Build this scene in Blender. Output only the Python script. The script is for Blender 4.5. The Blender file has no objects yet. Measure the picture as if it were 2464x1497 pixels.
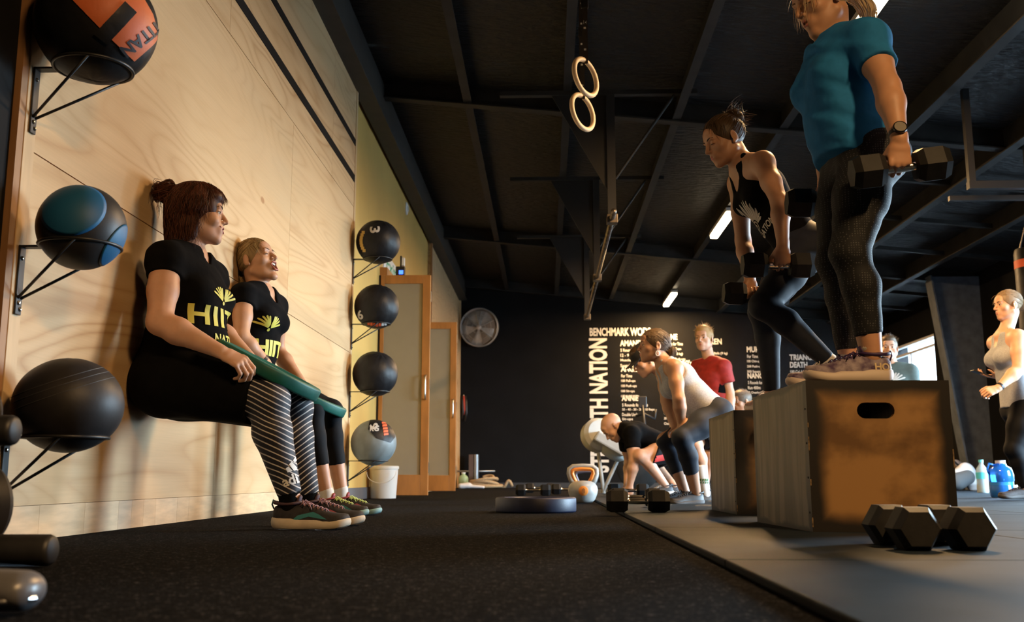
import bpy, bmesh, math, random
import numpy as np
from mathutils import Vector, Matrix
from mathutils.bvhtree import BVHTree
random.seed(7); RNG = np.random.default_rng(11)
SC = bpy.context.scene
COL = SC.collection
PI = math.pi
# ------------------------------------------------------------------ camera
IW, IH, FPX = 2464.0, 1497.0, 2400.0
CAMH, PITCH, YAW = 0.19, math.radians(9.45), math.radians(1.954)
cd = bpy.data.cameras.new('camera'); cam = bpy.data.objects.new('camera', cd); COL.objects.link(cam)
cam.location = (0, 0, CAMH); cam.rotation_euler = (PI/2+PITCH, 0, YAW)
cd.sensor_fit = 'HORIZONTAL'; cd.sensor_width = 36.0; cd.lens = 36.0*FPX/IW
cd.clip_start = .02; cd.clip_end = 200
cd.dof.use_dof = True; cd.dof.focus_distance = 4.2; cd.dof.aperture_fstop = 4.5
SC.camera = cam
# ------------------------------------------------------------------ world, exposure
w = bpy.data.worlds.new('daylight'); SC.world = w; w.use_nodes = True
bgn = w.node_tree.nodes['Background']; bgn.inputs[0].default_value = (.60, .82, 1.0, 1); bgn.inputs[1].default_value = 82.0
SC.view_settings.view_transform = 'Standard'; SC.view_settings.look = 'None'
SC.view_settings.exposure = 0.0; SC.view_settings.gamma = 1.0; SC.view_settings.use_curve_mapping = False
LAMP_POWER = 265.0
# ------------------------------------------------------------------ maths helpers
_R = np.array([math.cos(YAW), math.sin(YAW), 0.0])
_F = np.array([-math.sin(YAW)*math.cos(PITCH), math.cos(YAW)*math.cos(PITCH), math.sin(PITCH)])
_U = np.cross(_R, _F)
_O = np.array([0, 0, CAMH])
def ray(px, py): return _R*(px-IW/2)/FPX - _U*(py-IH/2)/FPX + _F
def at(px, py, Y):
    d = ray(px, py); return _O + d*(Y/d[1])
def onX(px, py, X):
    d = ray(px, py); return _O + d*(X/d[0])
def onZ(px, py, z):
    d = ray(px, py); return _O + d*((z-CAMH)/d[2])
def nv(v):
    v = np.asarray(v, float); return v/max(np.linalg.norm(v), 1e-9)
def V(*a): return np.array(a, float)
def proj(p):
    q = np.asarray(p, float)-_O; d = q @ _F; return IW/2+FPX*(q @ _R)/d, IH/2-FPX*(q @ _U)/d
def lerp(a, b, t): return np.asarray(a, float)*(1-t)+np.asarray(b, float)*t
# ------------------------------------------------------------------ materials
MATS = {}
def _new(name):
    m = bpy.data.materials.new(name); m.use_nodes = True
    return m, m.node_tree.nodes, m.node_tree.links, m.node_tree.nodes['Principled BSDF']
def mat(name, col, rough=.6, metal=0., var=.0, vscale=8., bump=0., bscale=60., bdist=.002, col2=None, stretch=None, coat=0., sheen=0., sss=0., trans=0., emit=None, estr=0., spec=None, detail=4.):
    if name in MATS: return MATS[name]
    m, N, L, b = _new(name)
    b.inputs['Base Color'].default_value = (*col, 1); b.inputs['Roughness'].default_value = rough; b.inputs['Metallic'].default_value = metal
    if spec is not None: b.inputs['Specular IOR Level'].default_value = spec
    if coat: b.inputs['Coat Weight'].default_value = coat; b.inputs['Coat Roughness'].default_value = .15
    if sheen: b.inputs['Sheen Weight'].default_value = sheen; b.inputs['Sheen Roughness'].default_value = .5
    if sss: b.inputs['Subsurface Weight'].default_value = sss; b.inputs['Subsurface Radius'].default_value = (.012, .005, .003); b.inputs['Subsurface Scale'].default_value = 1.
    if trans: b.inputs['Transmission Weight'].default_value = trans
    if emit: b.inputs['Emission Color'].default_value = (*emit, 1); b.inputs['Emission Strength'].default_value = estr
    if var or bump or col2:
        tc = N.new('ShaderNodeTexCoord'); mp = N.new('ShaderNodeMapping'); L.new(tc.outputs['Object'], mp.inputs[0])
        if stretch: mp.inputs['Scale'].default_value = stretch
    if var or col2:
        n = N.new('ShaderNodeTexNoise'); n.inputs['Scale'].default_value = vscale; n.inputs['Detail'].default_value = detail
        L.new(mp.outputs[0], n.inputs['Vector'])
        r = N.new('ShaderNodeValToRGB'); r.color_ramp.elements[0].position = .35; r.color_ramp.elements[1].position = .65
        c2 = col2 or tuple(min(1, c*(1+var)) for c in col); c1 = col if col2 else tuple(c*(1-var) for c in col)
        r.color_ramp.elements[0].color = (*c1, 1); r.color_ramp.elements[1].color = (*c2, 1)
        L.new(n.outputs['Fac'], r.inputs[0]); L.new(r.outputs[0], b.inputs['Base Color'])
    if bump:
        n2 = N.new('ShaderNodeTexNoise'); n2.inputs['Scale'].default_value = bscale; n2.inputs['Detail'].default_value = 3.
        L.new(mp.outputs[0], n2.inputs['Vector'])
        bp = N.new('ShaderNodeBump'); bp.inputs['Strength'].default_value = bump; bp.inputs['Distance'].default_value = bdist
        L.new(n2.outputs['Fac'], bp.inputs['Height']); L.new(bp.outputs[0], b.inputs['Normal'])
    MATS[name] = m; return m
def emis(name, col, s):
    return mat(name, col, emit=col, estr=s)
def plywood(name, seed, light=(.60, .42, .235), dark=(.37, .20, .08)):
    """pine plywood, grain running along the sheet (object Y), broad cathedral figure and a few knots"""
    m, N, L, b = _new(name)
    tc = N.new('ShaderNodeTexCoord'); mp = N.new('ShaderNodeMapping'); L.new(tc.outputs['Object'], mp.inputs[0])
    mp.inputs['Location'].default_value = (seed*3.1, seed*1.7, seed*2.3); mp.inputs['Scale'].default_value = (1, .26, 1.9)
    n0 = N.new('ShaderNodeTexNoise'); n0.inputs['Scale'].default_value = 1.25; n0.inputs['Detail'].default_value = 2.2; n0.inputs['Roughness'].default_value = .45; n0.inputs['Distortion'].default_value = .5
    L.new(mp.outputs[0], n0.inputs['Vector'])
    mul = N.new('ShaderNodeMath'); mul.operation = 'MULTIPLY'; mul.inputs[1].default_value = 19.
    L.new(n0.outputs['Fac'], mul.inputs[0])
    fr = N.new('ShaderNodeMath'); fr.operation = 'PINGPONG'; fr.inputs[1].default_value = .5; L.new(mul.outputs[0], fr.inputs[0])
    pw = N.new('ShaderNodeMath'); pw.operation = 'MULTIPLY'; pw.inputs[1].default_value = 2.; L.new(fr.outputs[0], pw.inputs[0])
    p2 = N.new('ShaderNodeMath'); p2.operation = 'POWER'; p2.inputs[1].default_value = 2.4; L.new(pw.outputs[0], p2.inputs[0])
    # fade the figure in and out over the sheet
    n1 = N.new('ShaderNodeTexNoise'); n1.inputs['Scale'].default_value = .9; n1.inputs['Detail'].default_value = 2.; L.new(mp.outputs[0], n1.inputs['Vector'])
    r1 = N.new('ShaderNodeMapRange'); r1.inputs[1].default_value = .38; r1.inputs[2].default_value = .68; r1.inputs[3].default_value = .12; r1.inputs[4].default_value = .85; L.new(n1.outputs['Fac'], r1.inputs[0])
    f2 = N.new('ShaderNodeMath'); f2.operation = 'MULTIPLY'; L.new(p2.outputs[0], f2.inputs[0]); L.new(r1.outputs[0], f2.inputs[1])
    # fine fibre
    mp2 = N.new('ShaderNodeMapping'); mp2.inputs['Scale'].default_value = (1, 1.2, 55); L.new(tc.outputs['Object'], mp2.inputs[0])
    n2 = N.new('ShaderNodeTexNoise'); n2.inputs['Scale'].default_value = 3.; n2.inputs['Detail'].default_value = 4.; L.new(mp2.outputs[0], n2.inputs['Vector'])
    mx = N.new('ShaderNodeMix'); mx.data_type = 'RGBA'; mx.inputs['A'].default_value = (*light, 1); mx.inputs['B'].default_value = (*dark, 1); L.new(f2.outputs[0], mx.inputs['Factor'])
    # cloudy tone
    n3 = N.new('ShaderNodeTexNoise'); n3.inputs['Scale'].default_value = 1.9; n3.inputs['Detail'].default_value = 3.; L.new(mp.outputs[0], n3.inputs['Vector'])
    r3 = N.new('ShaderNodeMapRange'); r3.inputs[1].default_value = .3; r3.inputs[2].default_value = .75; r3.inputs[3].default_value = .0; r3.inputs[4].default_value = .45; L.new(n3.outputs['Fac'], r3.inputs[0])
    mx2 = N.new('ShaderNodeMix'); mx2.data_type = 'RGBA'; L.new(mx.outputs['Result'], mx2.inputs['A']); mx2.inputs['B'].default_value = (light[0]*.93, light[1]*.86, light[2]*.72, 1); L.new(r3.outputs[0], mx2.inputs['Factor'])
    r2 = N.new('ShaderNodeMapRange'); r2.inputs[3].default_value = .9; r2.inputs[4].default_value = 1.08; L.new(n2.outputs['Fac'], r2.inputs[0])
    mx3 = N.new('ShaderNodeVectorMath'); mx3.operation = 'SCALE'; L.new(mx2.outputs['Result'], mx3.inputs[0]); L.new(r2.outputs[0], mx3.inputs['Scale'])
    # knots
    mp3 = N.new('ShaderNodeMapping'); mp3.inputs['Scale'].default_value = (1, 1.3, 2.6); mp3.inputs['Location'].default_value = (seed, seed*2, 0); L.new(tc.outputs['Object'], mp3.inputs[0])
    vo = N.new('ShaderNodeTexVoronoi'); vo.inputs['Scale'].default_value = .8; L.new(mp3.outputs[0], vo.inputs['Vector'])
    rk = N.new('ShaderNodeMapRange'); rk.inputs[1].default_value = .028; rk.inputs[2].default_value = .045; rk.inputs[3].default_value = .75; rk.inputs[4].default_value = 0; L.new(vo.outputs['Distance'], rk.inputs[0])
    mx4 = N.new('ShaderNodeMix'); mx4.data_type = 'RGBA'; L.new(mx3.outputs[0], mx4.inputs['A']); mx4.inputs['B'].default_value = (.30, .13, .045, 1); L.new(rk.outputs[0], mx4.inputs['Factor'])
    L.new(mx4.outputs['Result'], b.inputs['Base Color'])
    b.inputs['Roughness'].default_value = .5; b.inputs['Specular IOR Level'].default_value = .35
    return m
# ------------------------------------------------------------------ mesh helpers
def link(name, me, parent=None):
    o = bpy.data.objects.new(name, me); COL.objects.link(o)
    if parent is not None: o.parent = parent
    return o
def mesh(name, v, f, material, parent=None, smooth=False):
    me = bpy.data.meshes.new(name)
    if isinstance(v, np.ndarray) and isinstance(f, np.ndarray):
        fs = np.asarray(f, np.int32); k = fs.shape[1]
        me.vertices.add(len(v)); me.vertices.foreach_set('co', np.asarray(v, np.float32).ravel())
        me.loops.add(fs.size); me.loops.foreach_set('vertex_index', fs.ravel())
        me.polygons.add(len(fs)); me.polygons.foreach_set('loop_start', np.arange(0, fs.size, k, dtype=np.int32))
        me.update(calc_edges=True)
    else:
        me.from_pydata([tuple(map(float, p)) for p in v], [], [tuple(int(i) for i in q) for q in f])
    if material is not None: me.materials.append(material)
    if smooth: me.polygons.foreach_set('use_smooth', [True]*len(me.polygons))
    me.update()
    return link(name, me, parent)
def tag(o, label=None, cat=None, group=None, kind=None):
    if label: o['label'] = label
    if cat: o['category'] = cat
    if group: o['group'] = group
    if kind: o['kind'] = kind
    return o
def empty(name, loc=(0, 0, 0), label=None, cat=None, group=None, rz=0., kind=None):
    o = bpy.data.objects.new(name, None); COL.objects.link(o); o.location = tuple(map(float, loc)); o.rotation_euler = (0, 0, rz); o.empty_display_size = .05
    return tag(o, label, cat, group, kind)
def copy_tree(o, parent=None, label=None):
    c = o.copy(); COL.objects.link(c); c.parent = parent
    if label: c['label'] = label
    for ch in list(o.children): copy_tree(ch, c)
    return c
class MB:
    """collects polygons; build() links them as one mesh object"""
    def __init__(s): s.v = []; s.f = []
    def add(s, v, f):
        n = len(s.v); s.v += [tuple(map(float, p)) for p in v]; s.f += [tuple(i+n for i in q) for q in f]; return s
    def box(s, c, d, R=None, bev=0.):
        c = np.asarray(c, float); h = np.asarray(d, float)/2
        if bev > 0:
            b = min(bev, min(h)*.9); pts = []; 
            bm = bmesh.new(); bmesh.ops.create_cube(bm, size=1.)
            for q in bm.verts: q.co = Vector([q.co[i]*2*h[i] for i in range(3)])
            bmesh.ops.bevel(bm, geom=list(bm.edges), offset=b, segments=2, affect='EDGES', profile=.5)
            bm.verts.index_update(); v = [np.array(q.co) for q in bm.verts]; f = [[q.index for q in fc.verts] for fc in bm.faces]; bm.free()
        else:
            v = [np.array([x, y, z])*h for x in (-1, 1) for y in (-1, 1) for z in (-1, 1)]
            f = [(0, 1, 3, 2), (4, 6, 7, 5), (0, 4, 5, 1), (2, 3, 7, 6), (0, 2, 6, 4), (1, 5, 7, 3)]
        if R is not None: v = [R @ p for p in v]
        return s.add([p+c for p in v], f)
    def span(s, a, b, bev=0.):
        a = np.asarray(a, float); b = np.asarray(b, float); return s.box((a+b)/2, np.abs(b-a), None, bev)
    def tube(s, pts, r, n=10, closed=False, cap=True, flat=None):
        """tube along pts; r scalar or list; flat=(normal, ratio) squashes the section along normal"""
        P = [np.asarray(p, float) for p in pts]; m = len(P)
        rr = [r]*m if np.isscalar(r) else list(r)
        T = []
        for i in range(m):
            if closed: t = P[(i+1) % m]-P[i-1]
            else: t = P[min(i+1, m-1)]-P[max(i-1, 0)]
            T.append(nv(t))
        u = np.cross(T[0], [0, 0, 1.]); 
        if np.linalg.norm(u) < .1: u = np.cross(T[0], [0, 1., 0])
        u = nv(u); v = []; f = []
        for i in range(m):
            u = nv(u-T[i]*np.dot(u, T[i])); w_ = np.cross(T[i], u)
            for k in range(n):
                a = 2*PI*k/n; off = (u*math.cos(a)+w_*math.sin(a))*rr[i]
                if flat is not None: off = off - np.asarray(flat[0])*np.dot(off, flat[0])*(1-flat[1])
                v.append(P[i]+off)
        for i in range(m if closed else m-1):
            j = (i+1) % m
            for k in range(n):
                k2 = (k+1) % n; f.append((i*n+k, i*n+k2, j*n+k2, j*n+k))
        if cap and not closed:
            f.append(tuple(range(n-1, -1, -1))); f.append(tuple((m-1)*n+k for k in range(n)))
        return s.add(v, f)
    def lathe(s, prof, n=32, M=None, cap=True):
        """prof list of (r,z) bottom to top about Z; M 4x4 / (origin,R)"""
        v = []; f = []; m = len(prof)
        for (r, z) in prof:
            for k in range(n):
                a = 2*PI*k/n; v.append(np.array([r*math.cos(a), r*math.sin(a), z]))
        for i in range(m-1):
            for k in range(n):
                k2 = (k+1) % n; f.append((i*n+k, i*n+k2, (i+1)*n+k2, (i+1)*n+k))
        if cap: f.append(tuple(range(n-1, -1, -1))); f.append(tuple((m-1)*n+k for k in range(n)))
        if M is not None: v = [M[0]+M[1] @ p for p in v]
        return s.add(v, f)
    def prism(s, poly, a, b, ax):
        """poly of 2-D points extruded from a to b along axis ax (0,1,2); poly gives the other two axes in order"""
        n = len(poly); v = []
        o = [i for i in range(3) if i != ax]
        for t in (a, b):
            for p in poly:
                q = [0, 0, 0]; q[ax] = t; q[o[0]] = p[0]; q[o[1]] = p[1]; v.append(q)
        f = [tuple(range(n)), tuple(range(2*n-1, n-1, -1))]+[(i, (i+1) % n, n+(i+1) % n, n+i) for i in range(n)]
        return s.add(v, f)
    def build(s, name, material, parent=None, smooth=False, fix=True, auto=None):
        me = bpy.data.meshes.new(name); me.from_pydata(s.v, [], s.f)
        if fix:
            bm = bmesh.new(); bm.from_mesh(me); bmesh.ops.recalc_face_normals(bm, faces=bm.faces); bm.to_mesh(me); bm.free()
        if material is not None: me.materials.append(material)
        if smooth: me.polygons.foreach_set('use_smooth', [True]*len(me.polygons))
        if smooth and auto is not None:
            try: me.set_sharp_from_angle(angle=math.radians(auto))
            except Exception: pass
        me.update(); return link(name, me, parent)
def frameZ(z, x=None):
    """rotation whose columns are x,y,z axes with given z"""
    z = nv(z); x = np.array([1., 0, 0]) if x is None else np.asarray(x, float)
    x = x-z*np.dot(x, z)
    if np.linalg.norm(x) < 1e-4: x = np.cross([0, 1., 0], z)
    x = nv(x); return np.stack([x, np.cross(z, x), z], 1)
def text_mesh(body, size=1., bold=0., sx=1., align='LEFT', spacing=1., line=1., shear=0.):
    cu = bpy.data.curves.new('t', 'FONT'); cu.body = body; cu.size = size; cu.offset = bold; cu.align_x = align; cu.space_character = spacing; cu.space_line = line; cu.shear = shear; cu.resolution_u = 3
    o = bpy.data.objects.new('t', cu); COL.objects.link(o)
    dg = bpy.context.evaluated_depsgraph_get(); me = bpy.data.meshes.new_from_object(o.evaluated_get(dg))
    v = np.array([p.co[:] for p in me.vertices], float).reshape(-1, 3); f = [tuple(p.vertices) for p in me.polygons]
    bpy.data.objects.remove(o); bpy.data.curves.remove(cu); bpy.data.meshes.remove(me)
    if len(v): v[:, 0] *= sx
    return v, f
def subdiv2d(v, f, maxlen):
    bm = bmesh.new(); vs = [bm.verts.new(tuple(p)) for p in v]
    for q in f:
        try: bm.faces.new([vs[i] for i in q])
        except Exception: pass
    bmesh.ops.triangulate(bm, faces=bm.faces)
    for _ in range(5):
        e = [e for e in bm.edges if e.calc_length() > maxlen]
        if not e: break
        bmesh.ops.subdivide_edges(bm, edges=e, cuts=1); bmesh.ops.triangulate(bm, faces=bm.faces)
    bm.verts.index_update(); v = np.array([q.co[:] for q in bm.verts]); f = [tuple(q.index for q in fc.verts) for fc in bm.faces]; bm.free(); return v, f
def decal(name, v2, f2, origin, u, vv, target, material, parent, off=.0015, maxlen=.012, depth=.6, thick=0., ball=None):
    """wrap flat lettering onto the surface of target (a mesh object with identity/parent offset already known as world verts): rays along u x v"""
    v2, f2 = subdiv2d(v2, f2, maxlen)
    u = nv(u); vv = nv(vv); n = nv(np.cross(u, vv))
    bvh = target if isinstance(target, BVHTree) else bvh_of(target, wpos(target))
    out = []; ok = []
    for p in v2:
        P = np.asarray(origin)+u*p[0]+vv*p[1]
        if ball is not None:      # keep lettering on the visible half of a ball (centre, radius)
            q = P-ball[0]; q = q-n*np.dot(q, n); l = np.linalg.norm(q)
            if l > .90*ball[1]: P = ball[0]+q/l*ball[1]*(.90+.085*math.tanh((l/ball[1]-.90)/.085))
        hit = bvh.ray_cast(Vector(P+n*depth*.5), Vector(-n), depth)
        if hit[0] is None: out.append(P); ok.append(False)
        else:
            hn = np.array(hit[1]); hn = hn if np.dot(hn, n) > 0 else -hn
            out.append(np.array(hit[0])+hn*off); ok.append(True)
    f2 = [q for q in f2 if all(ok[i] for i in q)]
    if not f2: return None
    po = wpos(parent)
    return mesh(name, [p-po for p in out], f2, material, parent, smooth=True)
def wpos(o):
    p = np.zeros(3)
    while o is not None: p = p+np.array(o.location); o = o.parent
    return p
def bvh_of(o, origin=(0, 0, 0)):
    me = o.data; off = Vector(origin)
    return BVHTree.FromPolygons([v.co+off for v in me.vertices], [tuple(p.vertices) for p in me.polygons])
# ================================================================== THE ROOM
WX, WXR, YB, YF = -1.57, 6.1, 18.0, -2.6       # plywood face, right wall, back wall, wall behind the camera
PLY0, PLY1 = 2.845, 7.92                       # near and far end of the plywood lining
ZC, SLOPE = 3.49, .10                         # underside of purlins at X=0 and fall of the roof to the right
def zc(x): return ZC-SLOPE*x
M_black = mat('black_paint', (.0045, .0045, .005), .8, var=.25, vscale=3, spec=.2)
M_backwall = mat('charcoal_wall_paint', (.0032, .0034, .0042), .75, var=.25, vscale=2.5, bump=.15, bscale=180, spec=.15)
M_steel_dark = mat('dark_painted_steel', (.016, .015, .014), .6, var=.3, vscale=6, spec=.3)
M_deck = mat('black_foil_roof_lining', (.0065, .0062, .0062), .6, var=.3, vscale=3, bump=.9, bscale=9, bdist=.05, stretch=(1, 3.2, 1))
M_pine = mat('pine_trim', (.56, .38, .20), .55, var=.10, vscale=4, stretch=(6, 6, .8))
M_pine_dark = mat('stained_pine_edge', (.30, .15, .06), .55, var=.15, vscale=4, stretch=(6, 6, .8))
M_yellow = mat('mustard_wall_paint', (.56, .36, .095), .65, var=.05, vscale=2)
M_carpet = None
def carpet_material():
    m, N, L, b = _new('black_flecked_rubber_carpet')
    tc = N.new('ShaderNodeTexCoord')
    n1 = N.new('ShaderNodeTexNoise'); n1.inputs['Scale'].default_value = 170; n1.inputs['Detail'].default_value = 3; L.new(tc.outputs['Object'], n1.inputs['Vector'])
    n2 = N.new('ShaderNodeTexNoise'); n2.inputs['Scale'].default_value = 45; n2.inputs['Detail'].default_value = 6; n2.inputs['Roughness'].default_value = .7; L.new(tc.outputs['Object'], n2.inputs['Vector'])
    r = N.new('ShaderNodeValToRGB'); E = r.color_ramp.elements
    E[0].position = .42; E[0].color = (.001, .001, .0013, 1); E[1].position = .51; E[1].color = (.0020, .0022, .0030, 1)
    e = E.new(.57); e.color = (.014, .015, .019, 1); e = E.new(.66); e.color = (.12, .12, .135, 1)
    ad = N.new('ShaderNodeMath'); ad.operation = 'ADD'; mm = N.new('ShaderNodeMath'); mm.operation = 'MULTIPLY'; mm.inputs[1].default_value = .5
    L.new(n1.outputs['Fac'], ad.inputs[0]); L.new(n2.outputs['Fac'], ad.inputs[1]); L.new(ad.outputs[0], mm.inputs[0]); L.new(mm.outputs[0], r.inputs[0])
    L.new(r.outputs[0], b.inputs['Base Color']); b.inputs['Roughness'].default_value = .95; b.inputs['Specular IOR Level'].default_value = .04
    bp = N.new('ShaderNodeBump'); bp.inputs['Strength'].default_value = .8; bp.inputs['Distance'].default_value = .006; L.new(mm.outputs[0], bp.inputs['Height']); L.new(bp.outputs[0], b.inputs['Normal'])
    return m
M_carpet = carpet_material()
M_mat = mat('grey_rubber_mat', (.012, .019, .028), .62, var=.22, vscale=5, bump=.25, bscale=320, bdist=.001, detail=8, spec=.10)
# ---- floor
floor = mesh('floor', [(-3, YF, 0), (WXR+.3, YF, 0), (WXR+.3, YB+.3, 0), (-3, YB+.3, 0)], [(0, 1, 2, 3)], M_carpet); tag(floor, kind='structure')
MX0, MT = .373, .018
matdims = [None]
def mat_piece(x0, x1, y0, y1):
    g = .003
    o = MB().span((x0+g, y0+g, .0005), (x1-g, y1-g, MT), bev=.004).build('rubber_mat', M_mat, floor); return o
xs = [MX0+.97*i for i in range(6)]+[WXR]
row0 = [2.18, 2.02, 2.18, 2.02, 2.18, 2.02]
for i in range(6):
    y = row0[i]-1.38*3
    ys = [y+1.38*k for k in range(0, 13)]
    for a, b_ in zip(ys[:-1], ys[1:]):
        if b_ < -1.2: continue
        mat_piece(xs[i], xs[i+1], a, min(b_, YB-.01))
# ---- walls
wl = MB().span((WX-.30, YF, 0), (WX-.02, PLY0-.0, 3.9)).build('wall_left', M_black); tag(wl, kind='structure')
wl2 = MB().span((WX-.30, PLY0, 0), (WX-.018, PLY1, 3.9)).build('wall_plywood', M_black); tag(wl2, kind='structure')
rows = [(.105, 1.172, [PLY0+.045, 4.72, PLY1-.03]), (1.176, 2.376, [PLY0+.045, 5.92, PLY1-.03]), (2.380, 3.42, [PLY0+.045, 4.64, 7.04, PLY1-.03])]
k = 0
for z0, z1, ys in rows:
    for a, b_ in zip(ys[:-1], ys[1:]):
        k += 1
        o = MB().span((WX-.0179, a+.0015, z0), (WX, b_-.0015, z1)).build('plywood_panel', plywood('pine_plywood_%d' % k, k), wl2)
for z, hgt in ((2.616, .062), (2.925, .055)):
    MB().span((WX, PLY0+.045, z-hgt/2), (WX+.004, PLY1-.03, z+hgt/2)).build('black_stripe', M_black, wl2)
# vertical timber strips at both ends of the lining
for nm, a, b_, m_, dx in (('edge_board', PLY0-.02, PLY0+.0435, M_pine, .004), ('edge_board', PLY1-.029, PLY1+.02, M_pine, .006)):
    MB().span((WX-.0179, a, 0.0), (WX+dx, b_, 3.42), bev=.002).build(nm, m_, wl2)
MB().span((WX-.20, PLY0-.055, 0.0), (WX+.001, PLY0-.021, 3.42)).build('edge_board', M_pine_dark, wl2)
MB().span((WX-.0179, PLY1+.021, 0.0), (WX+.003, PLY1+.036, 3.42)).build('edge_board', M_pine_dark, wl2)
# skirting made of finger-jointed blocks
sk = empty('baseboard_left', (0, 0, 0), kind='structure')
y = PLY0+.045; tones = [mat('pine_block_%d' % i, c, .5, var=.12, vscale=3, stretch=(3, 2.5, 14)) for i, c in enumerate([(.60, .42, .24), (.52, .34, .18), (.66, .48, .29), (.57, .41, .26)])]
i = 0
while y < PLY1-.03:
    l = random.uniform(.10, .42); e = min(y+l, PLY1-.03)
    MB().span((WX-.0179, y+.0006, 0.0), (WX+.002, e-.0006, .1035)).build('pine_block', tones[i % 4 if random.random() > .3 else 0], sk)
    y = e; i += 1
# far part of the left wall: mustard section, second plywood section
wl3 = MB().span((WX-.35, PLY1+.036, 0), (WX-.05, 13.42, 3.9)).build('wall_mustard', M_yellow); tag(wl3, kind='structure')
MB().span((WX-.05, PLY1+.036, 0), (WX-.038, 9.42, .10)).build('skirting', mat('grey_skirting', (.10, .10, .11), .6), wl3)
wl4 = MB().span((WX-.35, 13.42, 0), (WX-.01, YB, 3.9)).build('wall_far_plywood', plywood('pine_plywood_far', 9)); tag(wl4, kind='structure')
MB().span((WX-.01, 13.40, 2.0), (WX+.012, 13.46, 3.42)).build('edge_board', M_pine_dark, wl4)
MB().span((WX-.01, 17.93, 0.0), (WX+.02, 18.0, 3.42)).build('edge_board', M_pine, wl4)
wb = MB().span((WX-.35, YB, 0), (WXR+.4, YB+.2, 4.0)).build('wall_back', M_backwall); tag(wb, kind='structure')
MB().span((WX, YB-.012, .0), (WXR, YB, .09)).build('skirting', mat('dark_skirting', (.02, .022, .026), .5), wb)
wf = MB().span((WX-.35, YF-.2, 0), (WXR+.4, YF, 4.0)).build('wall_front', M_black); tag(wf, kind='structure')
# right wall with an open roller door (outside the frame) and a glazed window near the far corner
DY0, DY1, DZ = 5.7, 7.7, 2.35
GY0, GY1, GZ = 9.5, 11.5, 2.10
W0, W1, WZ0, WZ1 = 15.75, 17.85, 1.42, 2.42
wr = MB()
for a, b_, z0, z1 in ((YF, DY0, 0, 4), (DY0, DY1, DZ, 4), (DY1, GY0, 0, 4), (GY0, GY1, GZ, 4), (GY1, W0, 0, 4), (W0, W1, 0, WZ0), (W0, W1, WZ1, 4), (W1, YB, 0, 4)):
    wr.span((WXR, a, z0), (WXR+.25, b_, z1))
wr = wr.build('wall_right', M_backwall); tag(wr, kind='structure')
dg = empty('door_4', (WXR+.1, (GY0+GY1)/2, 0), kind='structure')
for yy_ in (-1., .0, 1.): MB().span((-.03, yy_*((GY1-GY0)/2-.03)-.03, 0), (.03, yy_*((GY1-GY0)/2-.03)+.03, GZ)).build('door_post', M_steel_dark, dg)
dr = empty('door_3', (WXR+.1, (DY0+DY1)/2, 0), kind='structure')
MB().span((-.18, -(DY1-DY0)/2, DZ), (.05, (DY1-DY0)/2, DZ+.04)).build('roller_door_track', M_steel_dark, dr)
out = mesh('ground_outside', [(WXR+.25, -14, -.02), (40, -14, -.02), (40, 34, -.02), (WXR+.25, 34, -.02)], [(0, 1, 2, 3)], mat('asphalt_yard', (.07, .07, .072), .9, var=.1)); tag(out, kind='structure')
for nm_, y0_, y1_, z0_, z1_ in (('door_portal', DY0, DY1, 0., DZ), ('second_door_portal', GY0, GY1, 0., GZ), ('window_portal', W0, W1, WZ0, WZ1)):
    pl_ = bpy.data.lights.new(nm_, 'AREA'); pl_.shape = 'RECTANGLE'; pl_.size = z1_-z0_; pl_.size_y = y1_-y0_; pl_.cycles.is_portal = True
    po_ = bpy.data.objects.new(nm_, pl_); COL.objects.link(po_); po_.location = (WXR+.26, (y0_+y1_)/2, (z0_+z1_)/2); po_.rotation_euler = (0, PI/2, 0)
M_alu = mat('white_window_frame', (.75, .76, .78), .4)
win = empty('window_1', (WXR, (W0+W1)/2, WZ0), kind='structure')
hw = (W1-W0)/2; hh = WZ1-WZ0
fr = MB()
for c, d in (((.05, 0, .02), (.08, 2*hw, .04)), ((.05, 0, hh-.02), (.08, 2*hw, .04)), ((.05, -hw+.02, hh/2), (.08, .04, hh)), ((.05, hw-.02, hh/2), (.08, .04, hh)), ((.05, .05, hh/2-.09), (.06, .05, hh-.18)), ((.05, 0, hh-.17), (.06, 2*hw, .04))):
    fr.box(c, d)
fr.build('window_frame', M_alu, win)
M_glass = mat('clear_glass', (1, 1, 1), .02, trans=1.0)
for y0, y1, z0, z1 in ((-hw+.04, .03, .04, hh-.19), (.07, hw-.04, .04, hh-.19), (-hw+.04, hw-.04, hh-.15, hh-.04)):
    MB().span((.048, y0, z0), (.052, y1, z1)).build('pane', M_glass, win)
# tapered portal column on the right wall
cl = MB(); 
def taper_col(mb, y, xt, xb, zt, wd):
    poly = [(xt, zt), (WXR+.05, zt), (WXR+.05, 0), (xb, 0)]
    mb.prism(poly, y-.006, y+.006, 1)
    n = nv((xb-xt, 0, -zt)); 
    mb.add([(xt-.012, y-wd, zt), (xt-.012, y+wd, zt), (xb-.012, y+wd, 0), (xb-.012, y-wd, 0), (xt+.012, y-wd, zt), (xt+.012, y+wd, zt), (xb+.012, y+wd, 0), (xb+.012, y-wd, 0)],
           [(0, 3, 2, 1), (4, 5, 6, 7), (0, 1, 5, 4), (3, 7, 6, 2), (0, 4, 7, 3), (1, 2, 6, 5)])
taper_col(cl, 14.0, 5.40, 5.76, 2.98, .11); tag(cl.build('trim_1', mat('grey_steel_column', (.085, .105, .135), .5, var=.2)), kind='structure')
cl = MB(); taper_col(cl, 5.4, 5.45, 5.78, 2.98, .11); tag(cl.build('trim_2', MATS['grey_steel_column']), kind='structure')
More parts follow.
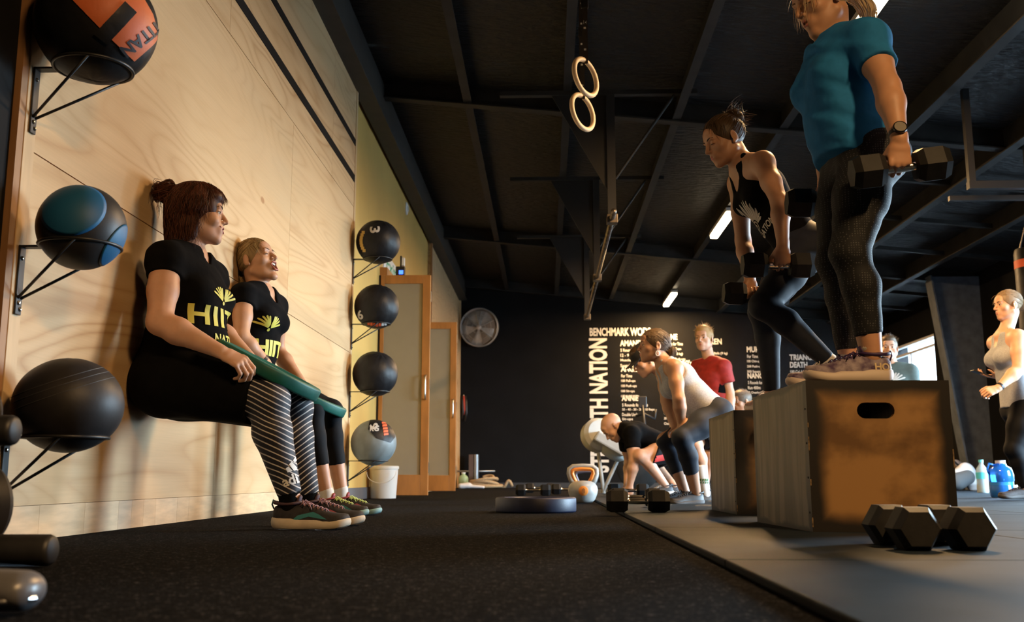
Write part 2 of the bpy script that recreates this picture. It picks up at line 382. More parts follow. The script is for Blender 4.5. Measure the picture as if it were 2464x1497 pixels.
# ---- roof: deck, purlins along the room, rafters across it
dk = []; NX = 40
ceil = MB()
x0, x1 = WX-.35, WXR+.4
ceil.add([(x0, YF-.2, zc(x0)+.17), (x1, YF-.2, zc(x1)+.17), (x1, YB+.2, zc(x1)+.17), (x0, YB+.2, zc(x0)+.17), (x0, YF-.2, zc(x0)+.27), (x1, YF-.2, zc(x1)+.27), (x1, YB+.2, zc(x1)+.27), (x0, YB+.2, zc(x0)+.27)],
         [(0, 3, 2, 1), (4, 5, 6, 7), (0, 1, 5, 4), (1, 2, 6, 5), (2, 3, 7, 6), (3, 0, 4, 7)])
ceil = ceil.build('ceiling', M_deck); tag(ceil, kind='structure')
def ibeam_y(x, y0, y1, z, dep, wid, nm):
    m = MB(); m.span((x-wid/2, y0, z), (x+wid/2, y1, z+.012)); m.span((x-.006, y0, z+.012), (x+.006, y1, z+dep)); return m.build(nm, M_steel_dark, ceil)
for x in (-.70, .20, 1.19, 2.144): ibeam_y(x, YF, YB, zc(x), .17, .075, 'purlin')
for x in (3.14, 4.10, 5.12): ibeam_y(x, YF, YB, zc(x)-.05, .27, .09, 'purlin')
for yy in (-1.9, 3.35, 8.68, 14.1, 17.9):
    m = MB(); n = 12
    for s0 in range(1):
        xa, xb = WX, WXR
        za, zb = zc(xa)-.02, zc(xb)-.02
        for dz0, dz1, wd in ((0, .014, .05), (.014, .19, .006)):
            m.add([(xa, yy-wd, za+dz0), (xb, yy-wd, zb+dz0), (xb, yy+wd, zb+dz0), (xa, yy+wd, za+dz0), (xa, yy-wd, za+dz1), (xb, yy-wd, zb+dz1), (xb, yy+wd, zb+dz1), (xa, yy+wd, za+dz1)],
                  [(0, 3, 2, 1), (4, 5, 6, 7), (0, 1, 5, 4), (1, 2, 6, 5), (2, 3, 7, 6), (3, 0, 4, 7)])
    m.build('rafter', M_steel_dark, ceil)
# cross braces between the portals on the right and a big beam along the top of the plywood
tb = MB().span((WX-.02, YF, 3.38), (WX+.135, YB, 3.40)); tb.span((WX-.02, YF, 3.40), (WX+.10, YB, 3.75)); tag(tb.build('trim_3', mat('brown_black_beam', (.020, .017, .014), .6, var=.2)), kind='structure')
# short nogging lines between purlins on the right
for y_ in (9.9, 11.3, 12.7, 15.3, 16.5):
    for xa, xb in ((3.14, 4.10), (4.10, 5.12), (5.12, 6.1)):
        m = MB(); za, zb = zc(xa)+.02, zc(xb)+.02
        m.add([(xa, y_-.03, za), (xb, y_-.03, zb), (xb, y_+.03, zb), (xa, y_+.03, za), (xa, y_-.03, za+.05), (xb, y_-.03, zb+.05), (xb, y_+.03, zb+.05), (xa, y_+.03, za+.05)], [(0, 3, 2, 1), (4, 5, 6, 7), (0, 1, 5, 4), (1, 2, 6, 5), (2, 3, 7, 6), (3, 0, 4, 7)])
        m.build('nogging', M_steel_dark, ceil)
# ---- strip lights along the third purlin
M_tube = emis('warm_strip_diffuser', (1.0, .80, .52), 26.0)
def strip_light(y, label):
    x = 2.144; z = zc(x)-.085
    t = empty('strip_light', (x, y, z), label, 'light', 'strip lights under the black roof')
    MB().span((-.055, -.60, .03), (.055, .60, .075), bev=.004).build('housing', mat('white_lamp_housing', (.5, .48, .44), .5), t)
    MB().span((-.048, -.585, -.012), (.048, .585, .03), bev=.012).build('diffuser', M_tube, t)
    ld = bpy.data.lights.new('strip_lamp', 'AREA'); ld.shape = 'RECTANGLE'; ld.size = .12; ld.size_y = 1.17; ld.energy = LAMP_POWER; ld.color = (1.0, .59, .25)
    lo = bpy.data.objects.new('lamp_glow', ld); COL.objects.link(lo); lo.parent = t; lo.location = (0, 0, -.02)
strip_light(6.03, 'warm strip light behind the head of the woman in the blue tee')
strip_light(11.85, 'warm strip light beside the chest of the woman in the black tank')
strip_light(17.0, 'smallest warm strip light, closest to the lettered back wall')
strip_light(-0.3, 'warm strip light under the roof just above the camera')
# ================================================================== IMPLICIT SURFACES (for bodies, clothes, soft things)
class Prim:
    __slots__ = ('ev', 'lo', 'hi', 'op', 'k', 'tag', 'dat')
    def __init__(s, ev, lo, hi, op='u', k=.01, tag='', dat=None):
        s.ev = ev; s.lo = np.asarray(lo, float); s.hi = np.asarray(hi, float); s.op = op; s.k = k; s.tag = tag; s.dat = dat
def EC(a, b, w0, w1, d0=None, d1=None, side=None, op='u', k=.012, tag='', capb=False, capa=False):
    """tapered capsule with elliptical section: half width w along side, half depth d across it"""
    a = np.asarray(a, float); b = np.asarray(b, float); ab = b-a; L2 = max(float(ab @ ab), 1e-8); ax = ab/math.sqrt(L2)
    d0 = w0 if d0 is None else d0; d1 = w1 if d1 is None else d1
    s = np.cross(ax, [0, 0, 1.]) if side is None else np.asarray(side, float)-ax*np.dot(side, ax)
    if np.linalg.norm(s) < 1e-3: s = np.cross(ax, [0, 1., .1])
    s = nv(s); n = np.cross(ax, s)
    def ev(X, Y, Z):
        px = X-a[0]; py = Y-a[1]; pz = Z-a[2]
        ap = px*ax[0]+py*ax[1]+pz*ax[2]; L = math.sqrt(L2)
        t = np.clip(ap/L, 0, 1)
        u = px*s[0]+py*s[1]+pz*s[2]; v = px*n[0]+py*n[1]+pz*n[2]; w_ = ap-t*L
        wt = w0+t*(w1-w0); dt = d0+t*(d1-d0); m = np.minimum(wt, dt)
        u = u/wt; v = v/dt; w2 = w_/m
        k0 = np.sqrt(u*u+v*v+w2*w2); k1 = np.sqrt((u/wt)**2+(v/dt)**2+(w2/m)**2)+1e-6
        d = k0*(k0-1)/k1
        d = np.where(k0 < .05, -m*.95, d)
        if capb: d = np.maximum(d, ap-L)
        if capa: d = np.maximum(d, -ap)
        return d
    r = max(w0, w1, d0, d1); return Prim(ev, np.minimum(a, b)-r, np.maximum(a, b)+r, op, k, tag, ('EC', a, b, w0, w1, d0, d1, s, capb, capa))
def EL(c, r, R=None, op='u', k=.012, tag=''):
    c = np.asarray(c, float); r = np.asarray(r, float) if not np.isscalar(r) else np.array([r]*3, float); R = np.eye(3) if R is None else R
    def ev(X, Y, Z):
        px = X-c[0]; py = Y-c[1]; pz = Z-c[2]; q = [(px*R[0, i]+py*R[1, i]+pz*R[2, i])/r[i] for i in range(3)]
        k0 = np.sqrt(q[0]**2+q[1]**2+q[2]**2); k1 = np.sqrt((q[0]/r[0])**2+(q[1]/r[1])**2+(q[2]/r[2])**2)+1e-6
        return np.where(k0 < .05, -r.min()*.95, k0*(k0-1)/k1)
    e = np.sqrt(((R*r)**2).sum(1)); return Prim(ev, c-e, c+e, op, k, tag, ('EL', c, r, R))
def HS(p, n, op='i', k=.004, c=None, rad=9.):
    """keep the side of plane p,n where (x-p).n<0, inside a ball of radius rad about c"""
    p = np.asarray(p, float); n = nv(n); c = p if c is None else np.asarray(c, float)
    def ev(X, Y, Z):
        d = (X-p[0])*n[0]+(Y-p[1])*n[1]+(Z-p[2])*n[2]
        if rad < 5:
            q = np.sqrt((X-c[0])**2+(Y-c[1])**2+(Z-c[2])**2)-rad; d = np.where(q > 0, -1., d)
        return d
    return Prim(ev, c-rad, c+rad, op, k, 'cut')
def grow(pr, e, tag=None, **kw):
    """a copy of a primitive, e thicker"""
    t = pr.dat
    if t[0] == 'EC': return EC(t[1], t[2], t[3]+e, t[4]+e, t[5]+e, t[6]+e, t[7], pr.op, kw.get('k', pr.k), tag or pr.tag, kw.get('capb', t[8]), kw.get('capa', t[9]))
    return EL(t[1], t[2]+e, t[3], pr.op, kw.get('k', pr.k), tag or pr.tag)
def field(prims, lo, hi, res, disp=None):
    n = np.maximum(np.ceil((hi-lo)/res).astype(int)+1, 4)
    gx = (lo[0]+np.arange(n[0])*res).astype(np.float32); gy = (lo[1]+np.arange(n[1])*res).astype(np.float32); gz = (lo[2]+np.arange(n[2])*res).astype(np.float32)
    f = np.full(tuple(n), .2, np.float32)
    for p in prims:
        mg = p.k*1.2+2.5*res
        i0 = np.maximum(np.floor((p.lo-mg-lo)/res).astype(int), 0); i1 = np.minimum(np.ceil((p.hi+mg-lo)/res).astype(int)+1, n)
        if np.any(i1 <= i0): continue
        sl = tuple(slice(a, b) for a, b in zip(i0, i1))
        d = p.ev(gx[sl[0]][:, None, None], gy[sl[1]][None, :, None], gz[sl[2]][None, None, :]).astype(np.float32)
        g = f[sl]
        if p.op == 'u':
            h = np.clip(.5+.5*(g-d)/p.k, 0, 1); f[sl] = g*(1-h)+d*h-p.k*h*(1-h)
        elif p.op == 's':
            h = np.clip(.5-.5*(g+d)/p.k, 0, 1); f[sl] = g*(1-h)-d*h+p.k*h*(1-h)
        else: f[sl] = np.maximum(g, d)
    if disp is not None: f = f+disp(gx[:, None, None], gy[None, :, None], gz[None, None, :]).astype(np.float32)
    return f
def surfnets(f, lo, res):
    s = f < 0
    c = np.zeros(tuple(d-1 for d in f.shape), np.uint8)
    offs = [(i, j, k) for i in (0, 1) for j in (0, 1) for k in (0, 1)]
    sh = c.shape
    for (i, j, k) in offs: c += s[i:i+sh[0], j:j+sh[1], k:k+sh[2]]
    act = (c > 0) & (c < 8); idx = np.argwhere(act)
    if len(idx) == 0: return np.zeros((0, 3)), np.zeros((0, 4), int)
    cid = np.full(sh, -1, np.int32); cid[act] = np.arange(len(idx))
    val = [f[idx[:, 0]+i, idx[:, 1]+j, idx[:, 2]+k] for (i, j, k) in offs]
    acc = np.zeros((len(idx), 3)); cnt = np.zeros(len(idx))
    for a in range(8):
        for b in range(a+1, 8):
            da = np.abs(np.array(offs[a])-np.array(offs[b]))
            if da.sum() != 1: continue
            m = (val[a] < 0) != (val[b] < 0)
            t = np.where(m, val[a]/np.where(m, val[a]-val[b], 1), 0)
            pos = np.array(offs[a])[None]+t[:, None]*(np.array(offs[b])-np.array(offs[a]))[None]
            acc += pos*m[:, None]; cnt += m
    v = (idx+acc/cnt[:, None])*res+lo
    F = []
    for ax in range(3):
        o = [i for i in range(3) if i != ax]
        sl0 = [slice(None)]*3; sl1 = [slice(None)]*3; sl0[ax] = slice(0, -1); sl1[ax] = slice(1, None)
        ch = s[tuple(sl0)] != s[tuple(sl1)]
        e = np.argwhere(ch)
        e = e[(e[:, o[0]] > 0) & (e[:, o[1]] > 0) & (e[:, o[0]] < sh[o[0]]) & (e[:, o[1]] < sh[o[1]])]
        if len(e) == 0: continue
        def cell(d0, d1):
            q = e.copy(); q[:, o[0]] += d0; q[:, o[1]] += d1; return cid[q[:, 0], q[:, 1], q[:, 2]]
        q = np.stack([cell(-1, -1), cell(0, -1), cell(0, 0), cell(-1, 0)], 1)
        flip = s[e[:, 0], e[:, 1], e[:, 2]]
        if ax == 1: flip = ~flip
        q[~flip] = q[~flip][:, ::-1]; F.append(q)
    F = np.concatenate(F); F = F[(F >= 0).all(1)]
    return v, F
def smooth_v(v, F, it=1, lam=.5):
    for _ in range(it):
        s = np.zeros_like(v); c = np.zeros(len(v))
        for a in range(4):
            for b in ((a+1) % 4, (a+3) % 4):
                s += np.stack([np.bincount(F[:, a], v[F[:, b], i], len(v)) for i in range(3)], 1); c += np.bincount(F[:, a], minlength=len(v))
        m = c > 0; v = v.copy(); v[m] = v[m]*(1-lam)+lam*s[m]/c[m][:, None]
    return v
def solid(prims, res, fine=(), fres=.003, disp=None, smooth=1):
    """polygonise; boxes in fine are done at fres and joined in"""
    ad = [p for p in prims if p.op == 'u']
    lo = np.min([p.lo for p in ad], 0)-3*res; hi = np.max([p.hi for p in ad], 0)+3*res
    v, F = surfnets(field(prims, lo, hi, res, disp), lo, res); v = smooth_v(v, F, smooth)
    if fine:
        c = v[F].mean(1); keep = np.ones(len(F), bool)
        for a, b in fine: keep &= ~np.all((c > np.asarray(a)+res*.6) & (c < np.asarray(b)-res*.6), 1)
        F = F[keep]; VV = [v]; FF = [F]; n = len(v)
        for a, b in fine:
            a = np.asarray(a, float); b = np.asarray(b, float)
            v2, F2 = surfnets(field(prims, a-fres, b+fres, fres, disp), a-fres, fres); 
            if len(v2) == 0: continue
            v2 = smooth_v(v2, F2, smooth); VV.append(v2); FF.append(F2+n); n += len(v2)
        v = np.concatenate(VV); F = np.concatenate(FF)
        u = np.unique(F); mp = np.full(len(v), -1); mp[u] = np.arange(len(u)); v = v[u]; F = mp[F]
    return v, F
CLIPX = [None]
def solid_obj(name, prims, res, material, parent, fine=(), fres=.003, disp=None, smooth=1):
    if CLIPX[0] is not None: prims = list(prims)+[HS((CLIPX[0], 0, 0), (-1., 0, 0))]
    v, F = solid(prims, res, fine, fres, disp, smooth)
    if CLIPX[0] is not None: v[:, 0] = np.maximum(v[:, 0], CLIPX[0])
    po = np.array(parent.location) if parent is not None else np.zeros(3)
    if parent is not None and parent.parent is not None: po = po+np.array(parent.parent.location)
    return mesh(name, v-po, F, material, parent, smooth=True)
def folds(amp=.003, scale=22., dirv=(0, 0, 1.), seed=0.):
    """soft cloth folds: warped waves running across dirv"""
    d = nv(dirv); e = nv(np.cross(d, [.3, 1., .2])); g = np.cross(d, e)
    def fn(X, Y, Z):
        a = X*d[0]+Y*d[1]+Z*d[2]; b = X*e[0]+Y*e[1]+Z*e[2]; c = X*g[0]+Y*g[1]+Z*g[2]
        w1 = np.sin(b*9+seed)*.9+np.sin(c*11+seed*1.7)*.8+np.sin((b+c)*17+seed*.6)*.35
        r = np.sin(a*scale*2+w1*1.8+seed)*.6+np.sin(a*scale*3.4+w1*2.6+b*12+seed*2)*.4
        m = .55+.45*np.sin(b*7+a*5+seed*3)*np.sin(c*8-a*4+seed)
        return (-amp*r*m).astype(np.float32)
    return fn
# ================================================================== PEOPLE
def skin_mat(name, col):
    return mat(name, col, .48, var=.06, vscale=18, bump=.08, bscale=240, bdist=.0006, sss=.12, spec=.4)
M_skin = skin_mat('skin_fair', (.62, .355, .235)); M_skin2 = skin_mat('skin_warm', (.53, .285, .17)); M_skin3 = skin_mat('skin_olive', (.42, .225, .135))
M_lip = mat('lips', (.42, .13, .10), .4, var=.05); M_teeth = mat('teeth', (.80, .74, .66), .3); M_mouth = mat('mouth_inside', (.10, .015, .015), .6)
M_eye = mat('eye_white', (.75, .72, .68), .2); M_iris = mat('iris_dark', (.03, .02, .015), .15); M_lash = mat('lash', (.02, .012, .008), .7)
M_cblack = mat('black_jersey', (.0035, .0035, .004), .95, var=.2, vscale=30, bump=.35, bscale=14, bdist=.012, spec=.10)
M_cblack2 = mat('black_leggings', (.0045, .005, .007), .75, var=.15, vscale=40, bump=.1, bscale=60, spec=.15)
M_navy = mat('navy_leggings', (.009, .013, .024), .7, var=.15, vscale=40, bump=.12, bscale=30, sheen=.05, spec=.25)
M_teal = mat('teal_jersey', (.018, .165, .42), .85, var=.08, vscale=20, bump=.5, bscale=9, bdist=.03, spec=.2)
M_grey = mat('heather_grey_jersey', (.33, .34, .37), .85, var=.12, vscale=120, bump=.2, bscale=16, bdist=.01, sheen=.2)
M_red = mat('red_sport_tee', (.36, .022, .018), .75, var=.15, vscale=20, bump=.2, bscale=16, bdist=.01)
M_green = mat('grey_green_tee', (.075, .105, .098), .85, var=.1, vscale=20, bump=.2, bscale=16, bdist=.01)
M_yprint = mat('yellow_shirt_print', (.66, .62, .10), .6); M_wprint = mat('pale_shirt_print', (.52, .50, .46), .6); M_white = mat('white_print', (.75, .75, .74), .6)
def head_local(c, Rh, s):
    c = np.asarray(c, float)
    return lambda x, y, z: c+Rh @ (np.array([x, y, z])*s)
def head_frame(f, up=(0, 0, 1.), roll=0.):
    f = nv(f); up = np.asarray(up, float); r = nv(np.cross(f, up)); u = np.cross(r, f)
    if roll: r, u = r*math.cos(roll)+u*math.sin(roll), u*math.cos(roll)-r*math.sin(roll)
    return np.stack([r, f, u], 1)
def head_prims(c, Rh, s=1., mouth='closed', male=False, eyes='open', nose=1., ears=True, chin=0.):
    H = head_local(c, Rh, s); P = []
    def E(x, y, z, a, b, d, op='u', k=.012): P.append(EL(H(x, y, z), np.array([a, b, d])*s, Rh, op, k*s, 'head'))
    def C(p, q, r0, r1, op='u', k=.01): P.append(EC(H(*p), H(*q), r0*s, r1*s, op=op, k=k*s, tag='head'))
    jd = {'open': -.020, 'part': -.006}.get(mouth, 0.); jw = 1.08 if male else 1.
    E(0, -.012, .035, .075, .097, .085); E(0, .026, -.012, .063, .066, .088, k=.02)
    E(0, .070, .045, .048, .022, .034, k=.02)
    for x in (-1, 1):
        C((x*.053*jw, -.004, -.056+jd*.4), (x*.014*jw, .066, -.099+jd), .019*jw, .015*jw, k=.03); E(x*.042, .056, -.026, .022, .021, .021, k=.02)
    E(0, .03, -.072+jd*.6, .047*jw, .046, .032, k=.025)
    E(0, .076+chin, -.100+jd, .019*jw, .0145, .0155, k=.016)
    C((-.038, .082, .021), (.038, .082, .021), .0105, .0105, k=.012)
    E(0, .081, -.059+jd*.4, .028, .020, .026, k=.02)
    for x in (-1, 1): E(x*.033, .0985, .001, .0185, .016, .0115, 's', k=.012)
    C((0, .091, .010), (0, .091+.021*nose, -.027), .0062, .0088, k=.010); E(0, .092+.018*nose, -.032, .0095, .010, .0078, k=.006)
    for x in (-1, 1): E(x*.0115, .098, -.034, .0075, .0085, .007, k=.006)
    if eyes == 'closed':
        for x in (-1, 1): E(x*.033, .0765, .0, .0155, .0140, .0115, k=.004)
    else:
        for x in (-1, 1): E(x*.033, .0762, .0060, .0158, .0138, .0085, k=.004); E(x*.033, .0755, -.0075, .015, .0125, .006, k=.004)
    if mouth == 'open':
        E(0, .100, -.070, .0235, .034, .0225, 's', k=.005)
    elif mouth in ('part', 'smile'):
        if mouth == 'smile':
            for x in (-1, 1): E(x*.043, .062, -.034, .019, .020, .017, k=.015)
        E(0, .104, -.0625, .020, .020, .0045, 's', k=.003)
    else: C((-.022, .098, -.0620), (.022, .098, -.0620), .0016, .0016, 's', k=.004)
    if ears:
        for x in (-1, 1):
            Re = Rh @ np.array(Matrix.Rotation(x*-.3, 3, 'Z') @ Matrix.Rotation(-.2, 3, 'X'))
            P.append(EL(H(x*.079, -.014, -.006), np.array([.0075, .020, .031])*s, Re, 'u', .005*s, 'head'))
            P.append(EL(H(x*.088, -.008, -.004), np.array([.008, .011, .018])*s, Re, 's', .005*s, 'head'))
            P.append(EL(H(x*.080, -.004, -.032), np.array([.006, .009, .010])*s, Re, 'u', .004*s, 'head'))
    return P, H
def face_parts(root, c, Rh, s, mouth, eyes, brow=(.05, .025, .012), lip=None, res=.0022, male=False, gaze=(0, 1., -.1)):
    H = head_local(c, Rh, s); lip = lip or M_lip; po = np.array(root.location)
    jd = {'open': -.020, 'part': -.006}.get(mouth, 0.)
    def C(p, q, r0, r1): return EC(H(*p), H(*q), r0*s, r1*s, k=.003*s)
    if mouth == 'open':
        up = [C((-.025, .088, -.060), (-.012, .0985, -.049), .0038, .0042), C((-.012, .0985, -.049), (.012, .0985, -.049), .0042, .0042), C((.012, .0985, -.049), (.025, .088, -.060), .0042, .0038)]
        lo = [C((-.025, .088, -.064), (-.013, .096, -.091), .0038, .005), C((-.013, .096, -.091), (.013, .096, -.091), .005, .005), C((.013, .096, -.091), (.025, .088, -.064), .005, .0038)]
        solid_obj('lips', up+lo, res*s, lip, root)
        solid_obj('teeth', [EC(H(a_, b_, -.0565), H(c_, d_, -.0565), .0052*s, .0052*s, .0034*s, .0034*s, side=Rh[:, 2], k=.003) for a_, b_, c_, d_ in ((-.019, .080, -.011, .0895), (-.011, .0895, .011, .0895), (.011, .0895, .019, .080))], res*s, M_teeth, root)
        solid_obj('mouth_lining', [EL(H(0, .070, -.072), np.array([.026, .012, .026])*s, Rh), EL(H(0, .080, -.086), np.array([.017, .018, .007])*s, Rh, k=.004)], res*s, M_mouth, root)
    else:
        g = {'part': .0035, 'smile': .0035}.get(mouth, .0008); z = -.0620
        w_ = .029 if mouth == 'smile' else .023; zc_ = z+(.010 if mouth == 'smile' else -.001)
        cy_ = .0905 if mouth == 'smile' else .0865
        up = [C((x*w_, cy_-.002, zc_), (x*.006, .0985, z+.0035+g), .0022, .0042) for x in (-1, 1)]+[C((-.006, .0985, z+.0035+g), (.006, .0985, z+.0035+g), .0042, .0042)]
        lo = [C((x*w_, cy_-.002, zc_), (x*.007, .0965, z-.006-g), .0022, .005) for x in (-1, 1)]+[C((-.007, .0965, z-.006-g), (.007, .0965, z-.006-g), .005, .005)]
        solid_obj('lips', up+lo, res*s, lip, root)
        if mouth == 'smile': solid_obj('teeth', [EC(H(-.018, .086, z+.0005), H(.018, .086, z+.0005), .0085*s, .0085*s, .0042*s, .0042*s, side=Rh[:, 1], k=.002)], res*s, M_teeth, root)
    for x in (-1, 1):
        if eyes == 'open':
            e = MB().lathe([(.0001*s, -.0128*s)]+[(.0128*s*math.cos(t), .0128*s*math.sin(t)) for t in np.linspace(-1.45, 1.45, 9)]+[(.0001*s, .0128*s)], 14, (H(x*.033, .0757, .001)-po, np.eye(3))).build('eye', M_eye, root, smooth=True)
            gd = Rh @ nv(gaze); cc = H(x*.033, .0757, .001)+gd*.0105*s
            MB().lathe([(.0001, -.001*s), (.0062*s, -.001*s), (.0058*s, .0022*s), (.0030*s, .0031*s), (.0001, .0032*s)], 12, (cc-po, frameZ(gd))).build('iris', M_iris, e, smooth=True)
            zl = .0046
        else: zl = -.0042
        MB().tube([H(x*.0185, .0815, zl-.002)-po, H(x*.026, .0885, zl)-po, H(x*.034, .0898, zl)-po, H(x*.0425, .086, zl-.001)-po, H(x*.049, .079, zl-.002)-po], [.0008*s, .0014*s, .0016*s, .0014*s, .0006*s], 6).build('lashes', M_lash, root)
        bz = .0235
        MB().tube([H(x*.013, .0955, bz-.003)-po, H(x*.026, .0955, bz+.001)-po, H(x*.040, .0905, bz+.003)-po, H(x*.052, .079, bz-.001)-po], [.0022*s, .0032*s, .0028*s, .0010*s], 8).build('eyebrow', mat('eyebrow_%d' % int(sum(brow)*1000), brow, .8), root, smooth=True)
def hand_prims(wr, d, n, t, s=1., curl=((20, 25, 15),)*4, thumb=(.6, .6, .5), spread=0., tag='hand'):
    """wr wrist, d towards the knuckles, n way the palm faces, t thumb side"""
    d = nv(d); n = nv(np.asarray(n, float)-d*np.dot(n, d)); t0 = np.asarray(t, float); tt = np.cross(d, n); tt = tt if np.dot(tt, t0) > 0 else -tt; t = tt
    wr = np.asarray(wr, float); P = []; tips = []
    P.append(EC(wr-d*.01*s, wr+d*.032*s, .026*s, .031*s, .019*s, .016*s, side=t, k=.01, tag=tag))
    P.append(EC(wr+d*.03*s, wr+d*.078*s, .033*s, .037*s, .0155*s, .0125*s, side=t, k=.008, tag=tag))
    P.append(EC(wr+d*.025*s+t*.016*s+n*.006*s, wr+d*.055*s+t*.030*s+n*.010*s, .015*s, .012*s, k=.01, tag=tag))
    off = (.0285, .0095, -.0095, -.0275); ln = ((.042, .025, .020), (.046, .029, .022), (.042, .027, .021), (.034, .020, .018)); rd = (.0090, .0092, .0088, .0076); base = (.084, .088, .085, .078)
    for i in range(4):
        p = wr+d*base[i]*s+t*off[i]*s; a = 0.; q = p-d*.012*s
        P.append(EC(q, p, rd[i]*1.12*s, rd[i]*1.05*s, k=.004*s, tag=tag))
        dd = nv(d+t*spread*(1.5-i)*.12)
        for j in range(3):
            a += math.radians(curl[i][j]); dr = dd*math.cos(a)+n*math.sin(a); e = p+dr*ln[i][j]*s
            P.append(EC(p, e, rd[i]*(1-.07*j)*s, rd[i]*(.95-.08*j)*s, k=.0025*s, tag=tag)); p = e
        tips.append((p, dr))
    p = wr+d*.030*s+t*.026*s+n*.008*s
    for (l, r0, r1), dr in zip(((.040, .0125, .0105), (.031, .0100, .0090), (.024, .0090, .0075)), (nv(d*.65+t*thumb[0]+n*.45), nv(d*.9+t*thumb[0]*.35+n*thumb[1]), nv(d*.95-t*.1+n*thumb[2]))):
        e = p+dr*l*s; P.append(EC(p, e, r0*s, r1*s, k=.003*s, tag=tag)); p = e
    tips.append((p, dr))
    return P, tips
def bodyprims(J, g=1., sex='f', bust=.055, belly=0., hipw=1., legg=1., armg=1., shw=1., bow=0.0, glute=1.):
    """whole body primitives (without head and hands) from the joints J"""
    P = []
    pel, nck = J['pel'], J['nck']; rs = nv(J['sR']-J['sL']); rh = nv(J['hR']-J['hL']); up = nv(nck-pel)
    fs = nv(np.cross(up, rs)); fh = nv(np.cross(up, rh)); L = np.linalg.norm(nck-pel)
    wa = lerp(pel, nck, .34)+fs*bow; ch = lerp(pel, nck, .70)+fs*bow*.6; lo = pel-up*.035
    m = sex == 'm'; hw_ = (.150 if m else .160)*g*hipw; ww = (.138 if m else .122)*g; cw = (.160 if m else .142)*g*shw; uw = (.150 if m else .125)*g*shw
    P.append(EC(lo, wa, hw_, ww, .108*g, .092*g+belly*.5, side=rh, k=.02, tag='pelvis'))
    P.append(EC(wa, ch, ww, cw, .092*g+belly*.5, .105*g, side=rs, k=.03, tag='abdomen'))
    P.append(EC(ch, lerp(ch, nck, .82), cw, uw, .105*g, .066*g, side=rs, k=.03, tag='chest'))
    if belly: P.append(EL(lerp(pel, wa, .75)+fh*.045*g, np.array([.12*g, .075*g+belly, .11*g]), np.stack([rh, fh, up], 1), k=.05, tag='abdomen'))
    for sd in 'LR':
        sg = 1 if sd == 'R' else -1
        s_ = J['s'+sd]; e_ = J['e'+sd]; w_ = J['w'+sd]; h_ = J['h'+sd]; k_ = J['k'+sd]; a_ = J['a'+sd]
        ar = g*armg*(1.18 if m else 1.)
        P.append(EC(lerp(nck, s_, .25)+up*.012, s_, .045*g, .049*ar, k=.035, tag='shoulder'))
        P.append(EC(lerp(ch, nck, .35)+rs*sg*.06, s_, .075*g, .050*ar, k=.03, tag='shoulder'))
        P.append(EC(s_, lerp(s_, e_, .5), .050*ar, .0465*ar, k=.02, tag='uparm'+sd)); P.append(EC(lerp(s_, e_, .5), e_, .0465*ar, .0375*ar, k=.02, tag='uparm'+sd))
        m_ = lerp(e_, w_, .3); P.append(EC(e_, m_, .0385*ar, .0410*ar, k=.02, tag='forearm'+sd)); P.append(EC(m_, w_, .0410*ar, .0255*(1.08 if m else 1.), k=.02, tag='forearm'+sd))
        lr = g*legg; kd = nv(k_-h_); sdv = nv(a_-k_)
        P.append(EC(h_, lerp(h_, k_, .45), .088*lr, .079*lr, k=.03, tag='thigh'+sd)); P.append(EC(lerp(h_, k_, .45), k_, .079*lr, .054*lr, k=.03, tag='thigh'+sd))
        kn = nv(np.cross(np.cross(kd, sdv), kd)) if np.linalg.norm(np.cross(kd, sdv)) > .1 else -fh   # behind the knee
        P.append(EL(k_-kn*.010, .050*lr, k=.02, tag='shin'+sd))
        m_ = lerp(k_, a_, .32); bk = nv(np.cross(rh, sdv)); bk = bk if np.dot(bk, fh) < 0 else -bk
        P.append(EC(k_, m_+bk*.014, .050*lr, .0535*lr, k=.02, tag='shin'+sd)); P.append(EC(m_+bk*.014, a_, .0535*lr, .0335*(.5+.5*lr), k=.02, tag='shin'+sd))
        if glute: P.append(EL(h_-fh*.045*glute-up*.01, np.array([.088, .085, .09])*g*hipw, k=.04, tag='glute'))
        if bust: P.append(EL(ch+fs*(.075*g)+rs*sg*.070*g-up*.015, np.array([bust*1.12, bust, bust])*g, np.stack([rs, fs, up], 1), k=.025, tag='bust'))
    return P, dict(up=up, fs=fs, fh=fh, rs=rs, rh=rh, wa=wa, ch=ch, lo=lo)
def pick(P, tags): return [p for p in P if any(p.tag.startswith(t) for t in tags)]
def box_about(pts, r): 
    pts = np.asarray(pts); return (pts.min(0)-r, pts.max(0)+r)
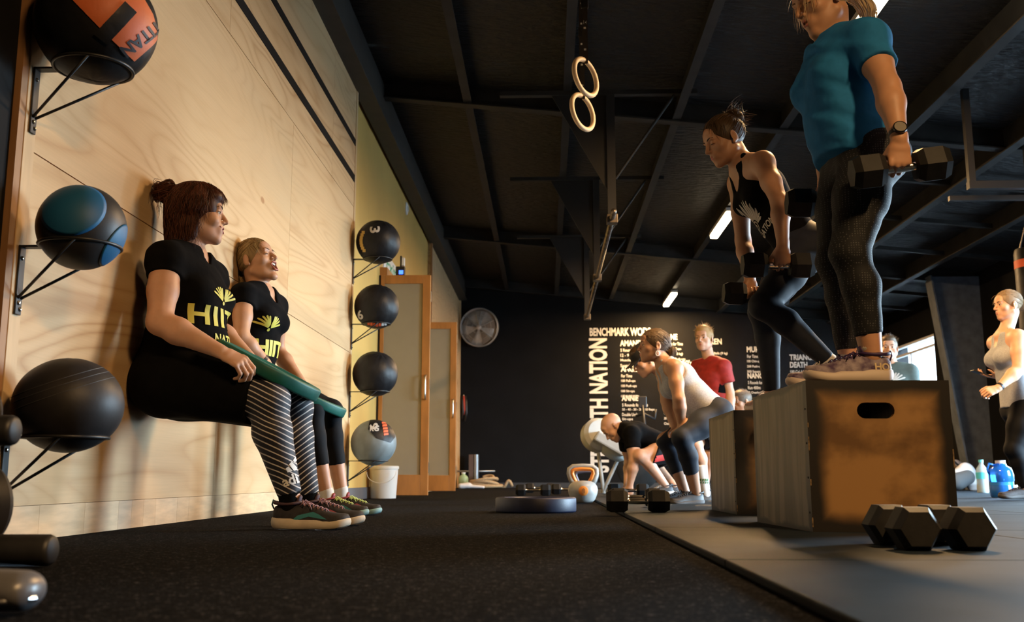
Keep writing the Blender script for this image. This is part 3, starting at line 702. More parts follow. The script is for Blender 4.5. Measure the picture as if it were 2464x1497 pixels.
# ---- hair
def strands(name, paths, r, material, parent, n=4):
    """many tapering locks as one part; paths (S,T,3) array"""
    A = np.asarray(paths, float); S, T = A.shape[:2]; po = np.array(parent.location) if parent is not None else 0
    if parent is not None and parent.parent is not None: po = po+np.array(parent.parent.location)
    tg = np.gradient(A, axis=1); tg /= np.linalg.norm(tg, axis=2, keepdims=True)+1e-9
    ref = RNG.normal(size=(S, 1, 3)); u = np.cross(tg, ref); u /= np.linalg.norm(u, axis=2, keepdims=True)+1e-9; v = np.cross(tg, u)
    t = np.linspace(0, 1, T); rad = (r*np.minimum(1, .55+1.6*t)*np.clip((1-t)*3.2, .12, 1))[None, :, None]
    if np.ndim(r): pass
    ang = 2*PI*np.arange(n)/n
    ring = A[:, :, None, :]+rad[..., None]*(u[:, :, None, :]*np.cos(ang)[None, None, :, None]+v[:, :, None, :]*np.sin(ang)[None, None, :, None])
    vv = ring.reshape(-1, 3).copy()
    if CLIPX[0] is not None: vv[:, 0] = np.maximum(vv[:, 0], CLIPX[0])
    vv = vv-po
    base = (np.arange(S)[:, None, None]*T+np.arange(T-1)[None, :, None])*n; k = np.arange(n)[None, None, :]
    f = np.stack([base+k, base+(k+1) % n, base+n+(k+1) % n, base+n+k], -1).reshape(-1, 4)
    o = mesh(name, vv, f, material, parent, smooth=True)
    at_ = o.data.attributes.new('shade', 'FLOAT', 'POINT'); at_.data.foreach_set('value', np.repeat(RNG.uniform(0, 1, S).astype(np.float32), T*n))
    return o
def hair_mat(name, c1, c2, rough=.5):
    if name in MATS: return MATS[name]
    m, N, L, b = _new(name); an = N.new('ShaderNodeAttribute'); an.attribute_name = 'shade'
    mx = N.new('ShaderNodeMix'); mx.data_type = 'RGBA'; mx.inputs['A'].default_value = (*c1, 1); mx.inputs['B'].default_value = (*c2, 1); L.new(an.outputs['Fac'], mx.inputs['Factor'])
    L.new(mx.outputs['Result'], b.inputs['Base Color']); b.inputs['Roughness'].default_value = rough; b.inputs['Specular IOR Level'].default_value = .3
    MATS[name] = m; return m
class Skull:
    """the scalp ellipsoid of a head, used to lay hair over it"""
    def __init__(s, c, Rh, sc=1., pad=.006): s.H = head_local(c, Rh, sc); s.R = Rh; s.c = s.H(0, -.012, .035); s.r = (np.array([.075, .097, .085])+pad)*sc; s.sc = sc
    def loc(s, p): return (np.asarray(p)-s.c) @ s.R
    def world(s, q): return s.c+np.asarray(q) @ s.R.T
    def roots(s, n, keep):
        out = []
        while len(out) < n:
            q = RNG.normal(size=3); q /= np.linalg.norm(q)
            if keep(q): out.append(q*s.r)
        return np.array(out)
    def push(s, q, pad=0.):
        rr = s.r+np.asarray(pad)[..., None] if np.ndim(pad) else s.r+pad
        k = np.linalg.norm(q/rr, axis=-1, keepdims=True); return np.where(k < 1, q/np.maximum(k, 1e-6), q)
def comb_to(sk, roots, tie, T=9, lift=.006, jitter=.004, follow=0):
    """locks combed over the scalp from roots to a tie point (local, metres)"""
    S = len(roots); pad = RNG.uniform(0, lift, S); q = roots*(1+pad[:, None]*4); path = [q]
    tgt = np.asarray(tie)[None]+RNG.normal(size=(S, 3))*jitter
    for i in range(1, T):
        t = i/(T-1); p = q*(1-t)+tgt*t; p = sk.push(p, pad*np.sin(t*PI)+.001); path.append(p)
    return sk.world(np.stack(path, 1))
def hair_cap(sk, keepplanes, extra=(), pad=.006):
    P = [EL(sk.c, sk.r+pad*sk.sc, sk.R, k=.01)]
    for (p, n) in keepplanes: P.append(HS(sk.H(*p), sk.R @ nv(n)))
    return P+list(extra)
# ---- shoes
M_rub = mat('dark_rubber_sole', (.03, .03, .032), .7)
def shoe(parent, ankle, fwd, up=(0, 0, 1.), L=.275, upper=None, sole=None, lace=None, accent=None, band=None, detail=True, name='shoe', ankz=None):
    """running shoe; ankle joint sits .088 above the sole; returns the upper"""
    fwd = nv(fwd); up = nv(np.asarray(up, float)-fwd*np.dot(up, fwd)); sd = np.cross(up, fwd); k = L/.28
    o = np.asarray(ankle, float)-up*.088*k-fwd*.058*k; po = wpos(parent)
    W = lambda x, y, z: o+fwd*x*k+sd*y*k+up*z*k-po
    xs = [-.002, .006, .02, .045, .075, .105, .135, .165, .195, .220, .243, .262, .274, .281]
    wu = [.008, .021, .030, .0365, .0385, .0375, .037, .0405, .045, .0465, .044, .036, .024, .008]
    zt = [.060, .078, .088, .090, .088, .089, .086, .077, .067, .060, .054, .049, .043, .032]
    def spring(x): return .014*max(0, (x-.20)/.08)**2+.006*max(0, (.03-x)/.03)**2
    v = []; f = []; n = 13
    for x, w_, z in zip(xs, wu, zt):
        sp = spring(x); zb = .022+sp
        for j in range(n):
            a = PI*j/(n-1); c, s_ = math.cos(a), math.sin(a)
            narrow = 1-(.04 if x < .10 else .28 if x > .13 else .16)*max(0, s_)**2*(1 if x < .19 else .6)
            v.append(W(x, w_*math.copysign(abs(c)**.7, c)*narrow, zb+(z+sp-zb)*abs(s_)**.85))
    m = len(xs)
    for i in range(m-1):
        for j in range(n-1): f.append((i*n+j, i*n+j+1, (i+1)*n+j+1, (i+1)*n+j))
    f.append(tuple(range(n-1, -1, -1))); f.append(tuple((m-1)*n+j for j in range(n)))
    u = MB().add(v, f).build(name, upper, parent, smooth=True)
    # sole: thick foam slab with a rounded rim
    v = []; f = []; ring = []
    xs2 = xs; 
    prof = [(0., -.004), (.0, .0), (.55, .003), (1., .0035), (1., .0015)]
    loops = []
    for zz, e in ((0.0, -.004), (.004, .002), (.016, .0045), (.028, .003), (.034, -.002)):
        lp = []
        for sgn in (1, -1):
            rng = range(m) if sgn == 1 else range(m-1, -1, -1)
            for i in rng:
                sp = spring(xs[i]); hz = zz*(1.15 if xs[i] < .1 else 1.0 if xs[i] < .17 else .82)
                lp.append(W(xs[i]+(e if i == m-1 else -e if i == 0 else 0), sgn*(wu[i]*1.04+e), hz+sp))
        loops.append(lp)
    q = len(loops[0]); v = [p for lp in loops for p in lp]
    for a in range(len(loops)-1):
        for i in range(q): f.append((a*q+i, a*q+(i+1) % q, (a+1)*q+(i+1) % q, (a+1)*q+i))
    f.append(tuple(range(q-1, -1, -1))); f.append(tuple((len(loops)-1)*q+i for i in range(q)))
    MB().add(v, f).build('sole', sole, u, smooth=True, auto=50).matrix_parent_inverse = Matrix()
    if detail:
        cl = MB().tube([W(.050+.048*math.cos(a), .0335*math.sin(a), .0895+.006*math.cos(a)**2) for a in np.linspace(0, 2*PI, 19)[:-1]], .0062*k, 8, closed=True); cl.build('collar', accent or upper, u, smooth=True)
        tg = MB().tube([W(.085, 0, .090), W(.094, 0, .106), W(.100, 0, .118)], [.020*k, .019*k, .013*k], 10, flat=(fwd, .3)); tg.build('tongue', accent or upper, u, smooth=True)
        MB().tube([W(.0, 0, .072), W(-.008, 0, .088), W(-.004, 0, .104), W(.008, 0, .098)], .003*k, 6, flat=(sd, 1.)).build('heel_tab', band or accent or upper, u, smooth=True)
        lc = MB()
        for i in range(6):
            x = .102+.0165*i; zt_ = np.interp(x, xs, zt)+.0035; zt2 = np.interp(x+.0165, xs, zt)+.0035
            for sg in (1, -1):
                lc.tube([W(x, sg*.019, zt_-.0085), W(x+.006, sg*.008, zt_+.001), W(x+.0095, 0, (zt_+zt2)/2+.0025), W(x+.013, -sg*.008, zt2+.001), W(x+.0165, -sg*.019, zt2-.0085)], .0021*k, 5)
        for sg in (1, -1):
            lc.tube([W(.106, 0, .094), W(.112, sg*.018, .104), W(.118, sg*.036, .096), W(.122, sg*.034, .084), W(.112, sg*.012, .090)], .0019*k, 5)
            lc.tube([W(.108, 0, .094), W(.124, sg*.014, .098), W(.140, sg*.026, .088), W(.150, sg*.034, .072)], .0018*k, 5)
        lc.build('laces', lace or accent or upper, u, smooth=True)
        if band is not None:
            bvh = bvh_of(u, wpos(u))
            for sg in (1, -1):
                pts = [(.075, .030), (.105, .036), (.14, .046), (.175, .040), (.21, .036), (.18, .052), (.155, .062), (.125, .056), (.10, .050)]
                v2 = [(x*k, z*k, 0) for x, z in pts]
                uu = fwd if sg == -1 else -fwd
                v2 = [(p[0]*(1 if sg == -1 else -1), p[1], 0) for p in v2]
                fq = [tuple(range(len(pts)))] if sg == -1 else [tuple(range(len(pts)-1, -1, -1))]
                decal('side_flash', np.array(v2), fq, o+sd*sg*-0.0, uu, up, bvh, band, u, off=.0012, maxlen=.012, depth=.2)
    return u
# ---- seated woman nearest the camera: dark red hair, black shirt, striped leggings
M_sole_cream = mat('cream_sole', (.55, .47, .36), .6, var=.1, vscale=20); M_shoe_blk = mat('black_mesh_upper', (.018, .016, .019), .75, var=.4, vscale=60, bump=.4, bscale=300, bdist=.001)
M_lace_pink = mat('dusty_pink_laces', (.30, .16, .18), .7); M_teal_acc = mat('teal_accent', (.03, .20, .23), .55); M_pinkacc = mat('pink_accent', (.42, .10, .14), .6)
def stripe_mat(name, sx, sy, sz, period, fill=.22):
    m, N, L, b = _new(name); tc = N.new('ShaderNodeTexCoord'); dp = N.new('ShaderNodeVectorMath'); dp.operation = 'DOT_PRODUCT'
    dp.inputs[1].default_value = (sx/period, sy/period, sz/period); L.new(tc.outputs['Object'], dp.inputs[0])
    n = N.new('ShaderNodeTexNoise'); n.inputs['Scale'].default_value = 7; n.inputs['Detail'].default_value = 1; L.new(tc.outputs['Object'], n.inputs['Vector'])
    ma = N.new('ShaderNodeMath'); ma.operation = 'MULTIPLY_ADD'; ma.inputs[1].default_value = .9; L.new(n.outputs['Fac'], ma.inputs[0]); L.new(dp.outputs['Value'], ma.inputs[2])
    fr = N.new('ShaderNodeMath'); fr.operation = 'FRACT'; L.new(ma.outputs[0], fr.inputs[0])
    lt = N.new('ShaderNodeMath'); lt.operation = 'LESS_THAN'; lt.inputs[1].default_value = fill; L.new(fr.outputs[0], lt.inputs[0])
    mx = N.new('ShaderNodeMix'); mx.data_type = 'RGBA'; mx.inputs['A'].default_value = (.010, .011, .022, 1); mx.inputs['B'].default_value = (.62, .58, .56, 1); L.new(lt.outputs[0], mx.inputs['Factor'])
    L.new(mx.outputs['Result'], b.inputs['Base Color']); b.inputs['Roughness'].default_value = .65; return m
def wing_logo(w=.10):
    """spread-wing emblem as flat feathers"""
    v = []; f = []
    for sg in (1, -1):
        for i in range(5):
            a = math.radians(18+i*15); l = w*(.55-.06*i); x0, y0 = sg*w*.05, w*.02*i
            dx, dy = math.cos(a)*sg, math.sin(a); nx, ny = -dy, dx; t = w*.035
            b = len(v); v += [(x0+nx*t, y0+ny*t, 0), (x0-nx*t, y0-ny*t, 0), (x0+dx*l-nx*t*.9, y0+dy*l-ny*t*.9, 0), (x0+dx*l*1.08, y0+dy*l*1.08, 0), (x0+dx*l+nx*t*.9, y0+dy*l+ny*t*.9, 0)]; f.append((b, b+1, b+2, b+3, b+4) if sg > 0 else (b+4, b+3, b+2, b+1, b))
    b = len(v); v += [(w*.06*math.cos(a), -w*.09+w*.06*math.sin(a), 0) for a in np.linspace(0, 2*PI, 13)[:-1]]; f.append(tuple(range(b, b+12)))
    return np.array(v), f
def plate_thing(c, nrm, r, th, col, label, group='bumper plates', hole=.026, lip=True, cat='weight plate'):
    t = empty('bumper_plate', c, label, cat, group)
    R = frameZ(nrm); o = np.zeros(3)
    m = mat('bumper_'+'_'.join('%d' % int(x*255) for x in col), col, .5, var=.2, vscale=12, bump=.15, bscale=120)
    h = th/2
    MB().lathe([(r*.60, -h*.72), (r*.74, -h*.72), (r*.78, -h), (r-.008, -h), (r-.002, -h+.004), (r, -h+.009), (r, h-.009), (r-.002, h-.004), (r-.008, h), (r*.78, h), (r*.74, h*.72), (r*.60, h*.72)], 64, (o, R), cap=False).build('rim', m, t, smooth=True, auto=40)
    MB().lathe([(hole*1.9, -h*.72), (r*.601, -h*.72), (r*.601, h*.72), (hole*1.9, h*.72), (hole*1.9, -h*.72)], 48, (o, R), cap=False).build('web', m, t, smooth=True, auto=40)
    MB().lathe([(hole, -h*.8), (hole*1.9, -h*.8), (hole*1.9, h*.8), (hole, h*.8), (hole, -h*.8)], 40, (o, R), cap=False).build('hub', mat('zinc_hub', (.35, .35, .36), .35, 1.), t, smooth=True, auto=40)
    return t
def person_1():
    root = empty('person', (-1.30, 3.84, 0), 'woman with dark red hair in black shirt and striped leggings wall-sitting with green plate', 'person')
    J = {}; J['sR'] = at(400, 628, 3.675); J['sL'] = J['sR']+V(.05, .35, .0); J['nck'] = (J['sR']+J['sL'])/2+V(-.005, 0, .045)
    J['pel'] = at(408, 900, 3.83); J['hR'] = at(415, 915, 3.735); J['hL'] = J['hR']+V(.0, .19, 0)
    J['eR'] = at(384, 776, 3.58); J['wR'] = at(530, 846, 3.585); J['eL'] = at(515, 790, 4.10); J['wL'] = at(598, 858, 4.02)
    J['kR'] = at(648, 964, 3.72); J['aR'] = at(698, 1193, 3.735); J['kL'] = J['kR']+V(.025, .27, -.01); J['aL'] = at(742, 1192, 4.02)
    P, X = bodyprims(J, g=1.14, bust=.050, belly=.03, armg=1.04, legg=1.08, bow=.035, glute=.5)
    hc = at(474, 517, 3.84); Rh = head_frame((.955, .29, .05)); s = 1.02
    hp, H = head_prims(hc, Rh, s, mouth='smile', nose=.95)
    nk = [EC(H(0, -.03, -.055), lerp(J['nck'], hc, .05), .056, .062, k=.03, tag='neck')]
    hR, _ = hand_prims(J['wR'], at(592, 878, 3.590)-J['wR'], (-.30, .62, -.72), (.4, .6, .7), 1.06, curl=((30, 48, 40), (38, 50, 40), (42, 52, 40), (46, 52, 40)), thumb=(.55, .25, .2))
    hL, _ = hand_prims(J['wL'], (.8, -.1, -.45), (-.3, 0, -1.), (0, -1., 0), .95)
    body = solid_obj('body', P+nk+hp+hR+hL, .0072, M_skin, root, fine=[(H(0, 0, 0)-.145, H(0, 0, 0)+.145), box_about([J['wR'], at(600, 900, 3.62)], .07)], fres=.0036)
    face_parts(root, hc, Rh, s, 'smile', 'open')
    # black shirt
    up, fs = X['up'], X['fs']
    T = [grow(p, .014) for p in pick(P, ['pelvis', 'abdomen', 'chest', 'shoulder', 'bust'])]
    for sd in 'RL':
        a, b = J['s'+sd], J['e'+sd]; T.append(EC(a+up*.006, lerp(a, b, .27), .064, .066, k=.02, capb=True, tag='sleeve'))
    T.append(EC(lerp(X['ch'], X['wa'], .2)+fs*.05, lerp(X['wa'], J['pel'], .3)+fs*.06, .13, .14, .09, .085, side=(0, 1., 0), k=.04))
    T.append(EC(J['nck']+up*.10+fs*.02, J['nck']+fs*.075-up*.045, .066, .018, op='s', k=.008)); T.append(HS(J['nck']+up*.045, up))
    T.append(HS(J['pel']-V(0, 0, .06), (-.35, 0, -1.)))
    sh = solid_obj('shirt', T, .006, M_cblack, root, disp=folds(.0040, 38, (.45, .2, 1.), 2.), smooth=1)
    bv = bvh_of(sh, wpos(sh)); n = nv((.72, -.69, .0)); uu = nv(np.cross((0, 0, 1.), n))
    v, f = text_mesh('HIIT', .105, .0034, 1.25, spacing=1.12)
    decal('shirt_print', v, f, at(437, 778, 3.70), uu, (0, 0, 1.), bv, M_yprint, root, off=.003, depth=.9)
    v, f = wing_logo(.12); decal('shirt_print', v, f, at(585, 712, 3.72), uu, (0, 0, 1.), bv, M_yprint, root, off=.003, depth=.9)
    v, f = text_mesh('NATION', .055, .0015, .8); decal('shirt_print', v, f, at(535, 822, 3.70), uu, (0, 0, 1.), bv, M_yprint, root, off=.003, depth=.9)
    # black skirt-like shorts over the thighs
    K = [grow(p, .016) for p in pick(P, ['pelvis', 'glute'])]
    for sd in 'RL':
        a, b = J['h'+sd], J['k'+sd]; K.append(EC(a, lerp(a, b, .84), .132, .100, k=.05, capb=True))
    ma = (J['hR']+J['hL'])/2; mb_ = (J['kR']+J['kL'])/2; K.append(EC(ma, lerp(ma, mb_, .84), .17, .17, .10, .085, side=(0, 1., 0), k=.05, capb=True)); K.append(EC(ma-V(0, 0, .05), lerp(ma, mb_, .80)-V(0, 0, .045), .15, .13, .07, .05, side=(0, 1., 0), k=.05, capb=True))
    K.append(HS(J['pel']+up*.09, up))
    solid_obj('shorts', K, .0065, M_cblack, root, disp=folds(.0035, 14, (1., 0, .2), 5.), smooth=2)
    for sd, sm in (('R', stripe_mat('diagonal_stripes', .42, .1, .90, .0182, .22)), ('L', stripe_mat('diagonal_stripes_mirrored', -.62, -.1, .78, .0182, .22))):
        G = [grow(p, .006) for p in pick(P, ['shin'+sd])]+[grow(p, .006) for p in pick(P, ['thigh'+sd])[1:]]
        a, b = J['k'+sd], J['a'+sd]; G.append(HS(lerp(a, b, .985), b-a))
        lg = solid_obj('legging', G, .005, sm, root)
        if sd == 'R':
            bl = bvh_of(lg, wpos(lg)); n = nv((.25, -1., .1)); uu = nv(np.cross((0, 0, 1.), n)); uu = nv(uu+V(0, 0, .35)); vv_ = np.cross(n, uu)
            og = at(683, 1172, 3.68)
            v, f = text_mesh('adidas', .052, .0012, .95); decal('leg_logo', v, f, og, uu, vv_, bl, M_white, root, off=.002)
            v = []; f = []
            for i, (x0, hgt) in enumerate(((.012, .020), (.034, .034), (.058, .048))):
                b0 = len(v); v += [(x0+.016, .046, 0), (x0+.034, .046, 0), (x0+.034-hgt*.45, .046+hgt, 0), (x0+.022-hgt*.45, .046+hgt*.78, 0)]; f.append((b0, b0+1, b0+2, b0+3))
            decal('leg_logo', np.array(v), f, og, uu, vv_, bl, M_white, root, off=.002)
    for sd in 'RL':
        a = J['a'+sd]; a = np.array([a[0], a[1], .088*.285/.28])
        solid_obj('sock', [EC(lerp(J['k'+sd], J['a'+sd], .93), a-V(0, 0, .012), .043, .034, k=.01)], .005, M_cblack, root)
        shoe(root, a, (1., -.06, 0), L=.285, upper=M_shoe_blk, sole=M_sole_cream, lace=M_lace_pink, accent=mat('plum_mesh', (.06, .03, .045), .7), band=M_teal_acc if sd == 'R' else M_pinkacc)
    # hair: half-up wavy bob
    HM = hair_mat('dark_red_hair', (.022, .007, .004), (.15, .045, .020))
    sk = Skull(hc, Rh, s, .006)
    cap = hair_cap(sk, [((0, .086, .05), (0, 1., -.15))], pad=.006)
    cap += [EL(sk.H(0, .072, .066), np.array([.062, .034, .032]), Rh, k=.015), EL(sk.H(.0, -.055, -.045), np.array([.078, .062, .075]), Rh, k=.03), EL(sk.H(.058, -.034, -.052), np.array([.026, .046, .072]), Rh, k=.02), EL(sk.H(-.058, -.034, -.052), np.array([.026, .046, .072]), Rh, k=.02),
            EL(sk.H(.0, -.118, .088), np.array([.040, .036, .042]), Rh, k=.01)]
    hair = solid_obj('hair', cap, .004, HM, root, disp=folds(.0035, 45, sk.R @ nv((.4, 1., .15)), 1.), smooth=1)
    hair.data.attributes.new('shade', 'FLOAT', 'POINT').data.foreach_set('value', [.3]*len(hair.data.vertices))
    S = 1600; r = sk.roots(S, lambda q: q[1] < .42 and q[2] > -.35 and not (q[1] > .20 and q[2] < .45)); paths = []
    ph = RNG.uniform(0, 6.28, (S, 1)); am = RNG.uniform(.004, .012, (S, 1)); q = r*1.04; path = [q.copy()]; side = np.sign(r[:, :1]+1e-6)
    d = np.concatenate([r[:, :1]*.3, r[:, 1:2]*.15-.02, -np.abs(r[:, 2:3])*0-.05], 1)
    for i in range(13):
        g_ = np.array([0, .0005, -.0155]) if i > 2 else np.array([0, -.003, -.006])
        q = q+g_*RNG.uniform(.7, 1.25, (S, 1))+np.concatenate([np.sin(ph+i*.9)*am*.5, np.cos(ph*1.3+i*.8)*am*.6, np.zeros((S, 1))], 1)
        q = sk.push(q, .009+RNG.uniform(0, .010, S)*(q[:, 2] < .02)); q[:, 1] = np.maximum(q[:, 1], -.112); low = q[:, 2] < -.05
        q[:, 0] = np.where(low, np.clip(q[:, 0], -.092, .092), q[:, 0]); path.append(q.copy())
    strands('hair_locks', sk.world(np.stack(path, 1)), .0009, HM, hair, 3)
    # locks framing the face
    S = 450; r = sk.roots(S, lambda q: .10 < q[1] < .40 and abs(q[0]) > .55 and q[2] > .25); q = r*1.07; path = [q.copy()]; ph = RNG.uniform(0, 6.28, (S, 1))
    for i in range(12):
        q = q+np.array([0, -.0035, -.0125])+np.concatenate([np.sin(ph+i*.8)*.0025, np.cos(ph+i*.7)*.004, np.zeros((S, 1))], 1); q = sk.push(q, .014); q[:, 0] = np.where(q[:, 2] < -.03, np.sign(q[:, 0])*np.clip(np.abs(q[:, 0]), .066, .084), q[:, 0]); path.append(q.copy())
    strands('hair_locks', sk.world(np.stack(path, 1)), .0009, HM, hair, 3)
    # fringe and top bun
    r = sk.roots(420, lambda q: q[1] > .1 and q[2] > .50); q = r*1.08; path = [q.copy()]
    for i in range(8):
        q = q+np.array([0, .0075-.0010*i, -.0015*i])+RNG.normal(size=q.shape)*.0012; q = sk.push(q, .010); path.append(q.copy())
    strands('hair_locks', sk.world(np.stack(path, 1)), .0009, HM, hair, 3)
    bc = np.array([.0, -.112, .056]); S = 420; th0 = RNG.uniform(0, 6.28, S); ph0 = RNG.uniform(-1, 1, S); path = []
    for i in range(10):
        t = i/9; th = th0+t*2.6; rr = .044+.006*np.sin(ph0*9+t*5); path.append(bc+np.stack([rr*np.cos(th)*np.cos(ph0), rr*np.sin(th)*np.cos(ph0*.9), rr*np.sin(ph0)+.01*np.sin(th*2)], 1))
    strands('hair_locks', sk.world(np.stack(path, 1)), .0009, HM, hair, 3)
    r = sk.roots(420, lambda q: q[1] < .5 and q[2] > .25); strands('hair_locks', comb_to(sk, r, bc, 10, .008, .012), .0009, HM, hair, 3)
    S = 60; a = bc+RNG.normal(size=(S, 3))*np.array([.02, .012, .02]); dr = np.stack([RNG.normal(0, .3, S), -RNG.uniform(.4, 1, S), RNG.normal(-.1, .6, S)], 1); dr /= np.linalg.norm(dr, axis=1, keepdims=True); l = RNG.uniform(.025, .07, (S, 1))
    path = [a+dr*l*t+np.array([0, 0, -.03])*t*t+np.array([0, -.01, .01])*np.sin(t*5) for t in np.linspace(0, 1, 7)]; strands('hair_locks', sk.world(np.stack(path, 1)), .0009, HM, hair, 3)
    return root
CLIPX[0] = WX+.004
P1 = person_1()
nrm = nv((.46, 0, .89))
plate_thing(at(640, 897, 3.87)+nrm*.012, nrm, .225, .052, (.006, .105, .082), 'green bumper plate on the lap of the woman with dark red hair')
# ================================================================== shared wardrobe
def tee(root, P, J, X, m, sleeve=.30, sr=.062, hem=None, neck=(.055, .06, -.03), ease=.012, res=.0068, fold=(.0032, 38, (.4, .1, 1.), 1.), name='shirt', extra=()):
    up, fs = X['up'], X['fs']
    T = [grow(p, ease) for p in pick(P, ['pelvis', 'abdomen', 'chest', 'shoulder', 'bust'])]+list(extra)
    for sd in 'RL':
        a, b = J['s'+sd], J['e'+sd]; T.append(EC(a+up*.004, lerp(a, b, sleeve), sr, sr*1.05, k=.02, capb=True))
    T.append(EC(J['nck']+up*.10+fs*.02, J['nck']+fs*neck[1]+up*neck[2], neck[0]+.008, .022, op='s', k=.008)); T.append(HS(J['nck']+up*.050, up))
    if hem is not None: T.append(HS(*hem))
    return solid_obj(name, T, res, m, root, disp=folds(*fold), smooth=2)
def tank(root, P, J, X, m, hem=None, ease=.008, res=.0068, fold=(.003, 16, (.2, 0, 1.), 3.), strap=.030, name='tank_top', extra=()):
    up, fs, rs = X['up'], X['fs'], X['rs']
    T = [grow(p, ease) for p in pick(P, ['pelvis', 'abdomen', 'chest', 'bust'])]+list(extra)
    for sd, sg in (('R', 1), ('L', -1)):
        s_ = J['s'+sd]; T.append(EL(s_+rs*sg*.035+up*.0, np.array([.075, .085, .088]), np.stack([rs, fs, up], 1), 's', .006))
        m_ = lerp(J['nck'], s_, .52)
        T.append(EC(X['ch']+rs*sg*.070+fs*.085+up*.03, m_+up*.060+fs*.012, .019, .014, .012, .012, side=rs, k=.008)); T.append(EC(m_+up*.060+fs*.012, X['ch']+rs*sg*.05-fs*.085+up*.04, .014, .018, .012, .012, side=rs, k=.008))
    T.append(EC(J['nck']+up*.10, J['nck']+fs*.10-up*.055, .075, .035, op='s', k=.008)); T.insert(len(T)-5, HS(J['nck']+up*.015, up))
    if hem is not None: T.append(HS(*hem))
    return solid_obj(name, T, res, m, root, disp=folds(*fold), smooth=2)
def leggings(root, P, J, X, m, hem=1., ease=.005, res=.0068, waist=.10, fold=(.0012, 30, (.1, 0, 1.), 3.), name='leggings', hems=None):
    G = [grow(p, ease) for p in pick(P, ['pelvis', 'glute', 'thigh', 'shin'])]
    for sd in 'RL':
        a, b = J['k'+sd], J['a'+sd]; h = (hems or {}).get(sd, hem); q = lerp(a, b, h); G.append(HS(q, b-a, c=q+nv(b-a)*.06, rad=.115))
    G.append(HS(J['pel']+X['up']*waist, X['up']))
    return solid_obj(name, G, res, m, root, disp=folds(*fold), smooth=1)
def socks(root, J, m, top=.9, r=.042, dz=.05, zfloor=0.):
    for sd in 'RL': solid_obj('sock', [EC(lerp(J['k'+sd], J['a'+sd], top), J['a'+sd]-V(0, 0, dz), r, r+.002, k=.01)], .006, m, root)
def ponytail_hair(root, hc, Rh, s, HM, tie, tail=None, n=900, keep=None, cut=None, capcut=None, r=.0011, wisps=40, tail_r=.022, tail_n=320, bun=None):
    """hair combed over the scalp to a tie; tail: list of local points hanging from it; bun: radius of a coiled knot"""
    sk = Skull(hc, Rh, s, .004); tl = sk.loc(sk.H(*tie))
    planes = capcut or [((0, .090, .052), (0, 1., -.35)), ]
    ex = []
    cap = hair_cap(sk, planes, pad=.003)
    cap += [HS(sk.H(0, .022, -.02), sk.R @ nv((0, 1., -.8)))]
    if tail: 
        pts = [sk.H(*tie)]+[sk.H(*p) for p in tail]
        for a, b, i in zip(pts[:-1], pts[1:], range(9)): cap.append(EC(a, b, tail_r*(.6 if i == 0 else 1.)*s, tail_r*(1. if i < len(pts)-2 else .5)*s, k=.01))
    if bun: cap.append(EL(sk.H(*tie), np.array([bun, bun, bun])*s, Rh, k=.008))
    hair = solid_obj('hair', cap, .004, HM, root, smooth=1)
    hair.data.attributes.new('shade', 'FLOAT', 'POINT').data.foreach_set('value', [.38]*len(hair.data.vertices))
    kp = keep or (lambda q: q[2] > (-.75 if q[1] < -.1 else -.35) and q[1] < .84 and (q[1] < .34 or q[2] > .38))
    strands('hair_locks', comb_to(sk, sk.roots(int(n*1.3), kp), tl, 11, .005, .008*s), r, HM, hair, 3)
    if tail:
        S = tail_n; pts = np.array([tl]+[sk.loc(sk.H(*p)) for p in tail]); T = 12; tt = np.linspace(0, len(pts)-1, T); ctr = np.stack([np.interp(tt, np.arange(len(pts)), pts[:, i]) for i in range(3)], 1)
        off = RNG.normal(size=(S, 3)); off /= np.linalg.norm(off, axis=1, keepdims=True); rad = tail_r*s*RNG.uniform(.7, 1.25, (S, 1)); ph = RNG.uniform(0, 6.28, (S, 1))
        path = np.stack([ctr[i]+off*rad*np.interp(i/(T-1), [0, .15, .7, 1], [.5, 1, 1.05, .7])+np.sin(ph+i*.6)*.003*np.roll(off, 1, 1) for i in range(T)], 1); strands('hair_locks', sk.world(path), r, HM, hair, 3)
    if bun:
        S = 320; th0 = RNG.uniform(0, 6.28, S); ph0 = RNG.uniform(-1.2, 1.2, S); path = []
        for i in range(9):
            th = th0+i*.32; rr = bun*s*(1.06+.08*np.sin(ph0*9+i*.5)); path.append(tl+np.stack([rr*np.cos(th)*np.cos(ph0), rr*np.sin(ph0), rr*np.sin(th)*np.cos(ph0)], 1))
        strands('hair_locks', sk.world(np.stack(path, 1)), r, HM, hair, 3)
    if wisps:
        q = sk.roots(wisps, lambda q: q[1] > .2 and q[1] < .75 and q[2] > .1)*1.03; d = RNG.normal(size=q.shape)*.25+np.array([0, .25, -.3]); path = [q]
        for i in range(8): q = sk.push(q+d*.008+np.array([0, 0, -.0012*i]), .004); path.append(q)
        strands('hair_locks', sk.world(np.stack(path, 1)), r*.8, HM, hair, 3)
    return hair, sk
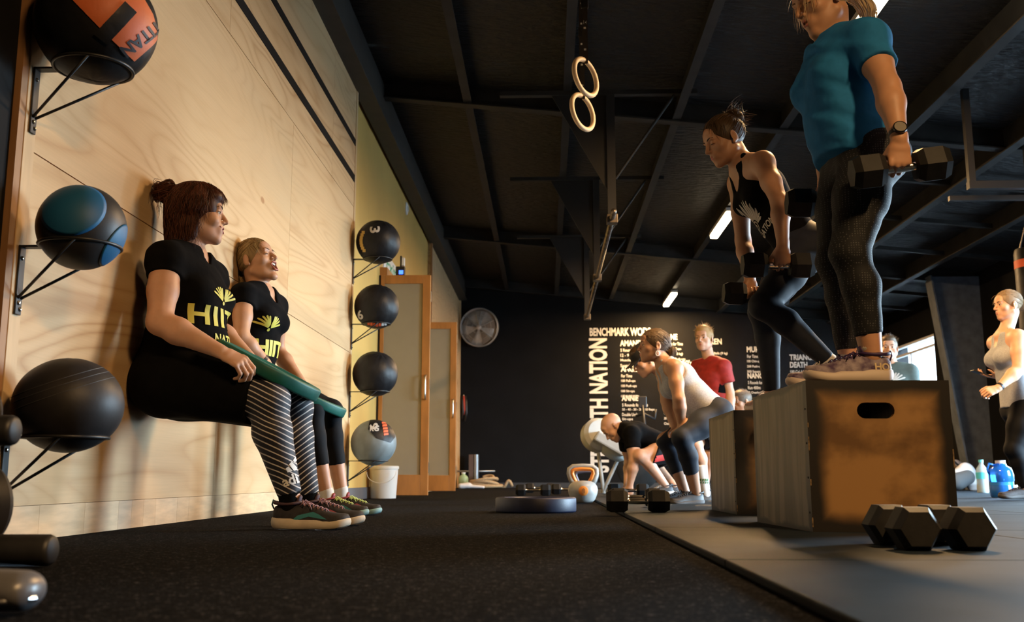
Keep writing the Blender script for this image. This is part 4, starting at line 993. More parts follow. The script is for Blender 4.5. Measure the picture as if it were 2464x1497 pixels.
def short_hair(root, hc, Rh, s, HM, n=700, top=.016, r=.0013, front=.085):
    sk = Skull(hc, Rh, s, .004)
    cap = hair_cap(sk, [((0, front, .055), (0, 1., -.45)), ((0, 0, -.045), (0, .4, -1.))], pad=.004)
    cap.insert(1, EL(sk.H(0, .02, .085), np.array([.062, .07, .045])*s, Rh, k=.015))
    hair = solid_obj('hair', cap, .0045, HM, root, smooth=1)
    hair.data.attributes.new('shade', 'FLOAT', 'POINT').data.foreach_set('value', [.38]*len(hair.data.vertices))
    q = sk.roots(n, lambda q: (q[2] > -.25 and q[1] < .35) or q[2] > .55)*1.03; nrm_ = q/np.linalg.norm(q, axis=1, keepdims=True); d = nrm_*.6+np.array([0, .5, .1])+RNG.normal(size=q.shape)*.35; l = RNG.uniform(.5, 1.2, (n, 1))*top*np.where(q[:, 2:] > .03, 1.5, .7)
    path = [sk.push(q+d*l*t, .003) for t in np.linspace(0, 1, 5)]; strands('hair_locks', sk.world(np.stack(path, 1)), r, HM, hair, 3)
    return hair, sk
M_hexrub = mat('black_hex_rubber', (.0075, .0075, .008), .55, var=.35, vscale=30, bump=.25, bscale=160, bdist=.001, spec=.3)
M_chrome = mat('chrome_handle', (.62, .58, .52), .22, 1.); M_plabel = mat('pale_moulded_number', (.42, .37, .30), .6)
def dumbbell(c, axis, up, L=.30, R=.062, label='', group=None, number=True, w=.105):
    """rubber hex dumbbell with chrome grip; flats face up"""
    t = empty('dumbbell', c, label, 'dumbbell', group); ax = nv(axis); up = nv(np.asarray(up, float)-ax*np.dot(up, ax)); Rm = np.stack([up, np.cross(ax, up), ax], 1)
    hl = w/2; zc0 = L/2-hl
    for sg in (1, -1):
        prof = [(R*.55, -hl), (R*.80, -hl), (R, -hl*.62), (R, hl*.55), (R*.78, hl), (R*.5, hl)]
        v = []; f = []
        for (r, z) in prof:
            for k in range(6):
                a = PI/6+k*PI/3; v.append(Rm @ np.array([r*math.cos(a), r*math.sin(a), sg*(zc0+z)]))
        for i in range(len(prof)-1):
            for k in range(6): f.append((i*6+k, i*6+(k+1) % 6, (i+1)*6+(k+1) % 6, (i+1)*6+k))
        f += [tuple(range(5, -1, -1)), tuple((len(prof)-1)*6+k for k in range(6))]
        hd = MB().add(v, f).build('hex_head', M_hexrub, t)
        if number:
            q = R*math.cos(PI/6)+.0006; o = Rm @ np.array([q, 0, sg*zc0]); a1, a2 = Rm[:, 1], Rm[:, 2]
            fr_ = MB(); w2, h2, b = .021, .027, .006
            for (x0, x1, y0, y1) in ((-w2, w2, h2-b, h2), (-w2, w2, -h2, -h2+b), (-w2, -w2+b, -h2, h2), (w2-b, w2, -h2, h2)):
                fr_.add([o+a1*x+a2*y for x, y in ((x0, y0), (x1, y0), (x1, y1), (x0, y1))], [(0, 1, 2, 3)])
            for (x0, x1, y0, y1) in ((-.008, -.003, -.010, .010), (.003, .010, .004, .010), (.003, .010, -.010, -.004), (.003, .006, -.010, .010)):
                fr_.add([o+a1*x+a2*y for x, y in ((x0, y0), (x1, y0), (x1, y1), (x0, y1))], [(0, 1, 2, 3)])
            fr_.build('weight_mark', M_plabel, hd)
    g = L/2-w+.012
    MB().tube([ax*z for z in (-g, -g*.92, -g*.9, -g*.55, 0, g*.55, g*.9, g*.92, g)], [.0175, .0175, .0135, .0145, .016, .0145, .0135, .0175, .0175], 16).build('grip', M_chrome, t, smooth=True)
    return t
# ---- second seated woman: blonde ponytail, laughing
def person_2():
    root = empty('person', (-1.35, 4.97, 0), 'laughing woman with blonde ponytail in black shirt and cropped leggings wall-sitting', 'person')
    J = {}; J['sR'] = at(587, 712, 4.815); J['sL'] = J['sR']+V(.07, .32, .0); J['nck'] = (J['sR']+J['sL'])/2+V(.0, 0, .042)
    J['pel'] = at(600, 898, 4.97); J['hR'] = at(605, 910, 4.88); J['hL'] = J['hR']+V(.0, .18, 0)
    J['eR'] = at(580, 812, 4.72); J['wR'] = at(640, 874, 4.80); J['eL'] = at(668, 845, 5.22); J['wL'] = at(727, 924, 5.13)
    J['kR'] = at(752, 985, 4.86); J['aR'] = at(786, 1196, 4.89); J['kL'] = at(797, 990, 5.10); J['aL'] = at(822, 1190, 5.14)
    P, X = bodyprims(J, g=.97, bust=.050, armg=1.02, legg=.98, bow=.02, glute=.5)
    hc = at(616, 628, 4.955); Rh = head_frame((.91, -.24, .34)); s = .98
    hp, H = head_prims(hc, Rh, s, mouth='open', eyes='closed', nose=1.)
    nk = [EC(H(0, -.03, -.055), J['nck'], .050, .056, k=.03, tag='neck')]
    hR, tR = hand_prims(J['wR'], at(692, 925, 4.80)-J['wR'], (-.5, .1, -.8), (0, 1., 0), .95, curl=((20, 25, 15),)*4, thumb=(.5, .3, .2))
    hL, tL = hand_prims(J['wL'], at(755, 950, 5.06)-J['wL'], (-.4, -.3, -.8), (0, -1., 0), .95, curl=((20, 25, 15),)*4)
    body = solid_obj('body', P+nk+hp+hR+hL, .0072, M_skin2, root, fine=[(H(0, 0, 0)-.145, H(0, 0, 0)+.145), box_about([J['wR'], tR[1][0]], .05), box_about([J['wL'], tL[1][0]], .05)], fres=.0036)
    face_parts(root, hc, Rh, s, 'open', 'closed', brow=(.16, .09, .05))
    po = np.array(root.location); mn = mat('red_nail_polish', (.45, .02, .05), .3)
    for tp in (tR, tL):
        for (p, d) in tp[:4]: MB().lathe([(.0001, -.001), (.0052, -.001), (.0046, .0016), (.0001, .0022)], 10, (p+d*.0045+V(0, 0, .005)-po, frameZ(d*.5+V(0, 0, .8)))).build('fingernail', mn, root, smooth=True)
    up, fs = X['up'], X['fs']
    sh = tee(root, P, J, X, M_cblack, .27, .056, neck=(.05, .075, -.05), hem=(J['pel']-V(0, 0, .05), (-.3, 0, -1.)))
    bv = bvh_of(sh, wpos(sh)); n = nv((.78, -.62, .0)); uu = nv(np.cross((0, 0, 1.), n))
    v, f = text_mesh('HIIT', .105, .004, 1.1, spacing=.95); decal('shirt_print', v, f, at(600, 852, 4.85), uu, (0, 0, 1.), bv, M_yprint, root, off=.003, depth=.9)
    v, f = wing_logo(.13); decal('shirt_print', v, f, at(655, 786, 4.85), uu, (0, 0, 1.), bv, M_yprint, root, off=.003, depth=.9)
    leggings(root, P, J, X, M_cblack2, .64)
    for sd, bnd in (('R', M_teal_acc), ('L', M_pinkacc)):
        a = J['a'+sd]; a = np.array([a[0], a[1], .088*.26/.28])
        solid_obj('sock', [EC(lerp(J['k'+sd], J['a'+sd], .94), a-V(0, 0, .012), .036, .033, k=.01)], .005, mat('white_sock', (.62, .60, .58), .9), root)
        shoe(root, a, (1., -.10, 0), L=.26, upper=M_shoe_blk, sole=mat('cyan_tinted_sole', (.20, .36, .38), .6), lace=mat('neon_yellow_laces', (.50, .58, .16), .6), accent=mat('crimson_mesh', (.25, .02, .035), .6), band=bnd)
    HM = hair_mat('blonde_hair', (.10, .055, .020), (.58, .40, .18))
    hair, sk = ponytail_hair(root, hc, Rh, s, HM, (0, -.104, -.020), [(0, -.116, -.055), (.0, -.112, -.10), (0.01, -.095, -.145)], n=1100, tail_r=.019, wisps=150)
    MB().tube([sk.H(.019*math.cos(a), -.096+.006*math.sin(a), -.028+.019*math.sin(a))-wpos(hair) for a in np.linspace(0, 2*PI, 15)[:-1]], .011, 8, closed=True).build('scrunchie', M_cblack, hair, smooth=True)
    e = nv(J['eR']-J['wR']); wc = J['wR']+e*.02
    Rw = frameZ(e); MB().lathe([(.0275, -.008), (.031, -.008), (.031, .008), (.0275, .008), (.0275, -.008)], 20, (wc-po, Rw), cap=False).build('watch_band', mat('dark_band', (.03, .03, .035), .4), root, smooth=True, auto=40)
    return root
P2 = person_2()
CLIPX[0] = None
nrm2 = nv((.40, 0, .91))
pl2 = plate_thing(at(730, 957, 5.0)+nrm2*.01, nrm2, .225, .05, (.006, .105, .082), 'green bumper plate on the lap of the laughing blonde woman')

# ---- woman stepping up behind: black tank, navy leggings, dumbbell in each hand
def watch(root, w_, e_, face=None, r=.030):
    po = wpos(root); e = nv(e_-w_); c = w_+e*.022; R = frameZ(e)
    MB().lathe([(r-.003, -.009), (r+.001, -.009), (r+.001, .009), (r-.003, .009), (r-.003, -.009)], 22, (c-po, R), cap=False).build('watch_band', mat('black_watch_band', (.015, .015, .016), .45), root, smooth=True, auto=40)
    if face is not None:
        n = nv(np.asarray(face, float)-e*np.dot(face, e)); q = c+n*(r+.002); Rf = frameZ(n)
        wb_ = MB().lathe([(.0215, -.004), (.0225, 0), (.0225, .006), (.019, .0085), (.019, .007)], 28, (q-po, Rf), cap=False).build('watch_case', mat('black_steel_bezel', (.03, .03, .032), .3, .8), root, smooth=True, auto=40)
        MB().lathe([(.0001, .0), (.019, .0), (.019, .0068), (.0001, .0068)], 28, (q-po, Rf)).build('watch_dial', mat('grey_watch_dial', (.22, .20, .17), .25), root, smooth=True, auto=40)
def grip_hand(wr, d, n, t, s=1.): return hand_prims(wr, d, n, t, s, curl=((62, 82, 52), (64, 84, 52), (66, 84, 52), (68, 84, 52)), thumb=(.35, .95, .9))
def person_3():
    root = empty('person', (1.12, 4.62, .5), 'woman in black tank top and navy leggings stepping up onto the further wooden box', 'person')
    J = {}; J['sL'] = at(1836, 392, 4.43); J['sR'] = J['sL']+V(-.05, .32, .0); J['nck'] = (J['sR']+J['sL'])/2+V(-.035, 0, .035)
    J['hL'] = at(1938, 598, 4.51); J['hR'] = J['hL']+V(0, .18, 0); J['pel'] = (J['hL']+J['hR'])/2+V(-.0, 0, .035)
    J['eL'] = at(1876, 487, 4.31); J['wL'] = at(1884, 588, 4.28); J['eR'] = at(1788, 580, 4.88); J['wR'] = at(1804, 668, 4.80)
    J['kL'] = at(1836, 738, 4.36); J['aL'] = at(1996, 872, 4.36); J['kR'] = at(1832, 752, 4.74)
    J['aR'] = at(1858, 950, 4.84); J['aR'][2] = .5+.088
    P, X = bodyprims(J, g=.98, bust=.050, armg=1.0, legg=1.0, glute=1.05)
    hc = at(1744, 338, 4.58); Rh = head_frame((-.90, -.20, -.36)); s = .98
    hp, H = head_prims(hc, Rh, s, mouth='closed', eyes='closed', nose=.95)
    nk = [EC(H(0, -.03, -.050), J['nck'], .048, .055, k=.03, tag='neck')]
    hL, tL = grip_hand(J['wL'], (-.06, 0.02, -1.), (-.05, 1., .0), (-1., 0, 0), .98)
    hR, tR = grip_hand(J['wR'], (.05, 0, -1.), (0, -1., 0), (-1., 0, 0), .98)
    solid_obj('body', P+nk+hp+hL+hR, .0072, M_skin3, root, fine=[(H(0, 0, 0)-.145, H(0, 0, 0)+.145), box_about([J['wL'], J['wL']-V(0, 0, .12)], .06), box_about([J['wR'], J['wR']-V(0, 0, .12)], .06)], fres=.0037)
    face_parts(root, hc, Rh, s, 'closed', 'closed', brow=(.025, .014, .008))
    tk = tank(root, P, J, X, M_cblack, hem=(J['pel']-X['up']*.02, -X['up']), fold=(.0035, 22, X['up'], 2.))
    bv = bvh_of(tk, wpos(tk)); n = nv((-.62, -.78, .05)); uu = nv(np.cross(X['up'], n)); vv_ = nv(np.cross(n, uu))
    # half-wing emblem with ring and word
    v = []; f = []
    for i in range(9):
        a = math.radians(100-13*i); l = .115-.006*i; b = len(v); dx, dy = math.cos(a), math.sin(a); t = .0068
        for r_, w_ in ((.030, .45), (.06, .9), (l*.8, 1.), (l, .25)): v += [(dx*r_-dy*t*w_, dy*r_+dx*t*w_, 0), (dx*r_+dy*t*w_, dy*r_-dx*t*w_, 0)]
        for k in range(3): f.append((b+2*k+1, b+2*k+3, b+2*k+2, b+2*k))
    for r0, r1 in ((.021, .025), (.008, .012)):
        b = len(v); m = 20
        for k in range(m): a = 2*PI*k/m; v += [(r0*math.cos(a), r0*math.sin(a), 0), (r1*math.cos(a), r1*math.sin(a), 0)]
        for k in range(m): k2 = (k+1) % m; f.append((b+2*k, b+2*k+1, b+2*k2+1, b+2*k2))
    og = at(1782, 528, 4.50); decal('shirt_print', np.array(v), f, og, uu, vv_, bv, M_wprint, root, off=.003, depth=.9)
    v, f = text_mesh('NATION', .040, .0008, .8); decal('shirt_print', v, f, og-vv_*.062-uu*.01, uu, vv_, bv, M_wprint, root, off=.003, depth=.9)
    leggings(root, P, J, X, M_navy, .96)
    solid_obj('sock', [EC(lerp(J['kL'], J['aL'], .93), J['aL'], .037, .040, k=.01)], .006, mat('white_sock', (.62, .60, .58), .9), root)
    m1 = mat('dusty_pink_mesh', (.36, .24, .22), .7, var=.25, vscale=50); m2 = mat('pale_sole', (.56, .50, .46), .6)
    shoe(root, J['aL'], (-.96, -.05, -.20), L=.25, upper=m1, sole=m2, lace=m2, accent=m1, band=m2)
    shoe(root, J['aR'], (-.40, .90, 0), L=.25, upper=m1, sole=m2, lace=m2, accent=m1)
    HM = hair_mat('dark_brown_hair', (.014, .008, .005), (.11, .065, .032))
    hair, sk = ponytail_hair(root, hc, Rh, s, HM, (0, -.085, .085), n=950, bun=.045, wisps=90)
    S = 240; tl = sk.loc(sk.H(0, -.085, .085)); a = tl+RNG.normal(size=(S, 3))*.026; dr = RNG.normal(size=(S, 3))*.7+np.array([0, -.2, .5]); dr /= np.linalg.norm(dr, axis=1, keepdims=True); l = RNG.uniform(.03, .075, (S, 1))
    strands('hair_locks', sk.world(np.stack([a+dr*l*t+np.array([0, -.02, -.012])*t*t for t in np.linspace(0, 1, 7)], 1)), .0010, HM, hair, 3)
    return root, J
P3, J3 = person_3()
dumbbell(J3['wL']+V(-.02, .026, -.088), (1., .02, -.01), (0, -.15, 1.), L=.31, label='hex dumbbell in the near hand of the woman in the black tank', group='dumbbells being carried')
dumbbell(J3['wR']+V(.02, -.026, -.088), (1., .02, -.04), (0, -.15, 1.), L=.31, label='hex dumbbell in the far hand of the woman in the black tank', group='dumbbells being carried')
# ---- woman on the nearest box: teal tee, dotted black leggings
def dotted(name):
    m, N, L, b = _new(name); tc = N.new('ShaderNodeTexCoord'); vo = N.new('ShaderNodeTexVoronoi'); vo.inputs['Scale'].default_value = 120; vo.inputs['Randomness'].default_value = .15; L.new(tc.outputs['Object'], vo.inputs['Vector'])
    r = N.new('ShaderNodeMapRange'); r.inputs[1].default_value = .18; r.inputs[2].default_value = .3; r.inputs[3].default_value = 1; r.inputs[4].default_value = 0; L.new(vo.outputs['Distance'], r.inputs[0])
    mx = N.new('ShaderNodeMix'); mx.data_type = 'RGBA'; mx.inputs['A'].default_value = (.012, .013, .015, 1); mx.inputs['B'].default_value = (.075, .078, .085, 1); L.new(r.outputs[0], mx.inputs['Factor']); L.new(mx.outputs['Result'], b.inputs['Base Color'])
    b.inputs['Roughness'].default_value = .7; b.inputs['Specular IOR Level'].default_value = .2
    bp = N.new('ShaderNodeBump'); bp.inputs['Strength'].default_value = .3; bp.inputs['Distance'].default_value = .001; L.new(r.outputs[0], bp.inputs['Height']); L.new(bp.outputs[0], b.inputs['Normal']); return m
def person_4():
    root = empty('person', (1.05, 3.48, .5), 'woman in teal blue tee and black cropped leggings standing on the nearest wooden box', 'person')
    J = {}; J['sL'] = at(2086, 98, 3.32); J['sR'] = J['sL']+V(-.07, .33, .0); J['nck'] = (J['sR']+J['sL'])/2+V(-.035, 0, .045)
    J['hL'] = at(2092, 372, 3.40); J['hR'] = J['hL']+V(-.02, .18, 0); J['pel'] = (J['hL']+J['hR'])/2+V(.0, 0, .05)
    J['eL'] = at(2136, 212, 3.21); J['wL'] = at(2164, 334, 3.15); J['eR'] = at(1985, 330, 3.82); J['wR'] = at(1985, 440, 3.74)
    J['kL'] = at(2045, 610, 3.34); J['aL'] = at(2097, 848, 3.36); J['kR'] = at(2010, 630, 3.58); J['aR'] = at(2044, 858, 3.60)
    for sd in 'LR': J['a'+sd][2] = .5+.090
    P, X = bodyprims(J, g=1.04, bust=.055, armg=1.06, legg=1.05, belly=.01, glute=1.05)
    hc = at(1977, 3, 3.46); Rh = head_frame((-.90, -.22, -.34)); s = 1.02
    hp, H = head_prims(hc, Rh, s, mouth='part', eyes='closed', nose=1.)
    nk = [EC(H(0, -.03, -.050), J['nck'], .052, .058, k=.03, tag='neck')]
    hL, tL = grip_hand(J['wL'], (-.02, 0.05, -1.), (-.0, 1., .05), (-1., 0, 0), 1.02)
    hR, tR = grip_hand(J['wR'], (.0, 0, -1.), (0, -1., 0), (-1., 0, 0), 1.0)
    solid_obj('body', P+nk+hp+hL+hR, .0072, M_skin2, root, fine=[(H(0, 0, 0)-.145, H(0, 0, 0)+.145), box_about([J['wL'], J['wL']-V(0, 0, .12)], .06)], fres=.0036)
    face_parts(root, hc, Rh, s, 'part', 'closed', brow=(.20, .12, .06))
    up = X['up']; fs = X['fs']
    tee(root, P, J, X, M_teal, .55, .064, neck=(.055, .05, -.005), hem=(J['pel']-V(0, 0, .075), (-.28, 0, -1.)), ease=.022, fold=(.0060, 36, nv((.55, -.25, 1.)), 2.),
        extra=[EC(X['ch']+fs*.07-up*.04, J['pel']+fs*.075-up*.02, .14, .15, .07, .075, side=(0, 1., 0), k=.04)])
    leggings(root, P, J, X, dotted('dotted_black_leggings'), hems={'L': .80, 'R': .86}, fold=(.0018, 30, (.1, 0, 1.), 3.))
    msk = mat('oatmeal_sock', (.50, .44, .37), .9, var=.1, vscale=60)
    for sd in 'LR': solid_obj('sock', [EC(lerp(J['k'+sd], J['a'+sd], .90), J['a'+sd]-V(0, 0, .005), .0375, .0320, k=.01, capa=True)], .005, msk, root)
    mu = mat('purple_knit_upper', (.055, .025, .075), .75, col2=(.32, .27, .30), vscale=28, detail=7, bump=.4, bscale=300); ms = mat('cream_foam_sole', (.56, .47, .40), .6); mp = mat('deep_purple', (.035, .012, .07), .6)
    for sd in 'LR':
        sh = shoe(root, J['a'+sd], (-1., -.03, 0), L=.285, upper=mu, sole=ms, lace=mp, accent=mp)
        if sd == 'L':
            v, f = text_mesh('HOKA', .034, .0012, 1.); decal('side_lettering', v, f, J['aL']+V(-.005, 0, -.052), (1., 0, 0), (0, 0, 1.), bvh_of(sh, wpos(sh)), mat('gold_print', (.55, .42, .24), .5), sh, off=.002)
    watch(root, J['wL'], J['eL'], face=(-.1, -1., .1), r=.0285)
    HM = hair_mat('light_blonde_hair', (.30, .19, .09), (.74, .58, .36))
    hair, sk = ponytail_hair(root, hc, Rh, s, HM, (0, -.105, .015), [(0, -.15, -.02), (0, -.165, -.075), (0, -.15, -.13)], n=950, tail_r=.028, wisps=60)
    S = 40; q = sk.roots(S, lambda q: q[1] > .45 and abs(q[0]) > .45 and q[2] > -.1)*1.04; path = [q]
    for i in range(9): q = q+np.array([0, .004, -.012])+RNG.normal(size=q.shape)*.0015; path.append(q)
    strands('hair_locks', sk.world(np.stack(path, 1)), .0008, HM, hair, 3)
    return root, J
P4, J4 = person_4()
dumbbell(J4['wL']+V(.004, .026, -.090), (1., -.05, .10), (.0, -.25, 1.), L=.31, label='hex dumbbell in the watch-wearing hand of the woman in teal', group='dumbbells being carried')
dumbbell(J4['wR']+V(.0, -.026, -.088), (1., -.05, -.03), (.0, -.25, 1.), L=.31, label='hex dumbbell hanging behind the leggings of the woman in teal', group='dumbbells being carried')
# ================================================================== the people further back
def person_5():
    root = empty('person', (.98, 6.85, 0), 'woman in grey tank with hair bun and ring earring, bending forward', 'person')
    J = {}; J['sL'] = at(1622, 885, 6.70); J['sR'] = J['sL']+V(-.03, .32, 0); J['nck'] = (J['sL']+J['sR'])/2+V(-.03, 0, .035)
    J['hL'] = at(1716, 1000, 6.76); J['hR'] = J['hL']+V(0, .18, 0); J['pel'] = (J['hL']+J['hR'])/2+V(-.01, 0, .03)
    J['eL'] = at(1634, 962, 6.62); J['wL'] = at(1640, 1024, 6.66); J['eR'] = at(1604, 965, 6.98); J['wR'] = at(1624, 1026, 6.90)
    J['kL'] = at(1640, 1056, 6.60); J['aL'] = at(1674, 1180, 6.74); J['kR'] = at(1602, 1062, 7.04); J['aR'] = at(1648, 1172, 7.02)
    J['aL'][2] = .085; J['aR'][2] = .085
    P, X = bodyprims(J, g=1.0, bust=.055, legg=1.06, armg=1.04, glute=1.1)
    hc = at(1574, 833, 6.85); Rh = head_frame((-.98, -.10, .02)); s = .98
    hp, H = head_prims(hc, Rh, s, mouth='closed'); nk = [EC(H(0, -.03, -.05), J['nck'], .050, .056, k=.03, tag='neck')]
    hL, _ = hand_prims(J['wL'], (-.1, .3, -.9), (0, 1., .3), (-1., 0, 0), .98, curl=((40, 50, 30),)*4); hR, _ = hand_prims(J['wR'], (.05, -.3, -.9), (0, -1., .3), (-1., 0, 0), .98, curl=((40, 50, 30),)*4)
    solid_obj('body', P+nk+hp+hL+hR, .008, M_skin3, root, fine=[(H(0, 0, 0)-.145, H(0, 0, 0)+.145)], fres=.0048)
    face_parts(root, hc, Rh, s, 'closed', 'open', brow=(.03, .018, .01), res=.003)
    up, fs = X['up'], X['fs']
    solid_obj('sports_bra', [grow(p, .006) for p in pick(P, ['chest', 'bust'])]+[HS(J['nck']-up*.06, up), HS(X['ch']-up*.09, -up)]+[EL(J['s'+q]+X['rs']*sg*.02, .075, op='s', k=.005) for q, sg in (('R', 1), ('L', -1))], .008, mat('dark_mesh_bra', (.03, .028, .03), .8), root)
    tank(root, P, J, X, M_grey, hem=(J['pel']-up*.03, -up), ease=.016, res=.008, fold=(.006, 14, nv((.4, 0, 1.)), 2.), extra=[EC(X['wa']+fs*.02, J['pel']+V(-.02, 0, .0), .15, .155, .11, .11, side=X['rs'], k=.04)])
    leggings(root, P, J, X, M_navy, .62, res=.008)
    ms = mat('black_trainer', (.02, .02, .022), .55, var=.3, vscale=30)
    for sd in 'LR': shoe(root, J['a'+sd], (-.92, -.38, 0), L=.26, upper=ms, sole=M_rub, lace=mat('grey_lace', (.15, .15, .16), .7), accent=ms)
    HM = hair_mat('streaked_brown_hair', (.05, .030, .018), (.22, .15, .09))
    ponytail_hair(root, hc, Rh, s, HM, (0, -.125, -.035), n=520, bun=.034, wisps=20, r=.0015)
    po = wpos(root); q = H(-.080, -.006, -.050); MB().tube([q+V(.012*math.sin(a), -.004, .016*math.cos(a)-.012)-po for a in np.linspace(0, 2*PI, 15)[:-1]], .0035, 6, closed=True).build('earring', mat('pearl_white', (.8, .8, .82), .25), root, smooth=True)
    return J
J5 = person_5()
def person_6():
    root = empty('person', (1.0, 9.3, 0), 'bald man in black tee crouching with his hand on a dumbbell', 'person')
    J = {}; J['sL'] = at(1520, 1045, 9.12); J['sR'] = J['sL']+V(-.03, .36, 0); J['nck'] = (J['sL']+J['sR'])/2+V(-.05, 0, .05)
    J['hL'] = at(1606, 1085, 9.20); J['hR'] = J['hL']+V(.02, .20, 0); J['pel'] = (J['hL']+J['hR'])/2+V(-.02, 0, .04)
    J['eL'] = at(1526, 1110, 9.06); J['wL'] = at(1516, 1166, 9.10); J['eR'] = at(1515, 1112, 9.55); J['wR'] = at(1508, 1166, 9.42)
    J['kL'] = at(1540, 1098, 9.02); J['aL'] = at(1602, 1162, 9.15); J['kR'] = at(1560, 1110, 9.62); J['aR'] = at(1622, 1168, 9.50)
    J['aL'][2] = .11; J['aR'][2] = .11
    P, X = bodyprims(J, g=1.02, sex='m', bust=0, glute=.9)
    hc = at(1475, 1028, 9.30); Rh = head_frame((-.62, -.10, -.76), up=(-.5, 0, .8)); s = 1.04
    hp, H = head_prims(hc, Rh, s, male=True); nk = [EC(H(0, -.03, -.05), J['nck'], .060, .066, k=.03, tag='neck')]
    hL, _ = hand_prims(J['wL'], (-.10, 0, -.9), (-.0, 1., -.1), (-1., 0, 0), 1.05, curl=((50, 60, 40),)*4); hR, _ = hand_prims(J['wR'], (0, 0, -.9), (0, -1., 0), (-1., 0, 0), 1.05, curl=((50, 60, 40),)*4)
    solid_obj('body', P+nk+hp+hL+hR, .009, M_skin, root, fine=[(H(0, 0, 0)-.145, H(0, 0, 0)+.145)], fres=.006)
    face_parts(root, hc, Rh, s, 'closed', 'open', res=.004)
    tee(root, P, J, X, M_cblack, .55, .072, neck=(.06, .04, .0), hem=(J['pel']-X['up']*.03, -X['up']), ease=.016, res=.009)
    K = [grow(p, .018) for p in pick(P, ['pelvis', 'glute'])]
    for sd in 'RL': a, b = J['h'+sd], J['k'+sd]; K.append(EC(a, lerp(a, b, .88), .115, .105, k=.03, capb=True))
    K.append(HS(J['pel']+X['up']*.08, X['up'])); so = solid_obj('shorts', K, .009, M_cblack2, root, disp=folds(.004, 14, (1., 0, .3), 2.), smooth=2)
    bv = bvh_of(so, wpos(so)); u = nv(J['hL']-J['kL']); vv_ = nv(np.cross((0, -1., 0), u)); vv_ = vv_ if vv_[2] > 0 else -vv_
    a = lerp(J['kL'], J['hL'], .22)
    v = np.array([(0, -.045, 0), (.22, -.045, 0), (.22, .005, 0), (0, .005, 0)]); decal('red_stripe', v, [(0, 1, 2, 3)], a-vv_*.03, u, vv_, bv, mat('red_band', (.62, .04, .03), .6), root, off=.004, maxlen=.02)
    v = []; f = []
    for k in range(16): t = 2*PI*k/16; v += [(.026*math.cos(t), .026*math.sin(t), 0), (.019*math.cos(t), .019*math.sin(t), 0)]
    for k in range(16): k2 = (k+1) % 16; f.append((2*k+1, 2*k, 2*k2, 2*k2+1))
    decal('shorts_badge', np.array(v), f, a+u*.02+vv_*.045, u, vv_, bv, mat('dull_red_badge', (.28, .08, .08), .6), root, off=.004, maxlen=.02)
    ms = mat('black_white_trainer', (.035, .04, .05), .6, var=.3, vscale=30)
    for sd in 'LR': shoe(root, J['a'+sd], (-.93, -.25, -.10), up=(-.1, 0, 1.), L=.29, upper=ms, sole=mat('white_sole', (.62, .62, .62), .6), lace=mat('white_lace', (.6, .6, .6), .7), accent=ms)
    return J
J6 = person_6()
